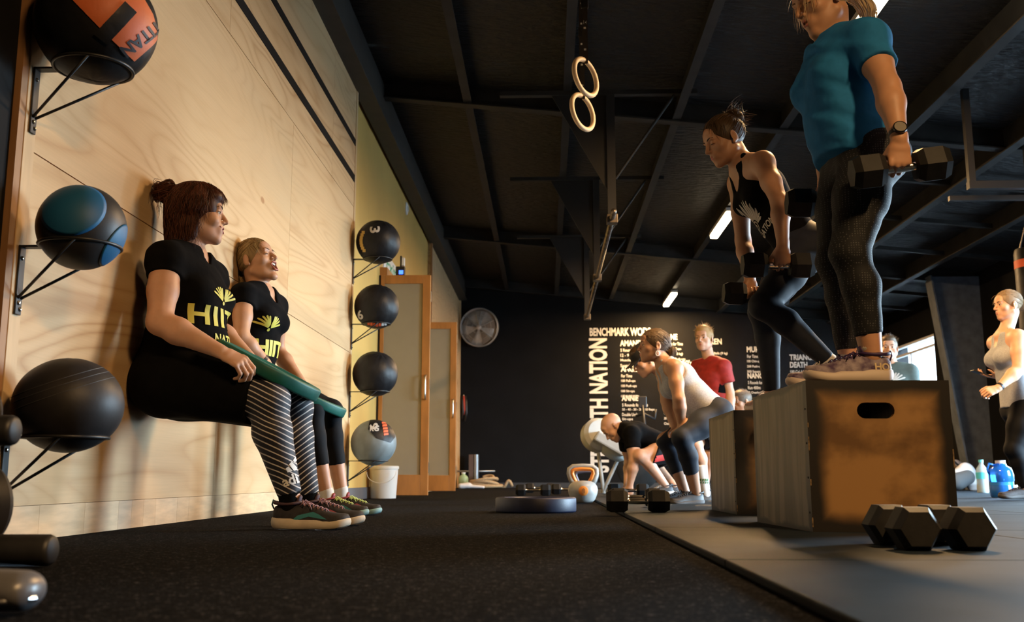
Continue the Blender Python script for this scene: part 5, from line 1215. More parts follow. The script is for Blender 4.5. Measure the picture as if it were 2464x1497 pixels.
def person_7():
    root = empty('person', (1.05, 7.9, 0), 'man in black cap bending down behind the woman in the grey tank', 'person')
    J = {}; J['sL'] = at(1630, 905, 7.75); J['sR'] = J['sL']+V(-.03, .38, 0); J['nck'] = (J['sL']+J['sR'])/2+V(-.06, 0, .04)
    J['hL'] = at(1722, 1000, 7.80); J['hR'] = J['hL']+V(0, .2, 0); J['pel'] = (J['hL']+J['hR'])/2+V(-.02, 0, .04)
    J['eL'] = at(1640, 985, 7.66); J['wL'] = at(1640, 1055, 7.70); J['eR'] = at(1620, 985, 8.12); J['wR'] = at(1625, 1055, 8.05)
    J['kL'] = at(1672, 1070, 7.62); J['aL'] = at(1696, 1178, 7.70); J['kR'] = at(1650, 1072, 8.05); J['aR'] = at(1680, 1170, 8.05)
    J['aL'][2] = .09; J['aR'][2] = .09
    P, X = bodyprims(J, g=1.0, sex='m', bust=0)
    hc = at(1552, 866, 7.92); Rh = head_frame((-.82, -.14, -.50)); s = 1.03
    hp, H = head_prims(hc, Rh, s, male=True); nk = [EC(H(0, -.03, -.05), J['nck'], .058, .062, k=.03, tag='neck')]
    hL, _ = hand_prims(J['wL'], (-.05, .2, -.9), (0, 1., 0), (-1., 0, 0), 1.05, curl=((50, 60, 40),)*4); hR, _ = hand_prims(J['wR'], (0, -.2, -.9), (0, -1., 0), (-1., 0, 0), 1.05, curl=((50, 60, 40),)*4)
    solid_obj('body', P+nk+hp+hL+hR, .009, M_skin, root, fine=[(H(0, 0, 0)-.145, H(0, 0, 0)+.145)], fres=.006)
    face_parts(root, hc, Rh, s, 'closed', 'open', brow=(.03, .018, .01), res=.004)
    tee(root, P, J, X, mat('pale_grey_tee', (.45, .46, .50), .85, bump=.2, bscale=16), .5, .07, hem=(J['pel']-X['up']*.04, -X['up']), ease=.016, res=.009)
    K = [grow(p, .018) for p in pick(P, ['pelvis', 'glute'])]
    for sd in 'RL': a, b = J['h'+sd], J['k'+sd]; K.append(EC(a, lerp(a, b, .85), .115, .10, k=.03, capb=True))
    K.append(HS(J['pel']+X['up']*.08, X['up'])); solid_obj('shorts', K, .01, M_cblack2, root)
    for sd in 'LR':
        so = solid_obj('sock', [EC(lerp(J['k'+sd], J['a'+sd], .42), J['a'+sd]-V(0, 0, .03), .057, .042, k=.01, capa=True)], .006, mat('white_sock', (.62, .60, .58), .9), root)
        if sd == 'L':
            v = []; f = []
            for k in range(4):
                for (x0, x1, y0, y1) in ((-.034+.018*k, -.022+.018*k, .0, .020), (-.030+.018*k, -.020+.018*k, -.016, -.004)):
                    b = len(v); v += [(x0, y0, 0), (x1, y0, 0), (x1+.003, y1, 0), (x0+.003, y1, 0)]; f.append((b, b+1, b+2, b+3))
            decal('sock_pattern', np.array(v), f, lerp(J['kL'], J['aL'], .80), (1., 0, 0), (0, 0, 1.), bvh_of(so, wpos(so)), mat('green_knit_marks', (.05, .16, .07), .8), root, off=.003)
        shoe(root, J['a'+sd], (-.95, -.3, 0), L=.29, upper=M_shoe_blk, sole=M_rub, accent=M_shoe_blk)
    HM = hair_mat('dark_brown_hair', (.022, .012, .007), (.10, .058, .028)); short_hair(root, hc, Rh, s, HM, 300)
    sk = Skull(hc, Rh, s, .016); cp = [EL(sk.c, sk.r, Rh), HS(sk.H(0, .0, .022), Rh @ nv((0, .12, -1.)))]
    # curved peak
    for x in np.linspace(-1, 1, 9): cp.append(EC(sk.H(x*.062, .085-.03*x*x, .034-.008*x*x), sk.H(x*.055, .165-.045*x*x, .016-.016*x*x), .010, .009, .0045, .004, side=Rh[:, 0], k=.01))
    cap = solid_obj('cap', cp, .004, mat('black_cap_cotton', (.010, .010, .012), .85), root); cap['label'] = 'black baseball cap'
    v, f = text_mesh('B', .04, .001, 1., align='CENTER'); decal('cap_mark', v, f, sk.H(-.078, .02, .07), -Rh[:, 1], Rh[:, 2], bvh_of(cap, wpos(cap)), M_white, cap, off=.002)
    return J
person_7()
def person_8():
    root = empty('person', (1.62, 10.0, 0), 'young man with short blond hair in a red and black tee', 'person')
    J = {}; J['sL'] = at(1740, 884, 9.90); J['sR'] = at(1682, 882, 10.18); J['nck'] = (J['sL']+J['sR'])/2+V(-.01, 0, .05)
    J['eL'] = at(1756, 945, 9.92); J['wL'] = at(1760, 1002, 9.84); J['eR'] = at(1674, 948, 10.22); J['wR'] = at(1674, 1005, 10.1)
    J['hL'] = at(1740, 1010, 9.93); J['hR'] = at(1703, 1010, 10.08); J['pel'] = (J['hL']+J['hR'])/2+V(0, 0, .04)
    J['kL'] = at(1742, 1092, 9.90); J['kR'] = at(1700, 1092, 10.05); J['aL'] = at(1742, 1180, 9.98); J['aR'] = at(1698, 1180, 10.12); J['aL'][2] = J['aR'][2] = .088+MT
    P, X = bodyprims(J, g=.98, sex='m', bust=0, glute=.8)
    hc = at(1694, 815, 10.0); Rh = head_frame((-.50, -.86, -.03)); s = 1.06
    hp, H = head_prims(hc, Rh, s, male=True); nk = [EC(H(0, -.03, -.05), J['nck'], .056, .060, k=.03, tag='neck')]
    hL, _ = hand_prims(J['wL'], (-.05, -.05, -1.), (-1., .3, 0), (-.3, -1., 0), 1.05); hR, _ = hand_prims(J['wR'], (0, 0, -1.), (1., 0, 0), (0, -1., 0), 1.05)
    solid_obj('body', P+nk+hp+hL+hR, .009, M_skin, root, fine=[(H(0, 0, 0)-.145, H(0, 0, 0)+.145)], fres=.0052)
    face_parts(root, hc, Rh, s, 'closed', 'open', brow=(.20, .11, .05), res=.004)
    up = X['up']
    sh = tee(root, P, J, X, M_red, .62, .076, neck=(.06, .04, .01), hem=(J['pel']-V(0, 0, .10), -up), ease=.022, res=.009)
    solid_obj('side_panel', [grow(p, .026) for p in pick(P, ['abdomen'])]+[HS(J['pel']+X['rs']*-.09, X['rs']), HS(X['ch']+up*.02, up)], .009, M_cblack, root)
    K = [grow(p, .018) for p in pick(P, ['pelvis'])]
    for sd in 'RL': a, b = J['h'+sd], J['k'+sd]; K.append(EC(a, lerp(a, b, .9), .11, .105, k=.03, capb=True))
    solid_obj('shorts', K, .01, M_cblack2, root)
    for sd in 'LR': shoe(root, J['a'+sd], (-.5, -.86, 0), L=.29, upper=M_shoe_blk, sole=M_rub, detail=False)
    short_hair(root, hc, Rh, s, hair_mat('strawberry_blond_hair', (.34, .19, .07), (.58, .38, .17)), 500, .020)
person_8()
def person_9():
    root = empty('person', (3.6, 10.3, 0), 'smiling man with brown hair in grey-green tee near the window', 'person')
    J = {}; J['sL'] = at(2190, 896, 10.28); J['sR'] = at(2108, 894, 10.38); J['nck'] = (J['sL']+J['sR'])/2+V(-.01, 0, .05)
    J['eL'] = at(2206, 962, 10.30); J['wL'] = at(2190, 1015, 10.16); J['eR'] = at(2092, 960, 10.4); J['wR'] = at(2100, 1015, 10.26)
    J['hL'] = at(2172, 1018, 10.35); J['hR'] = at(2128, 1018, 10.38); J['pel'] = (J['hL']+J['hR'])/2+V(0, 0, .04)
    J['kL'] = at(2176, 1100, 10.28); J['kR'] = at(2124, 1100, 10.3); J['aL'] = at(2178, 1180, 10.4); J['aR'] = at(2124, 1180, 10.4); J['aL'][2] = J['aR'][2] = .088+MT
    P, X = bodyprims(J, g=1.02, sex='m', bust=0, glute=.8)
    hc = at(2139, 838, 10.3); Rh = head_frame((-.30, -.95, -.02)); s = 1.04
    hp, H = head_prims(hc, Rh, s, male=True, mouth='smile'); nk = [EC(H(0, -.03, -.05), J['nck'], .056, .060, k=.03, tag='neck')]
    hL, _ = hand_prims(J['wL'], (-.2, -.2, -1.), (-1., .3, 0), (0, -1., 0), 1.05); hR, _ = hand_prims(J['wR'], (0, 0, -1.), (1., 0, 0), (0, -1., 0), 1.05)
    solid_obj('body', P+nk+hp+hL+hR, .009, M_skin, root, fine=[(H(0, 0, 0)-.145, H(0, 0, 0)+.145)], fres=.0052)
    face_parts(root, hc, Rh, s, 'smile', 'open', brow=(.05, .03, .015), res=.004)
    sh = tee(root, P, J, X, M_green, .62, .076, neck=(.06, .04, .01), hem=(J['pel']-V(0, 0, .10), -X['up']), ease=.022, res=.009)
    v, f = wing_logo(.22); decal('shirt_print', v, f, J['nck']+V(-.05, -.15, -.16), (1., -.1, 0), (0, 0, 1.), bvh_of(sh, wpos(sh)), M_wprint, root, off=.004, maxlen=.03)
    K = [grow(p, .018) for p in pick(P, ['pelvis'])]
    for sd in 'RL': a, b = J['h'+sd], J['k'+sd]; K.append(EC(a, lerp(a, b, .9), .11, .105, k=.03, capb=True))
    solid_obj('shorts', K, .01, M_cblack2, root)
    for sd in 'LR': shoe(root, J['a'+sd], (-.3, -.95, 0), L=.29, upper=M_shoe_blk, sole=M_rub, detail=False)
    short_hair(root, hc, Rh, s, hair_mat('brown_hair', (.05, .03, .018), (.17, .11, .06)), 500, .018)
person_9()
def person_10():
    root = empty('person', (3.65, 7.9, 0), 'woman in grey tank top and black leggings walking with a phone', 'person')
    J = {}; J['sL'] = at(2449, 812, 7.74); J['sR'] = J['sL']+V(-.02, .34, 0); J['nck'] = (J['sL']+J['sR'])/2+V(-.01, 0, .045)
    J['eL'] = at(2452, 888, 7.66); J['wL'] = at(2402, 934, 7.60); J['eR'] = at(2452, 900, 8.14); J['wR'] = at(2400, 906, 8.02)
    J['hL'] = at(2468, 985, 7.80); J['hR'] = J['hL']+V(0, .18, 0); J['pel'] = (J['hL']+J['hR'])/2+V(0, 0, .04)
    J['kL'] = at(2440, 1082, 7.78); J['aL'] = at(2466, 1178, 7.82); J['kR'] = at(2500, 1085, 8.0); J['aR'] = at(2540, 1170, 8.0); J['aL'][2] = .088+MT; J['aR'][2] = .12
    P, X = bodyprims(J, g=1.08, bust=.058, armg=1.08, legg=1.08)
    hc = at(2425, 735, 7.90); Rh = head_frame((-.98, -.12, -.02)); s = 1.0
    hp, H = head_prims(hc, Rh, s); nk = [EC(H(0, -.03, -.05), J['nck'], .052, .056, k=.03, tag='neck')]
    hL, _ = hand_prims(J['wL'], (-.9, -.1, -.35), (.2, .9, -.4), (.2, -.2, .9), 1.0, curl=((45, 60, 40),)*4); hR, tR = hand_prims(J['wR'], (-1., -.05, .05), (0, -.2, 1.), (0, -1., 0), 1.0, curl=((15, 30, 25),)*4)
    solid_obj('body', P+nk+hp+hL+hR, .008, M_skin, root, fine=[(H(0, 0, 0)-.145, H(0, 0, 0)+.145), box_about([J['wL'], J['wL']+V(-.16, 0, -.06)], .05)], fres=.0048)
    face_parts(root, hc, Rh, s, 'closed', 'open', brow=(.12, .08, .05), res=.003)
    tank(root, P, J, X, M_grey, hem=(J['pel']-V(0, 0, .04), (-.15, 0, -1.)), ease=.014, res=.008, fold=(.004, 16, (.2, 0, 1.), 3.))
    leggings(root, P, J, X, M_cblack2, .98, res=.008)
    watch(root, J['wL'], J['eL'], r=.030)
    for sd in 'LR': shoe(root, J['a'+sd], (-1., -.1, 0), L=.26, upper=M_shoe_blk, sole=M_rub, detail=sd == 'L')
    ponytail_hair(root, hc, Rh, s, hair_mat('dark_blonde_hair', (.16, .10, .055), (.40, .29, .18)), (0, -.125, .0), n=520, bun=.042, wisps=30, r=.0014)
    ph = empty('mobile_phone', J['wR']+V(-.13, -.01, .022), 'dark mobile phone held by the woman in the grey tank top', 'phone')
    Rp = np.array(Matrix.Rotation(.35, 3, 'Y'))
    MB().box((0, 0, 0), (.15, .074, .009), Rp, bev=.003).build('case', mat('black_phone_case', (.02, .02, .022), .4), ph); MB().box(Rp @ V(0, 0, .0052), (.138, .064, .001), Rp).build('screen', mat('phone_glass', (.05, .06, .07), .1), ph)
person_10()
def person_11():
    root = empty('person', (2.15, 11.3, 0), 'person with brown wavy hair sitting low beyond the red tee', 'person')
    J = {}; J['sL'] = at(1812, 1008, 11.15); J['sR'] = J['sL']+V(-.02, .36, 0); J['nck'] = (J['sL']+J['sR'])/2+V(-.03, 0, .05)
    J['eL'] = at(1806, 1060, 11.1); J['wL'] = at(1768, 1075, 11.1); J['eR'] = at(1800, 1060, 11.55); J['wR'] = at(1762, 1075, 11.5)
    J['hL'] = at(1826, 1095, 11.2); J['hR'] = J['hL']+V(0, .18, 0); J['pel'] = (J['hL']+J['hR'])/2+V(0, 0, .05)
    J['kL'] = at(1752, 1085, 11.2); J['aL'] = at(1752, 1170, 11.2); J['kR'] = at(1748, 1085, 11.45); J['aR'] = at(1748, 1168, 11.45); J['aL'][2] = J['aR'][2] = .09
    P, X = bodyprims(J, g=1.0, bust=.04); hc = at(1786, 966, 11.3); Rh = head_frame((-.93, -.30, -.15)); s = 1.02
    hp, H = head_prims(hc, Rh, s); nk = [EC(H(0, -.03, -.05), J['nck'], .052, .056, k=.03, tag='neck')]
    solid_obj('body', P+nk+hp+hand_prims(J['wL'], (-1., 0, 0), (0, 0, -1.), (0, 1., 0))[0]+hand_prims(J['wR'], (-1., 0, 0), (0, 0, -1.), (0, -1., 0))[0], .010, M_skin2, root, fine=[(H(0, 0, 0)-.145, H(0, 0, 0)+.145)], fres=.006)
    face_parts(root, hc, Rh, s, 'closed', 'open', res=.004)
    tee(root, P, J, X, M_cblack, .5, .066, hem=(J['pel']-V(0, 0, .08), (0, 0, -1.)), res=.01); leggings(root, P, J, X, M_cblack2, .98, res=.01)
    for sd in 'LR': shoe(root, J['a'+sd], (-1., 0, 0), L=.27, upper=M_shoe_blk, sole=M_rub, detail=False)
    short_hair(root, hc, Rh, s, hair_mat('grey_brown_hair', (.09, .065, .045), (.26, .20, .15)), 600, .014)
    st = empty('exercise_bench', (J['pel'][0], 11.3, 0), 'low black bench under the person with brown wavy hair', 'bench')
    zt = J['pel'][2]-.20; MB().span((-.18, -.15, zt-.07), (.5, .15, zt), bev=.02).build('seat_pad', M_cblack2, st)
    for x in (-.12, .44): MB().tube([(x, 0, 0.01), (x, 0, zt-.07)], .025, 10).build('leg', M_steel_dark, st); MB().tube([(x, -.2, .02), (x, .2, .02)], .02, 8).build('foot_bar', M_steel_dark, st)
person_11()
# ================================================================== WOODEN BOXES
def burnt(name, ax, base=(.31, .170, .060), mid=(.13, .066, .022), edge=.16, streak=False, pale=None):
    """stained plywood, scorched dark along the edges of each panel (axes ax of the panel)"""
    m, N, L, b = _new(name); tc = N.new('ShaderNodeTexCoord'); sp = N.new('ShaderNodeSeparateXYZ'); L.new(tc.outputs['Generated'], sp.inputs[0]); outs = []
    for a in ax:
        s1 = N.new('ShaderNodeMath'); s1.operation = 'SUBTRACT'; s1.inputs[0].default_value = .5; 
        ab = N.new('ShaderNodeMath'); ab.operation = 'SUBTRACT'; L.new(sp.outputs[a], ab.inputs[0]); ab.inputs[1].default_value = .5
        aa = N.new('ShaderNodeMath'); aa.operation = 'ABSOLUTE'; L.new(ab.outputs[0], aa.inputs[0]); L.new(aa.outputs[0], s1.inputs[1]); outs.append(s1)
    mn = N.new('ShaderNodeMath'); mn.operation = 'MINIMUM'; L.new(outs[0].outputs[0], mn.inputs[0]); L.new(outs[1].outputs[0], mn.inputs[1])
    n = N.new('ShaderNodeTexNoise'); n.inputs['Scale'].default_value = 6; n.inputs['Detail'].default_value = 6; L.new(tc.outputs['Object'], n.inputs['Vector'])
    n2 = N.new('ShaderNodeTexNoise'); n2.inputs['Scale'].default_value = 4.2; n2.inputs['Detail'].default_value = 5; mp = N.new('ShaderNodeMapping'); mp.inputs['Scale'].default_value = (4, 4, .45) if streak else (1, 1, 1.3); L.new(tc.outputs['Object'], mp.inputs[0]); L.new(mp.outputs[0], n2.inputs['Vector'])
    ad = N.new('ShaderNodeMath'); ad.operation = 'MULTIPLY_ADD'; ad.inputs[1].default_value = .10; ad.inputs[2].default_value = -.05; L.new(n.outputs['Fac'], ad.inputs[0])
    sm = N.new('ShaderNodeMath'); sm.operation = 'ADD'; L.new(mn.outputs[0], sm.inputs[0]); L.new(ad.outputs[0], sm.inputs[1])
    r = N.new('ShaderNodeMapRange'); r.interpolation_type = 'SMOOTHSTEP'; r.inputs[1].default_value = edge*.30; r.inputs[2].default_value = edge; L.new(sm.outputs[0], r.inputs[0])
    rp = N.new('ShaderNodeValToRGB'); E = rp.color_ramp.elements; E[0].position = .40; E[0].color = (*mid, 1); E[1].position = .56; E[1].color = (*base, 1); L.new(n2.outputs['Fac'], rp.inputs[0])
    mx = N.new('ShaderNodeMix'); mx.data_type = 'RGBA'; mx.inputs['A'].default_value = (.010, .008, .007, 1); L.new(rp.outputs[0], mx.inputs['B']); L.new(r.outputs[0], mx.inputs['Factor']); L.new(mx.outputs['Result'], b.inputs['Base Color'])
    b.inputs['Roughness'].default_value = .42; b.inputs['Specular IOR Level'].default_value = .4; return m
def slot_panel(name, wd, ht, th, material, parent, loc, slot=None):
    """upright panel in the local XZ plane centred on loc with an optional rounded hand hole"""
    bm = bmesh.new(); lo = []
    ring = [bm.verts.new((x, 0, z)) for x, z in ((-wd/2, -ht/2), (wd/2, -ht/2), (wd/2, ht/2), (-wd/2, ht/2))]; es = [bm.edges.new((ring[i], ring[(i+1) % 4])) for i in range(4)]
    if slot:
        sx, sz, sw, sh = slot; r = sh/2; pts = [(sx+(sw/2-r)+r*math.cos(a), sz+r*math.sin(a)) for a in np.linspace(-PI/2, PI/2, 9)]+[(sx-(sw/2-r)+r*math.cos(a), sz+r*math.sin(a)) for a in np.linspace(PI/2, 3*PI/2, 9)]
        hv = [bm.verts.new((x, 0, z)) for x, z in pts]; es += [bm.edges.new((hv[i], hv[(i+1) % len(hv)])) for i in range(len(hv))]
    bmesh.ops.triangle_fill(bm, use_beauty=True, use_dissolve=False, edges=es)
    ex = bmesh.ops.extrude_face_region(bm, geom=list(bm.faces)); bmesh.ops.translate(bm, verts=[g for g in ex['geom'] if isinstance(g, bmesh.types.BMVert)], vec=(0, th, 0)); bmesh.ops.recalc_face_normals(bm, faces=bm.faces)
    me = bpy.data.meshes.new(name); bm.to_mesh(me); bm.free(); me.materials.append(material); o = link(name, me, parent); o.location = loc; return o
M_burnF = burnt('scorched_ply_front', (0, 2)); M_burnS = burnt('worn_grey_ply_side', (1, 2), base=(.185, .150, .105), mid=(.085, .066, .045), edge=.05, streak=True)
M_burnT = burnt('scorched_ply_top', (0, 1), edge=.1); M_endgrain = mat('scuffed_ply_edge', (.03, .02, .012), .7, col2=(.28, .18, .08), vscale=60, detail=8)
def plyo(x, y, wd, dp, ht, rz, label):
    t = empty('plyometric_box', (x, y, MT), label, 'box', 'wooden jump boxes', rz=rz); h = ht-MT; th = .018
    c = (wd/2, dp/2)
    slot_panel('front_panel', wd, h, th, M_burnF, t, (wd/2, 0, h/2), (-.01, h/2-.098, .122, .052))
    slot_panel('back_panel', wd, h, th, M_burnF, t, (wd/2, dp-th, h/2), (.01, h/2-.098, .122, .052))
    for xx in (0, wd-th):
        m = MB().span((-th/2, -(dp-2*th)/2, -h/2), (th/2, (dp-2*th)/2, h/2)).build('side_panel', M_burnS, t); m.location = (xx+th/2, dp/2, h/2)
    m = MB().span((-(wd-2*th)/2, -(dp-2*th)/2, -th/2), ((wd-2*th)/2, (dp-2*th)/2, th/2)).build('top_panel', M_burnT, t); m.location = (wd/2, dp/2, h-th/2)
    m = MB().span((-(wd-2*th)/2, -(dp-2*th)/2, -th/2), ((wd-2*th)/2, (dp-2*th)/2, th/2)).build('bottom_panel', M_burnT, t); m.location = (wd/2, dp/2, th/2)
    for z0, z1 in ((.015, .045), (.145, .165), (.255, .30), (.33, .345)):
        MB().span((-.0008, -.0008, z0), (.0035, .003, z1), bev=.0006).build('chipped_edge', M_endgrain, t)
    MB().span((wd-.004, -.0008, .20), (wd+.0008, .003, .26), bev=.0006).build('chipped_edge', M_endgrain, t)
    for z in (.06, .17, .28, .39): 
        MB().lathe([(.0001, -.001), (.004, -.001), (.003, .0015), (.0001, .0015)], 8, (V(-.0005, .02, z), frameZ((-1., 0, 0)))).build('screw', M_steel_dark, t)
    return t
plyo(.842, 3.262, .465, .72, .50, math.radians(2.), 'scorched wooden jump box under the woman in teal, nearest the camera')
plyo(.880, 4.735, .74, .72, .50, math.radians(0.), 'scorched wooden jump box behind the nearest one, mostly hidden')
# ================================================================== DUMBBELLS ON THE FLOOR
def floor_db(px, py, yaw, label, L=.31, R=.062, w=.105, z=MT, Y=None, group='dumbbells on the floor'):
    c = onZ(px, py, z) if Y is None else at(px, py, Y); r = R*math.cos(PI/6)
    return dumbbell((c[0], c[1], z+r+.0005), (math.cos(yaw), math.sin(yaw), 0), (0, 0, 1.), L, R, label, group, number=False, w=w)
dumbbell((.880, 2.575, MT+.0508), (.02, 1., 0), (0, 0, 1.), .30, .058, 'black hex dumbbell on the mat at right, the one nearer the wooden box', 'dumbbells on the floor', number=False, w=.105)
dumbbell((1.003, 2.570, MT+.0508), (-.01, 1., 0), (0, 0, 1.), .30, .058, 'black hex dumbbell on the mat at right, furthest from the wooden box', 'dumbbells on the floor', number=False, w=.105)
floor_db(1535, 1233, -.04, 'front hex dumbbell of the pair at the edge of the rubber mats', Y=None)
floor_db(1532, 1221, -.02, 'rear hex dumbbell of the pair at the edge of the rubber mats')
floor_db(1512, 1197, .02, 'hex dumbbell under the hand of the bald man', L=.35, R=.066)
floor_db(1283, 1193, .02, 'hex dumbbell behind the blue plate, the left one', L=.36, R=.066, z=0)
floor_db(1366, 1190, .05, 'hex dumbbell behind the blue plate, the right one by the kettlebell', L=.36, R=.066, z=0)
floor_db(1300, 1186, .04, 'hex dumbbell furthest back behind the blue plate', L=.36, R=.066, z=0)
# blue plate lying flat
cpl = onZ(1289, 1234, 0); plate_thing((cpl[0], cpl[1]+.10, .0405), (0, 0, 1.), .222, .080, (.004, .008, .036), 'dark blue bumper plate lying flat on the carpet')
# ================================================================== KETTLEBELLS
def kettlebell(x, y, s, mg, mo, label, z0=0):
    t = empty('kettlebell', (x, y, z0), label, 'kettlebell', 'kettlebells')
    prof = [(.0001, 0), (.060, 0), (.068, .004), (.085, .022), (.101, .060), (.106, .090), (.100, .118), (.084, .140), (.060, .152), (.0001, .156)]
    bd = MB().lathe([(r*s, z*s) for r, z in prof], 40).build('body', mg, t, smooth=True)
    hp = [(-.062, .128), (-.083, .165), (-.097, .205), (-.094, .236), (-.070, .254), (0, .258), (.070, .254), (.094, .236), (.097, .205), (.083, .165), (.062, .128)]
    MB().tube([V(a*s, 0, b*s) for a, b in hp], [.024*s, .021*s, .019*s, .019*s, .018*s, .0175*s, .018*s, .019*s, .019*s, .021*s, .024*s], 14).build('handle', mg, t, smooth=True)
    hp2 = [(-.046, .142), (-.064, .172), (-.076, .205), (-.072, .226), (-.056, .236), (0, .239), (.056, .236), (.072, .226), (.076, .205), (.064, .172), (.046, .142)]
    MB().tube([V(a*s, 0, b*s) for a, b in hp2], .0150*s, 12, flat=(V(0, 1., 0), 1.5)).build('handle_lining', mo, t, smooth=True)
    bg = MB().lathe([(.0001, 0), (.034*s, 0), (.034*s, .010*s), (.030*s, .013*s), (.0001, .013*s)], 28, (V(0, -.101*s, .085*s), frameZ((0, -1., .0)))).build('badge', mo, t, smooth=True, auto=40)
    v, f = text_mesh('8', .045*s, .001, 1.0, align='CENTER'); mesh('badge_number', [V(p[0], -.1155*s, .070*s+p[1]) for p in v], f, mat('worn_orange', (.42, .16, .04), .6), bg)
    return t
M_kg = mat('silver_grey_plastic', (.34, .34, .33), .38, var=.1, vscale=20); M_ko = mat('orange_plastic', (.80, .27, .045), .45)
ck = onZ(1404, 1211, 0); kettlebell(ck[0], ck[1]+.09, 1.05, M_kg, M_ko, 'silver kettlebell with orange handle lining and orange badge')
kettlebell(ck[0]+.035, ck[1]+.62, .98, mat('dark_grey_plastic', (.05, .05, .055), .4), mat('purple_grey_plastic', (.12, .11, .15), .5), 'dark kettlebell seen through the handle of the silver one')
# ================================================================== BALL RACKS AND BALLS
M_rack = mat('black_powder_coat', (.012, .012, .013), .45)
def rack(y, z, label, r=.115, cx=.178):
    t = empty('ball_bracket', (WX+.006, y, z), label, 'bracket', 'ball brackets on the plywood')
    MB().span((0, -.016, -.205), (.006, .016, .004), bev=.0015).build('wall_plate', M_rack, t)
    MB().span((.0, -.016, -.003), (cx-r+.006, .016, .003)).build('arm', M_rack, t)
    MB().tube([V(cx+r*math.cos(a), r*math.sin(a), 0) for a in np.linspace(0, 2*PI, 41)[:-1]], .0052, 8, closed=True).build('ring', M_rack, t, smooth=True)
    for sg in (-1, 1):
        a = sg*1.75 if sg < 0 else 1.0
        MB().tube([V(.006, sg*.008, -.155), V(cx+r*math.cos(sg*1.25), r*math.sin(sg*1.25), 0)], .0045, 8).build('strut', M_rack, t, smooth=True)
    for zz in (-.035, -.17, -.188):
        MB().lathe([(.0001, 0), (.0065, 0), (.0065, .003), (.004, .0055), (.0001, .006)], 8, (V(.006, -.004 if zz > -.18 else .006, zz), frameZ((1., 0, 0)))).build('bolt', M_chrome, t)
    return (WX+.006+cx, y, z)
def ball_mesh(name, R, m, parent, squash=1., seams=8, depth=.010, axis=(0, 0, 1.), noise=.006, seed=0):
    nu, nv_ = 64, 40; v = []; f = []; Rm = frameZ(axis); rg = random.Random(seed); ph = [rg.uniform(0, 6.28) for _ in range(6)]
    for j in range(nv_+1):
        th = PI*j/nv_
        for i in range(nu):
            a = 2*PI*i/nu; k = 1.
            if seams:
                da = abs((a*seams/(2*PI)+.5) % 1-.5)/seams*2*PI*math.sin(th); k -= depth*math.exp(-(da/.045)**2)
            k += noise*(math.sin(3*a+ph[0])*math.sin(2*th+ph[1])+.6*math.sin(5*a+ph[2])*math.sin(5*th+ph[3])+.5*math.sin(9*a+ph[4])*math.sin(th*7+ph[5]))
            p = Rm @ np.array([math.sin(th)*math.cos(a), math.sin(th)*math.sin(a), math.cos(th)])*R*k; p[2] *= squash; v.append(p)
    for j in range(nv_):
        for i in range(nu): i2 = (i+1) % nu; f.append((j*nu+i, (j+1)*nu+i, (j+1)*nu+i2, j*nu+i2))
    return MB().add(v, f).build(name, m, parent, smooth=True)
def cam_axes(): return _R.copy(), _U.copy()
def ball(c, R, m, label, r=.115, squash=1., **kw):
    cz = c[2]+math.sqrt(R*R-r*r)*squash+.004; t = empty('medicine_ball', (c[0], c[1], cz), label, 'ball', 'medicine balls on wall brackets')
    return t, ball_mesh('ball_body', R, m, t, squash, **kw)
def face_axes(c):
    d = nv(np.asarray(c, float)-_O); r = nv(np.cross(d, (0, 0, 1.))); return r, np.cross(r, d)
def patch(t, body, poly, m, name, dpx, off=.002, ml=.011):
    """poly in centimetres right/up of the ball centre as the viewer faces it"""
    v = np.array([(x, y, 0) for x, y in poly]); f = [tuple(range(len(poly)))]
    r_, u_ = face_axes(t.location)
    return decal(name, v, f, np.array(t.location), r_, u_, body, m, body, off=off, maxlen=ml, depth=1.2, ball=(np.array(t.location), .18))
M_bvinyl = mat('black_vinyl', (.009, .009, .0105), .48, var=.3, vscale=14, bump=.4, bscale=16, bdist=.008, spec=.3); M_orange = mat('orange_vinyl', (.62, .135, .035), .55, var=.08, vscale=12, bump=.15, bscale=150)
M_blueb = mat('blue_rubber', (.010, .105, .235), .55, bump=.2, bscale=260, bdist=.001); M_brub = mat('black_rubber_ball', (.020, .018, .018), .5, var=.2, vscale=20, bump=.2, bscale=240, bdist=.001)
M_slam = mat('charcoal_slam_rubber', (.022, .020, .021), .5, var=.25, vscale=10, bump=.15, bscale=90, spec=.35)
YN, YFAR = 2.858, 7.905
zs = [.315, .860, 1.405, 1.940]; zn = [.302, .868, 1.428]
q = rack(YN, zn[2], 'top bracket at the near end, under the orange and black ball')
t, b = ball(q, .180, M_bvinyl, 'large black wall ball with orange panel and TITAN lettering', noise=.004, seed=1, seams=0)
mmpx = .18/156; bx0, by0 = 231, 52
def px2(pts, cx, cy, k): return [((x-cx)*k, -(y-cy)*k) for x, y in pts]
patch(t, b, px2([(150, -60), (172, 0), (250, 66), (328, 127), (388, 60), (366, 0), (330, -50), (250, -110)], bx0, by0, mmpx), M_orange, 'orange_panel', 0, off=.003)
patch(t, b, px2([(226, 74), (258, 94), (322, 4), (292, -18)], bx0, by0, mmpx), M_bvinyl, 'strap', 0, off=.007)
v, f = text_mesh('TITAN', .050, .0013, 1.0); fr_, fu_ = face_axes(t.location); u2 = nv(-fr_*.72-fu_*.70); v2 = nv(fr_*.70-fu_*.72)
decal('ball_lettering', v, f, np.array(t.location)+fr_*(376-bx0)*mmpx-fu_*(12-by0)*mmpx, u2, v2, b, mat('black_print', (.02, .015, .02), .6), b, off=.005, depth=1.2, ball=(np.array(t.location), .18))
q = rack(YN, zn[1], 'middle bracket at the near end, under the blue and black ball')
t, b = ball(q, .127, M_brub, 'blue and black rubber medicine ball', seams=0, noise=.0)
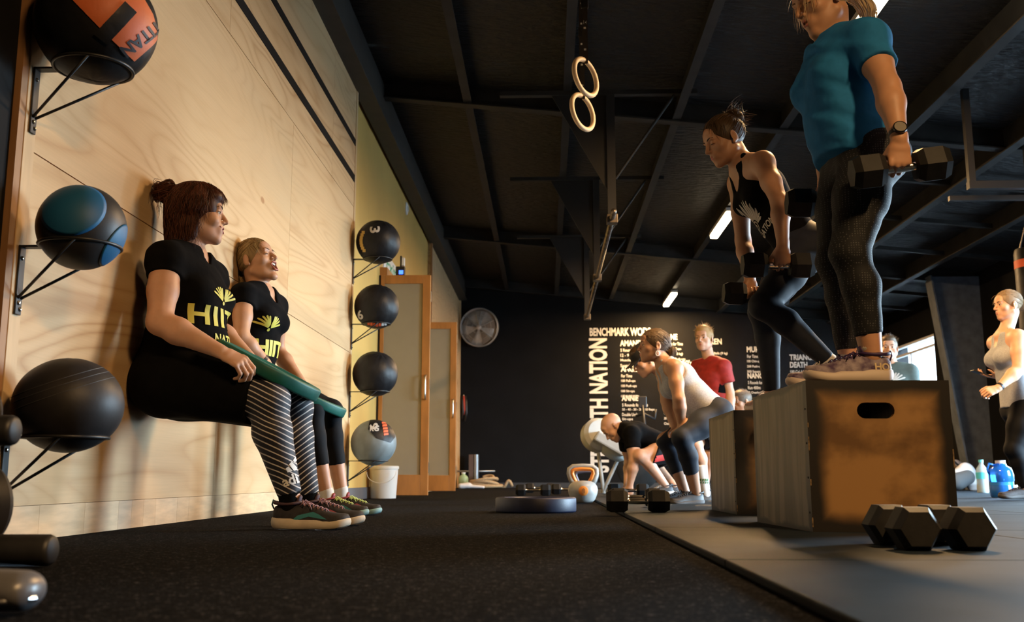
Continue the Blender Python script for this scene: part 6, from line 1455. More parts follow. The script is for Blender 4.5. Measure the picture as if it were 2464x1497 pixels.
def sphere_cap(axis, ang, R, m, name, parent):
    MB().lathe([(R*math.sin(a), R*math.cos(a)) for a in np.linspace(ang, .02, 10)], 40, (np.zeros(3), frameZ(axis)), cap=True).build(name, m, parent, smooth=True)
ar_, au_ = face_axes(t.location); nF = np.cross(ar_, au_)
sphere_cap(-ar_*.28+au_*.55+nF*.78, .80, .1285, M_blueb, 'blue_panel', b); sphere_cap(ar_*.84-au_*.40+nF*.30, .60, .1285, M_blueb, 'blue_panel', b); sphere_cap(-ar_*.3-au_*.5-nF*.8, .8, .1285, M_blueb, 'blue_panel', b)
q = rack(YN, zn[0], 'lowest bracket at the near end, under the charcoal slam ball')
t, b = ball(q, .152, M_slam, 'charcoal rubber slam ball with moulded lines', squash=.90, seams=0, noise=.003, seed=4)
for k, o_ in enumerate((.25, .40, .52)):
    ax = nv(V(-.35, -.2, .9)); R_ = .152; h = o_*R_; rr = math.sqrt(R_**2-h*h)*1.003
    Rm = frameZ(ax); pts = [Rm @ V(rr*math.cos(a), rr*math.sin(a), h) for a in np.linspace(0, 2*PI, 61)[:-1]]; pts = [V(p[0], p[1], p[2]*.90) for p in pts]; MB().tube(pts, .0011, 5, closed=True).build('moulded_line', mat('grey_rib', (.06, .058, .06), .5), b, smooth=True)
names = {3: ('highest bracket at the far end of the plywood', 'black wall ball marked 3, highest of the far column'), 2: ('second highest bracket at the far end of the plywood', 'black wall ball marked 6, second from the top of the far column'), 1: ('third highest bracket at the far end of the plywood', 'plain black wall ball, third from the top of the far column'), 0: ('lowest bracket at the far end of the plywood', 'grey wall ball with black panel marked 9 KG')}
M_greyv = mat('grey_vinyl', (.15, .175, .18), .5, var=.1, vscale=12, bump=.2, bscale=22, bdist=.005)
M_num = mat('pale_grey_print', (.55, .54, .52), .6); M_ytick = mat('ochre_print', (.60, .40, .10), .6); M_red2 = mat('red_orange_print', (.75, .12, .04), .6)
for k in (3, 2, 1, 0):
    q = rack(YFAR, zs[k], names[k][0], cx=.20)
    t, b = ball(q, .180, M_greyv if k == 0 else M_bvinyl, names[k][1], seams=8, depth=.012, noise=.006, seed=k+10, axis=(.3, -.4, .85) if k else (.2, .3, .9)); c = np.array(t.location)
    def lettering(s_, size, dx, dy, ang, m, sx=1.):
        u_ = _R*math.cos(ang)+_U*math.sin(ang); v_ = _U*math.cos(ang)-_R*math.sin(ang); vv, ff = text_mesh(s_, size, size*.03, sx); decal('ball_lettering', vv, ff, c+_R*dx+_U*dy, u_, v_, b, m, b, off=.004 if k else .011, depth=1.2, maxlen=.02, ball=(c, .18))
    if k == 3:
        lettering('3', .105, -.045, .115, -1.45, M_num, 1.2)
        for i in range(8):
            a = 2.65+i*.16; x0, y0 = .135*math.cos(a), .135*math.sin(a)+.01; w_ = .012
            patch(t, b, [(x0-w_, y0-w_), (x0+w_, y0-w_), (x0+w_, y0+w_), (x0-w_, y0+w_)], M_ytick, 'tick_mark', 0, off=.003, ml=.03)
    if k == 2:
        lettering('6', .095, -.135, -.10, .15, M_num, 1.1)
        for i in range(7): x0 = -.06+.022*i; y0 = -.145+.004*abs(i-3); patch(t, b, [(x0-.009, y0-.012), (x0+.009, y0-.012), (x0+.009, y0+.012), (x0-.009, y0+.012)], M_red2 if i < 5 else M_num, 'tick_mark', 0, off=.003, ml=.03)
    if k == 0:
        patch(t, b, [(-.03, .19), (-.045, .10), (.02, .035), (.13, .0), (.17, .05), (.14, .19), (.05, .2)], M_bvinyl, 'black_panel', 0, off=.004, ml=.02)
        lettering('9', .080, -.012, .155, -1.5, M_num, 1.1); lettering('KG', .050, -.012, .105, -1.5+1.5, M_num, 1.)
        for i in range(5): x0, y0 = .075+.004*i, .150-.022*i; patch(t, b, [(x0-.016, y0-.008), (x0+.018, y0-.004), (x0+.018, y0+.012), (x0-.016, y0+.008)], M_red2, 'tick_mark', 0, off=.007, ml=.03)
# ================================================================== DOORS AND THINGS BY THEM
M_door = mat('orange_brown_timber', (.40, .165, .040), .45, var=.15, vscale=6, stretch=(2, 2, .5)); M_frost = mat('frosted_glass_panel', (.30, .255, .18), .4, var=.02, spec=.3)
def leaf_door(n, y, x0, x1, h, hinge_x):
    t = empty('door_%d' % n, ((x0+x1)/2, y, 0), kind='structure'); w_ = (x1-x0)/2; st = .075
    for a, b_, z0, z1, nm in ((-w_, -w_+st*.5, 0.02, h, 'stile'), (w_-st, w_, .02, h, 'stile'), (-w_+st*.5, w_-st, h-.085, h, 'rail'), (-w_+st*.5, w_-st, .02, .21, 'rail')):
        MB().span((a, -.02, z0), (b_, .02, z1), bev=.003).build(nm, M_door, t)
    MB().span((-w_+st*.5-.005, -.006, .205), (w_-st+.005, .006, h-.08)).build('glass_pane', M_frost, t)
    hm = mat('satin_nickel', (.62, .60, .56), .3, 1.)
    for z in (.28, 1.07, 1.92): MB().span((w_, -.012, z-.05), (w_+.006, .026, z+.05)).build('hinge', hm, t)
    MB().tube([V(w_-.035, -.02, .92), V(w_-.035, -.055, .93), V(w_-.035, -.06, .98), V(w_-.035, -.06, 1.09), V(w_-.035, -.055, 1.14), V(w_-.035, -.02, 1.15)], .009, 10).build('handle', hm, t, smooth=True)
    MB().span((-w_-.02, -.015, 0), (-w_-.001, .03, h+.0)).build('seal', M_steel_dark, t)
leaf_door(1, 9.50, -1.60, -1.115, 2.13, 0); leaf_door(2, 12.5, -1.60, -1.128, 2.13, 0)
MB().span((WX-.05, 9.53, 2.14), (WX+.02, 11.2, 2.22)).build('door_head', M_door, wl3)
pv = onX(977, 502, WX-.05); vt = empty('wall_vent', tuple(pv), 'small white round vent high on the mustard wall', 'vent')
MB().lathe([(.0001, 0), (.075, 0), (.075, .012), (.06, .02), (.0001, .024)], 28, (np.zeros(3), frameZ((1., 0, 0)))).build('cover', mat('white_plastic', (.72, .72, .70), .4), vt, smooth=True, auto=40)
MB().lathe([(.03, .02), (.036, .02), (.036, .028), (.03, .028), (.03, .02)], 24, (np.zeros(3), frameZ((1., 0, 0))), cap=False).build('grille_ring', mat('white_plastic', (.72, .72, .70), .4), vt)
pe = onX(938, 645, WX-.05); ex = empty('exit_sign', tuple(pe+V(.0, 0, 0)), 'white sign with green Exit lettering above the first door', 'sign')
MB().span((0, -.45, -.09), (.012, .45, .09)).build('plate', mat('white_plastic', (.72, .72, .70), .4), ex)
v, f = text_mesh('Exit', .19, .003, 2.2, align='CENTER'); mesh('lettering', [V(.0135, p[0], p[1]-.065) for p in v], f, mat('exit_green', (.02, .30, .14), .5), ex)
al = empty('alarm_panel', (-1.42, 9.55, 2.135), 'small black device with a blue light on top of the first door', 'device')
MB().span((-.045, -.03, 0), (.045, .03, .09), bev=.006).build('case', M_rack, al); MB().span((-.012, -.032, .012), (.03, -.029, .05)).build('blue_light', emis('blue_indicator', (.05, .16, 1.0), 3.), al); MB().span((-.005, -.02, .09), (.010, .03, .20), bev=.003).build('bracket', M_rack, al); MB().span((.012, -.022, .10), (.04, .02, .18), bev=.004).build('sensor', mat('white_plastic', (.72, .72, .70), .4), al)
# bucket
cb = empty('bucket', (-1.475, 9.12, 0), 'white plastic bucket with lid below the grey wall ball', 'bucket')
mw = mat('white_bucket_plastic', (.70, .70, .68), .4)
MB().lathe([(.112, 0), (.114, .004), (.130, .262), (.130, .275)], 36).build('pail', mw, cb, smooth=True, auto=40); MB().lathe([(.134, .262), (.137, .262), (.137, .285), (.128, .290), (.0001, .288)], 36).build('lid', mw, cb, smooth=True, auto=40)
MB().tube([V(.132*math.cos(a), -.132*math.sin(a)*.35-.128, .235-.10*math.sin(a)) for a in np.linspace(.0, PI, 15)], .003, 6).build('handle', mw, cb, smooth=True)
# wall fan
pf = at(1153, 788, YB-.22); fan = empty('wall_fan', tuple(pf), 'large round metal wall fan beside the door corner', 'fan')
ax = nv((-.18, -1., -.05)); Rf = frameZ(ax); msil = mat('brushed_silver', (.50, .48, .46), .35, .35, var=.2, vscale=5)
MB().lathe([(.30, -.06), (.345, -.06), (.355, -.04), (.355, .03), (.345, .045), (.335, .03), (.335, -.05), (.30, -.06)], 48, (np.zeros(3), Rf), cap=False).build('rim', msil, fan, smooth=True, auto=40)
MB().lathe([(.0001, -.055), (.33, -.055), (.33, -.045), (.20, -.03), (.0001, -.02)], 48, (np.zeros(3), Rf)).build('back_dish', msil, fan, smooth=True)
for i in range(5):
    a0 = i*2*PI/5+.2; bl = []
    for rr in (.05, .15, .25, .31):
        for da, zz in ((-.28, -.012), (.28, .022)): bl.append(Rf @ V(rr*math.cos(a0+da), rr*math.sin(a0+da), zz))
    MB().add(bl+[p+Rf @ V(0, 0, .003) for p in bl], [(0, 1, 3, 2), (2, 3, 5, 4), (4, 5, 7, 6), (8, 10, 11, 9), (10, 12, 13, 11), (12, 14, 15, 13)]).build('blade', mat('dull_aluminium', (.24, .23, .22), .4, .4), fan)
MB().lathe([(.0001, 0), (.045, 0), (.045, .04), (.03, .05), (.0001, .052)], 24, (np.zeros(3), Rf)).build('hub', msil, fan, smooth=True, auto=40)
for k in range(3): MB().tube([Rf @ V(.34*math.cos(a), .34*math.sin(a), .035) for a in (k*PI/3+.4, k*PI/3+.4+PI)], .006, 6).build('guard_bar', msil, fan, smooth=True)
for rr in (.12, .23): MB().tube([Rf @ V(rr*math.cos(a), rr*math.sin(a), .042) for a in np.linspace(0, 2*PI, 37)[:-1]], .003, 6, closed=True).build('guard_ring', msil, fan, smooth=True)
MB().span((-.03, .05, -.03), (.03, .215, .03)).build('wall_arm', M_rack, fan)
# rope coil, towel, bottle and sled post at the far corner
cr = at(1162, 1160, 17.4); rp = empty('battle_rope', (cr[0]+.03, 17.33, 0), 'coiled beige battle rope heaped by the back wall', 'rope')
pts = []
for i in range(150):
    t_ = i/149; a = t_*2*PI*5.3; rr = .24-.09*t_+.03*math.sin(a*.37); pts.append(V(rr*1.15*math.cos(a)+.02*math.sin(a*2.3), rr*.7*math.sin(a), .028+.19*t_*(.55+.45*math.sin(a*.8+1))))
pts = [V(.36+.02*i, -.05, .028+.10*math.sin(i/6*PI)) for i in range(7)][::-1]+pts
MB().tube(pts, .026, 10).build('rope', mat('manila_rope', (.42, .30, .17), .85, var=.2, vscale=60, bump=.8, bscale=70, bdist=.01), rp, smooth=True)
ct = at(1135, 1172, 17.0); tw = empty('towel', (ct[0], 17.0, 0), 'white towel crumpled beside the rope', 'towel')
solid_obj('cloth', [EC(ct*[1, 1, 0]+V(-.18, 0, .04), ct*[1, 1, 0]+V(-.05, 0, .05), .10, .09, .05, .05, side=(0, 1., 0)), EC(ct*[1, 1, 0]+V(-.05, 0, .035), ct*[1, 1, 0]+V(.20, -.03, .02), .08, .06, .035, .02, side=(0, 1., 0), k=.03)], .012, mat('white_terry', (.66, .66, .68), .95, bump=.5, bscale=60), tw, disp=folds(.008, 12, (1., .3, .2), 1.))
def bottle(name, loc, r, h, m, label, capm, prof=None, liquid=None, band=None):
    t = empty(name, loc, label, 'bottle'); p = prof or [(.0001, 0), (r*.9, 0), (r, .01), (r, h*.62), (r*.85, h*.74), (r*.36, h*.86), (r*.34, h*.93)]
    MB().lathe(p, 28, cap=False).build('vessel', m, t, smooth=True, auto=50)
    MB().lathe([(.0001, h*.92), (r*.42, h*.92), (r*.42, h), (.0001, h)], 20).build('cap', capm, t, smooth=True, auto=40)
    if liquid: MB().lathe([(.0001, .004), (r*.93, .006), (r*.95, h*liquid[1]), (.0001, h*liquid[1])], 24).build('drink', liquid[0], t, smooth=True, auto=40)
    if band: MB().lathe([(r*1.012, h*band[1]), (r*1.012, h*band[2])], 28, cap=False).build('label_band', band[0], t, smooth=True)
    return t
cg = at(1119, 1165, 17.1); bottle('shaker_bottle', (cg[0]-.07, 17.62, 0), .085, .27, mat('pale_green_plastic', (.30, .42, .24), .35), 'pale green drink bottle beside the rope', mat('white_plastic', (.72, .72, .70), .4))
csl = at(1146, 1165, 17.75); sl = empty('weight_stand', (csl[0], 17.72, 0), 'steel post with cross bar standing by the back wall', 'stand')
MB().tube([V(0, 0, .02), V(0, 0, .58)], .045, 16).build('post', mat('worn_steel', (.30, .33, .36), .4, .8), sl, smooth=True, auto=40); MB().tube([V(-.33, 0, .29), V(.33, 0, .29)], .016, 10).build('cross_bar', MATS['worn_steel'], sl, smooth=True); MB().span((-.25, -.15, 0), (.25, .15, .02)).build('base_plate', M_steel_dark, sl); MB().span((-.13, -.02, .02), (-.05, .02, .58)).build('upright', mat('rusty_steel', (.10, .06, .045), .6), sl)
crd = at(1111, 970, 17.5); rd = empty('hanging_straps', (crd[0]-.0, 17.97, crd[2]), 'red and black straps hanging by the far door corner', 'straps')
for i, (dx, l, m) in enumerate(((-.03, .26, M_rack), (.0, .18, mat('red_webbing', (.45, .05, .03), .7)), (.03, .30, M_rack))): MB().tube([V(dx, -.02, .16), V(dx+.01, -.05, .05), V(dx+.02, -.05, -l*.5), V(dx, -.03, -l)], [.02, .024, .022, .012], 8, flat=(V(0, 1., 0), .5)).build('strap', m, rd, smooth=True)
MB().tube([V(0, 0, .17), V(0, -.05, .17)], .012, 8).build('hook', M_chrome, rd)
# ================================================================== THINGS HANGING FROM THE ROOF
M_ring = mat('birch_ring', (.62, .47, .30), .45, var=.12, vscale=14); M_strap = mat('black_webbing', (.022, .016, .012), .8, bump=.3, bscale=300)
def gym_ring(px, py, Y, label, dirv, sx):
    c = at(px, py, Y); t = empty('gymnastic_ring', tuple(c), label, 'gym ring', 'gymnastic rings on straps'); d = nv(dirv); upv = nv(V(sx, 0, 1.)); r = .112
    MB().tube([d*r*math.cos(a)+upv*r*math.sin(a) for a in np.linspace(0, 2*PI, 49)[:-1]], .0155, 14, closed=True).build('ring', M_ring, t, smooth=True)
    top = zc(c[0])-c[2]-.01; n = nv(np.cross(d, upv)); n[2] = 0; n = nv(n); side = V(.94, -.34, 0)
    st = MB()
    for o in (0.0, .012):
        a = V(sx*r*0, 0, r-.02)+V(0, o, 0); st.add([a-side*.017, a+side*.017, V(0, o, top)+side*.017, V(0, o, top)-side*.017, a-side*.017+V(0, .002, 0), a+side*.017+V(0, .002, 0), V(0, o+.002, top)+side*.017, V(0, o+.002, top)-side*.017], [(0, 1, 2, 3), (7, 6, 5, 4), (0, 3, 7, 4), (1, 5, 6, 2)])
    s_ = st.build('strap', M_strap, t); MB().box(V(0, .006, top*.55), (.045, .022, .06), bev=.004).build('buckle', M_rack, t)
    for i in range(5):
        z = r+.06+i*.14; MB().span((-.008, -.0035, z), (.006, -.002, z+.012)).build('strap_mark', M_white, s_)
    v, f = text_mesh('14', .035, .0, .8, align='CENTER'); mesh('strap_number', [V(p[0]+.0, -.0035, p[1]+r+.23) for p in v], f, M_white, s_)
gym_ring(1409, 186, 5.75, 'upper of the two pale wooden gymnastic rings', (.62, .78, 0), -.10); gym_ring(1402, 270, 6.05, 'lower of the two pale wooden gymnastic rings', (.62, .78, 0), -.10)
rig = empty('pull_up_rig', (.565, 10.7, 2.34), 'long steel pull-up bar hung from the black roof', 'pull-up rig')
M_bar = mat('scuffed_bar_steel', (.20, .165, .13), .4, .9, var=.4, vscale=14)
MB().tube([V(0, -2.75, .0), V(0, .0, 0)], .024, 14).build('bar', M_bar, rig, smooth=True); MB().tube([V(-.0, .0, .0), V(-.0, 2.75, 0)], .024, 14).build('bar', M_bar, rig, smooth=True)
for dy in (-2.5, .0, 2.70):
    top = zc(.565)-2.34
    MB().span((-.035, dy-.035, -.03), (.035, dy+.035, top)).build('drop_post', M_rack, rig)
    MB().prism([(-.035, top), (-.50, top), (-.035, .25)], dy-.006, dy+.006, 1).build('gusset', M_rack, rig)
    MB().tube([V(.035, dy, .35), V(.55, dy, top)], .012, 8).build('brace', M_steel_dark, rig); MB().span((-.95, dy-.03, top-.0), (.75, dy+.03, top+.04)).build('header', M_steel_dark, rig)
    MB().span((-.045, dy-.05, -.045), (.045, dy+.05, .03), bev=.004).build('socket', M_bar, rig)
hb = empty('punching_bag', (4.20, 8.55, 1.03), 'black punching bag with red band hanging at the right edge', 'punching bag')
MB().lathe([(.0001, 0), (.13, 0), (.15, .02), (.15, 1.06), (.14, 1.10), (.0001, 1.11)], 32).build('bag', M_bvinyl, hb, smooth=True, auto=40); MB().lathe([(.152, .93), (.152, 1.0)], 32, cap=False).build('red_band', M_red2, hb, smooth=True)
for k in range(3): a = k*2*PI/3; MB().tube([V(.13*math.cos(a), .13*math.sin(a), 1.09), V(0, 0, 1.45)], .006, 6).build('chain', M_chrome, hb)
MB().tube([V(0, 0, 1.44), V(0, 0, zc(4.20)-1.03)], .010, 8).build('hanger', M_rack, hb)
pr = at(2392, 446, 7.6); fr2 = empty('ceiling_frame', tuple(pr), 'black steel frame hung under the roof at upper right', 'frame')
MB().span((-.20, -.03, -.03), (1.0, .03, .03)).build('cross_bar', M_rack, fr2)
for x in (-.17, .42): MB().span((x-.025, -.025, .03), (x+.025, .025, zc(pr[0]+x)-pr[2]+.05)).build('hanger', M_rack, fr2)
MB().span((-.20, .35, -.02), (1.0, .39, .02)).build('cross_bar', M_rack, fr2); MB().tube([V(.26, 0, -.03), V(.26, 0, -.30), V(.255, 0, -.95)], .009, 8).build('strap', M_strap, fr2)
# ================================================================== MACHINES AT THE BACK, BAGS AND BOTTLES AT THE RIGHT
cm = at(1452, 1080, 10.6); mc = empty('rowing_machine', (cm[0], 10.6, 0), 'white exercise machine with round drum and splayed legs behind the bald man', 'exercise machine')
def mp_(px, py, Y=10.6): return at(px, py, Y)-V(cm[0], 10.6, 0)
mwh = mat('off_white_casing', (.60, .60, .57), .45, var=.05)
ax = nv((.75, -.55, .35)); MB().lathe([(.0001, -.10), (.14, -.10), (.172, -.06), (.176, .05), (.14, .09), (.0001, .10)], 36, (mp_(1438, 1048), frameZ(nv((.35, -.9, .25))))).build('drum', mwh, mc, smooth=True, auto=40)
MB().box(mp_(1470, 1068, 10.45), (.36, .20, .11), np.array(Matrix.Rotation(.52, 3, 'Y')), bev=.02).build('front_panel', mwh, mc)
MB().lathe([(.0001, -.02), (.10, 0), (.155, .05), (.17, .11)], 30, (mp_(1468, 1100, 10.6), frameZ(nv((.45, -.2, .85))))).build('bowl_shell', mat('grey_white_shell', (.42, .45, .44), .5), mc, smooth=True)
for a, b in (((1497, 1085), (1449, 1186)), ((1440, 1090), (1453, 1190)), ((1500, 1092), (1520, 1186))): pa = mp_(*a); pb = mp_(*b); pb[2] = .02; MB().tube([pa, pb], .020, 10).build('leg', mwh, mc, smooth=True)
pb = mp_(1452, 1190); MB().span((pb[0]-.10, -.12, 0), (pb[0]+.12, .12, .022)).build('foot', M_rub, mc)
cbk = at(1560, 1100, 12.0); bk = empty('exercise_bike', (cbk[0], 12.0, 0), 'dark exercise bike with upright console behind the bald man', 'exercise bike')
def bp_(px, py): return at(px, py, 12.0)-V(cbk[0], 12.0, 0)
MB().tube([bp_(1560, 1155)*[1, 1, 0]+V(0, 0, .30), bp_(1546, 975)], .022, 10).build('mast', M_rack, bk, smooth=True); MB().box(bp_(1546, 968), (.10, .04, .14), bev=.01).build('console', M_rack, bk); MB().tube([bp_(1530, 1002), bp_(1548, 995), bp_(1576, 1008), bp_(1578, 985)], .016, 8).build('handlebar', M_rack, bk, smooth=True)
MB().lathe([(.0001, -.03), (.24, -.03), (.26, -.015), (.26, .015), (.24, .03), (.0001, .03)], 36, (V(-.12, 0, .30), frameZ((0, 1., 0)))).build('flywheel', M_steel_dark, bk, smooth=True, auto=40); MB().tube([V(-.12, 0, .30), V(.45, 0, .32), V(.50, 0, .70)], .024, 10).build('frame', M_rack, bk, smooth=True); MB().box(V(.50, 0, .74), (.24, .16, .06), bev=.02).build('saddle', M_rack, bk)
for x in (-.3, .45): MB().tube([V(x, -.24, .03), V(x, .24, .03)], .025, 8).build('foot_bar', M_rack, bk, smooth=True); MB().tube([V(x, 0, .03), V(x*.6+.05, 0, .30)], .022, 8).build('strut', M_rack, bk, smooth=True)
cbg = at(2262, 1150, 13.5); bag = empty('duffel_bag', (cbg[0], 13.5, MT), 'brown patterned bag slumped against the steel column', 'bag'); o3 = V(cbg[0], 13.5, MT)
solid_obj('bag_body', [EC(o3+V(-.22, 0, .13), o3+V(.20, 0, .20), .16, .18, .13, .16, side=(0, 1., 0)), EC(o3+V(.05, 0, .25), o3+V(.2, 0, .30), .10, .10, k=.06), HS(o3, (0, 0, -1.))], .014, mat('brown_camouflage', (.055, .04, .035), .8, col2=(.26, .20, .17), vscale=11, bump=.3, bscale=20, bdist=.02), bag, disp=folds(.010, 9, (.6, .2, 1.), 1.))
MB().tube([V(-.1, -.17, .28), V(0, -.2, .36), V(.12, -.19, .38), V(.2, -.17, .30)], .014, 8).build('strap', M_rack, bag, smooth=True)
cc = at(2306, 1150, 13.25); cl_ = empty('clothes_pile', (cc[0], 13.2, MT), 'white and grey clothes heaped beside the bag', 'clothes'); o3 = V(cc[0], 13.2, MT)
solid_obj('white_cloth', [EC(o3+V(-.18, 0, .08), o3+V(.10, 0, .24), .12, .10, k=.03), EC(o3+V(.06, 0, .26), o3+V(.16, 0, .08), .09, .09, k=.04), HS(o3, (0, 0, -1.))], .012, mat('white_cotton', (.62, .63, .66), .9), cl_, disp=folds(.014, 11, (.6, .2, 1.), 3.)); solid_obj('grey_cloth', [EC(o3+V(-.05, -.06, .12), o3+V(.06, -.07, .17), .11, .10, k=.03), HS(o3, (0, 0, -1.))], .012, mat('slate_cotton', (.10, .115, .13), .9), cl_, disp=folds(.012, 11, (.6, .2, 1.), 5.))
cw = onZ(2366, 1186, MT); bottle('water_bottle', (cw[0], cw[1], MT), .062, .36, mat('clear_plastic', (.55, .68, .72), .12, trans=.6), 'clear water bottle with cyan label and pale drink left in it', mat('cyan_cap', (.10, .45, .50), .4), liquid=(mat('pale_amber_drink', (.70, .52, .22), .3), .26), band=(mat('cyan_label', (.05, .38, .45), .5), .42, .62))
cj = onZ(2420, 1198, MT); jg = bottle('water_jug', (cj[0], cj[1]+.05, MT), .098, .31, mat('blue_clear_plastic', (.03, .22, .75), .12, trans=.55), 'large blue water jug nearest the woman with the phone', mat('pale_grey_cap', (.55, .56, .58), .4), prof=[(.0001, 0), (.085, 0), (.095, .012), (.095, .10), (.086, .115), (.086, .125), (.098, .14), (.098, .21), (.085, .245), (.05, .265), (.044, .285)], liquid=(mat('blue_water', (.03, .20, .62), .1), .42))
MB().tube([V(-.05, 0, .27), V(-.095, 0, .285), V(-.115, 0, .235), V(-.096, 0, .19)], .010, 8).build('handle', mat('blue_clear_plastic', (.03, .22, .75)), jg, smooth=True)
csh = onZ(2455, 1188, MT); tw2 = empty('towel', (csh[0], csh[1], MT), 'folded pale towel on the mat behind the blue jug', 'towel'); o3 = V(csh[0], csh[1], MT)
solid_obj('cloth', [EC(o3+V(-.1, 0, .045), o3+V(.14, 0, .05), .09, .09, .045, .045, side=(0, 1., 0)), HS(o3, (0, 0, -1.))], .012, mat('cream_terry', (.60, .56, .48), .95), tw2, disp=folds(.006, 14, (1., .3, .4), 1.))
cst = at(2236, 1120, 12.2); stl = empty('roller_stand', (cst[0], 12.2, MT), 'small black stand beyond the nearest wooden box', 'stand')
MB().tube([V(0, 0, .02), V(0, 0, .42)], .035, 12).build('post', M_rack, stl, smooth=True, auto=40); MB().tube([V(-.13, 0, .44), V(.13, 0, .44)], .045, 14).build('roller', M_rack, stl, smooth=True, auto=40); MB().span((-.14, -.14, 0), (.14, .14, .02)).build('base', M_rack, stl)
cwx = onX(2224, 993, WXR); wbx = empty('switch_box', tuple(cwx), 'dark switch box on the right wall under the window', 'switch box'); MB().span((-.09, -.14, -.17), (0, .14, .17), bev=.01).build('case', mat('dark_grey_plastic_box', (.035, .04, .05), .5), wbx); MB().span((-.10, -.06, -.05), (-.09, .06, .08)).build('cover', M_rack, wbx)
# ================================================================== MACHINE CUT BY THE LEFT EDGE
fm = empty('leg_hold_bench', (-1.22, 2.15, 0), 'black exercise machine with foam rollers cut by the left edge', 'exercise machine'); M_foam = mat('black_foam', (.016, .016, .018), .5, var=.2, vscale=40)
def lp(px, py, Y): return at(px, py, Y)-V(-1.22, 2.15, 0)
def roller(a, b, r):
    a = np.asarray(a); b = np.asarray(b); d = nv(b-a); MB().tube([a, a+d*.006, b-d*.012, b-d*.004, b], [r*.9, r, r, r*.9, r*.7], 22).build('foam_roller', M_foam, fm, smooth=True, auto=50)
roller(lp(-190, 1324, 2.15), lp(130, 1324, 2.15), .0335); roller(lp(-190, 1036, 2.15), lp(40, 1036, 2.15), .0335)
MB().tube([lp(-60, 1330, 2.18), lp(-50, 1036, 2.18)], .022, 10).build('upright', M_rack, fm, smooth=True); MB().lathe([(.0001, -.02), (.10, -.02), (.11, 0), (.10, .02), (.0001, .02)], 36, (lp(-72, 1218, 2.24), frameZ((.25, 1., 0)))).build('disc_guard', M_slam, fm, smooth=True, auto=40); MB().lathe([(.0001, -.015), (.085, -.015), (.095, 0), (.085, .015), (.0001, .015)], 36, (lp(-78, 1000, 2.26), frameZ((.25, 1., 0)))).build('disc_guard', M_slam, fm, smooth=True, auto=40)
MB().tube([lp(-60, 1330, 2.18), lp(-200, 1360, 1.6)], .025, 10).build('base_tube', M_rack, fm, smooth=True)
pdp = at(-10, 1462, 1.42); pdl = empty('foot_pedal', (pdp[0], 1.42, 0), 'grey rounded pedal with silver edge at the lower left corner', 'pedal'); o3 = V(pdp[0], 1.42, 0)
solid_obj('pedal_body', [EC(o3+V(-.14, 0, .035), o3+V(.035, 0, .033), .055, .045, .032, .028, side=(0, 1., 0)), HS(o3+V(0, 0, .002), (0, 0, -1.))], .005, mat('grey_plastic_pedal', (.10, .10, .11), .35), pdl)
MB().tube([V(-.12, -.052, .026), V(-.03, -.053, .022), V(.03, -.042, .022), V(.062, -.012, .024)], .0045, 8).build('silver_edge', mat('silver_trim', (.7, .7, .72), .25, 1.), pdl, smooth=True)
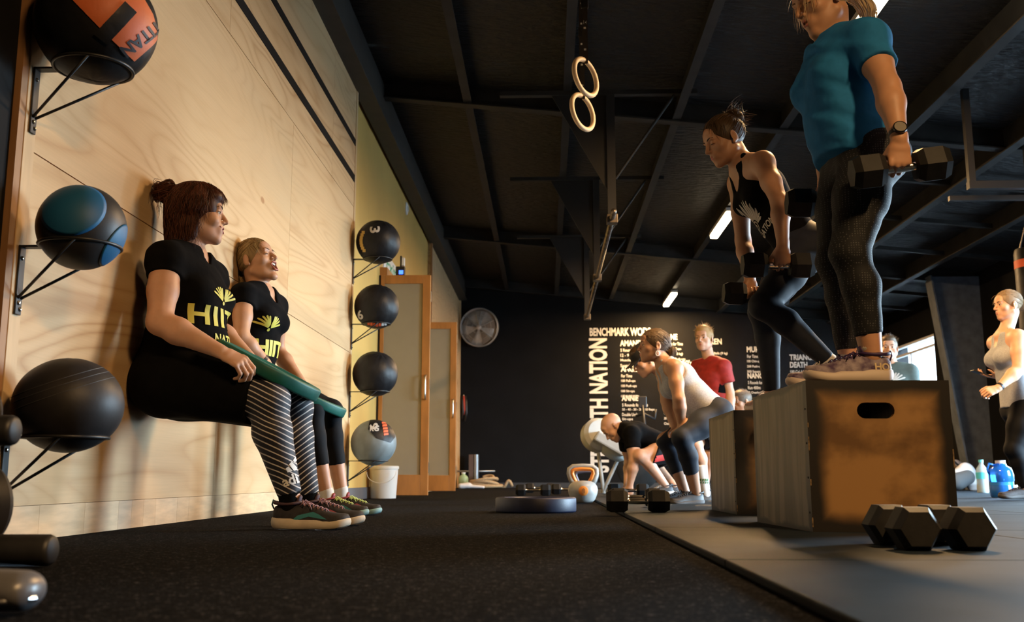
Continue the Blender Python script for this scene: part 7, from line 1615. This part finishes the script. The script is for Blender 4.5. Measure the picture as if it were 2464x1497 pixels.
# ================================================================== LETTERING ON THE BACK WALL
M_letter = mat('white_wall_vinyl', (.62, .63, .62), .6)
def wall_text(s_, x0, x1, ytop, ybot, bold=.012, lines=False):
    p0 = at(x0, ybot, YB-.003); p1 = at(x1, ybot, YB-.003); pt = at(x0, ytop, YB-.003); hgt = pt[2]-p0[2]
    v, f = text_mesh(s_, 1., bold); 
    w_ = v[:, 0].max()-v[:, 0].min(); h_ = v[:, 1].max()-v[:, 1].min(); v = v.copy(); v[:, 0] = (v[:, 0]-v[:, 0].min())*(p1[0]-p0[0])/w_; v[:, 1] = (v[:, 1]-v[:, 1].min())*hgt/h_
    mesh('wall_lettering', [V(p0[0]+p[0], YB-.003, p0[2]+p[1]) for p in v], f, M_letter, wb)
wall_text('BENCHMARK WODS', 1419, 1566, 789, 809, .03)
v, f = text_mesh('STRENGTH NATION', 1., .035); v = v.copy(); a0 = at(1466, 1137, YB-.003); a1 = at(1466, 814, YB-.003); L_ = a1[2]-a0[2]; W_ = at(1466, 975, YB)[0]-at(1421, 975, YB)[0]
v[:, 0] = (v[:, 0]-v[:, 0].min())*L_/(v[:, 0].max()-v[:, 0].min()); v[:, 1] = (v[:, 1]-v[:, 1].min())*W_/(v[:, 1].max()-v[:, 1].min()); mesh('wall_lettering', [V(a0[0]-p[1], YB-.003, a0[2]+p[0]) for p in v], f, M_letter, wb)
def wod(title, lines, x, y, wd, ht=14, lw=None, step=12.4, tl=None):
    wall_text(title, x, x+wd, y, y+ht, .03)
    yy = y+ht+(6 if tl is None else tl)
    for s_, l in lines: wall_text(s_, x+1, x+1+l, yy, yy+7.5, .012); yy += step
wod('AMANDA', [('5 Rounds for Time', 62), ('12 - 9 - 7 - 5', 46), ('Muscle-ups', 40), ('Snatches', 34)], 1492, 819, 62)
wod('ANGIE', [('For Time', 26), ('100 Pull-ups', 34), ('100 Push-ups', 37), ('100 Sit-ups', 32), ('100 Air Squats', 43)], 1494, 881, 42)
wod('ANNIE', [('5 Rounds for Time', 62), ('50 - 40 - 30 - 20 - 10 Reps', 78), ('Double Unders', 44), ('Sit-ups', 26)], 1496, 951, 40, step=11.5)
wod('DIANE', [('3 Rounds for Time', 50), ('21 - 15 - 9 Reps', 46), ('Deadlift (100 kg)', 50), ('Handstand Push-ups', 56)], 1592, 804, 38)
wod("FILTHY 50's", [], 1588, 867, 78, 13)
wod('GRACE', [('30 Reps for Time', 44), ('Clean and Jerk', 40)], 1597, 984, 42)
wod('KAREN', [('For Time', 26), ('150 Wall Balls (9 kg)', 62)], 1688, 815, 49)
wod('MURPH', [('For Time', 26), ('100 Chin-ups', 34), ('200 Push-ups', 37), ('300 Squats', 32)], 1797, 834, 46)
wod('NANCY', [('5 Rounds for Time', 50), ('Run 400m', 30), ('15 Overhead Squats', 56)], 1799, 898, 46, 13)
wod('TRIANGLE OF', [], 1900, 853, 92); wod('DEATH', [('100 Cal Assault Bike', 62), ('100 Cal Row', 34), ('100 Cal Ski Erg', 45)], 1901, 871, 42, 14, step=8.6)
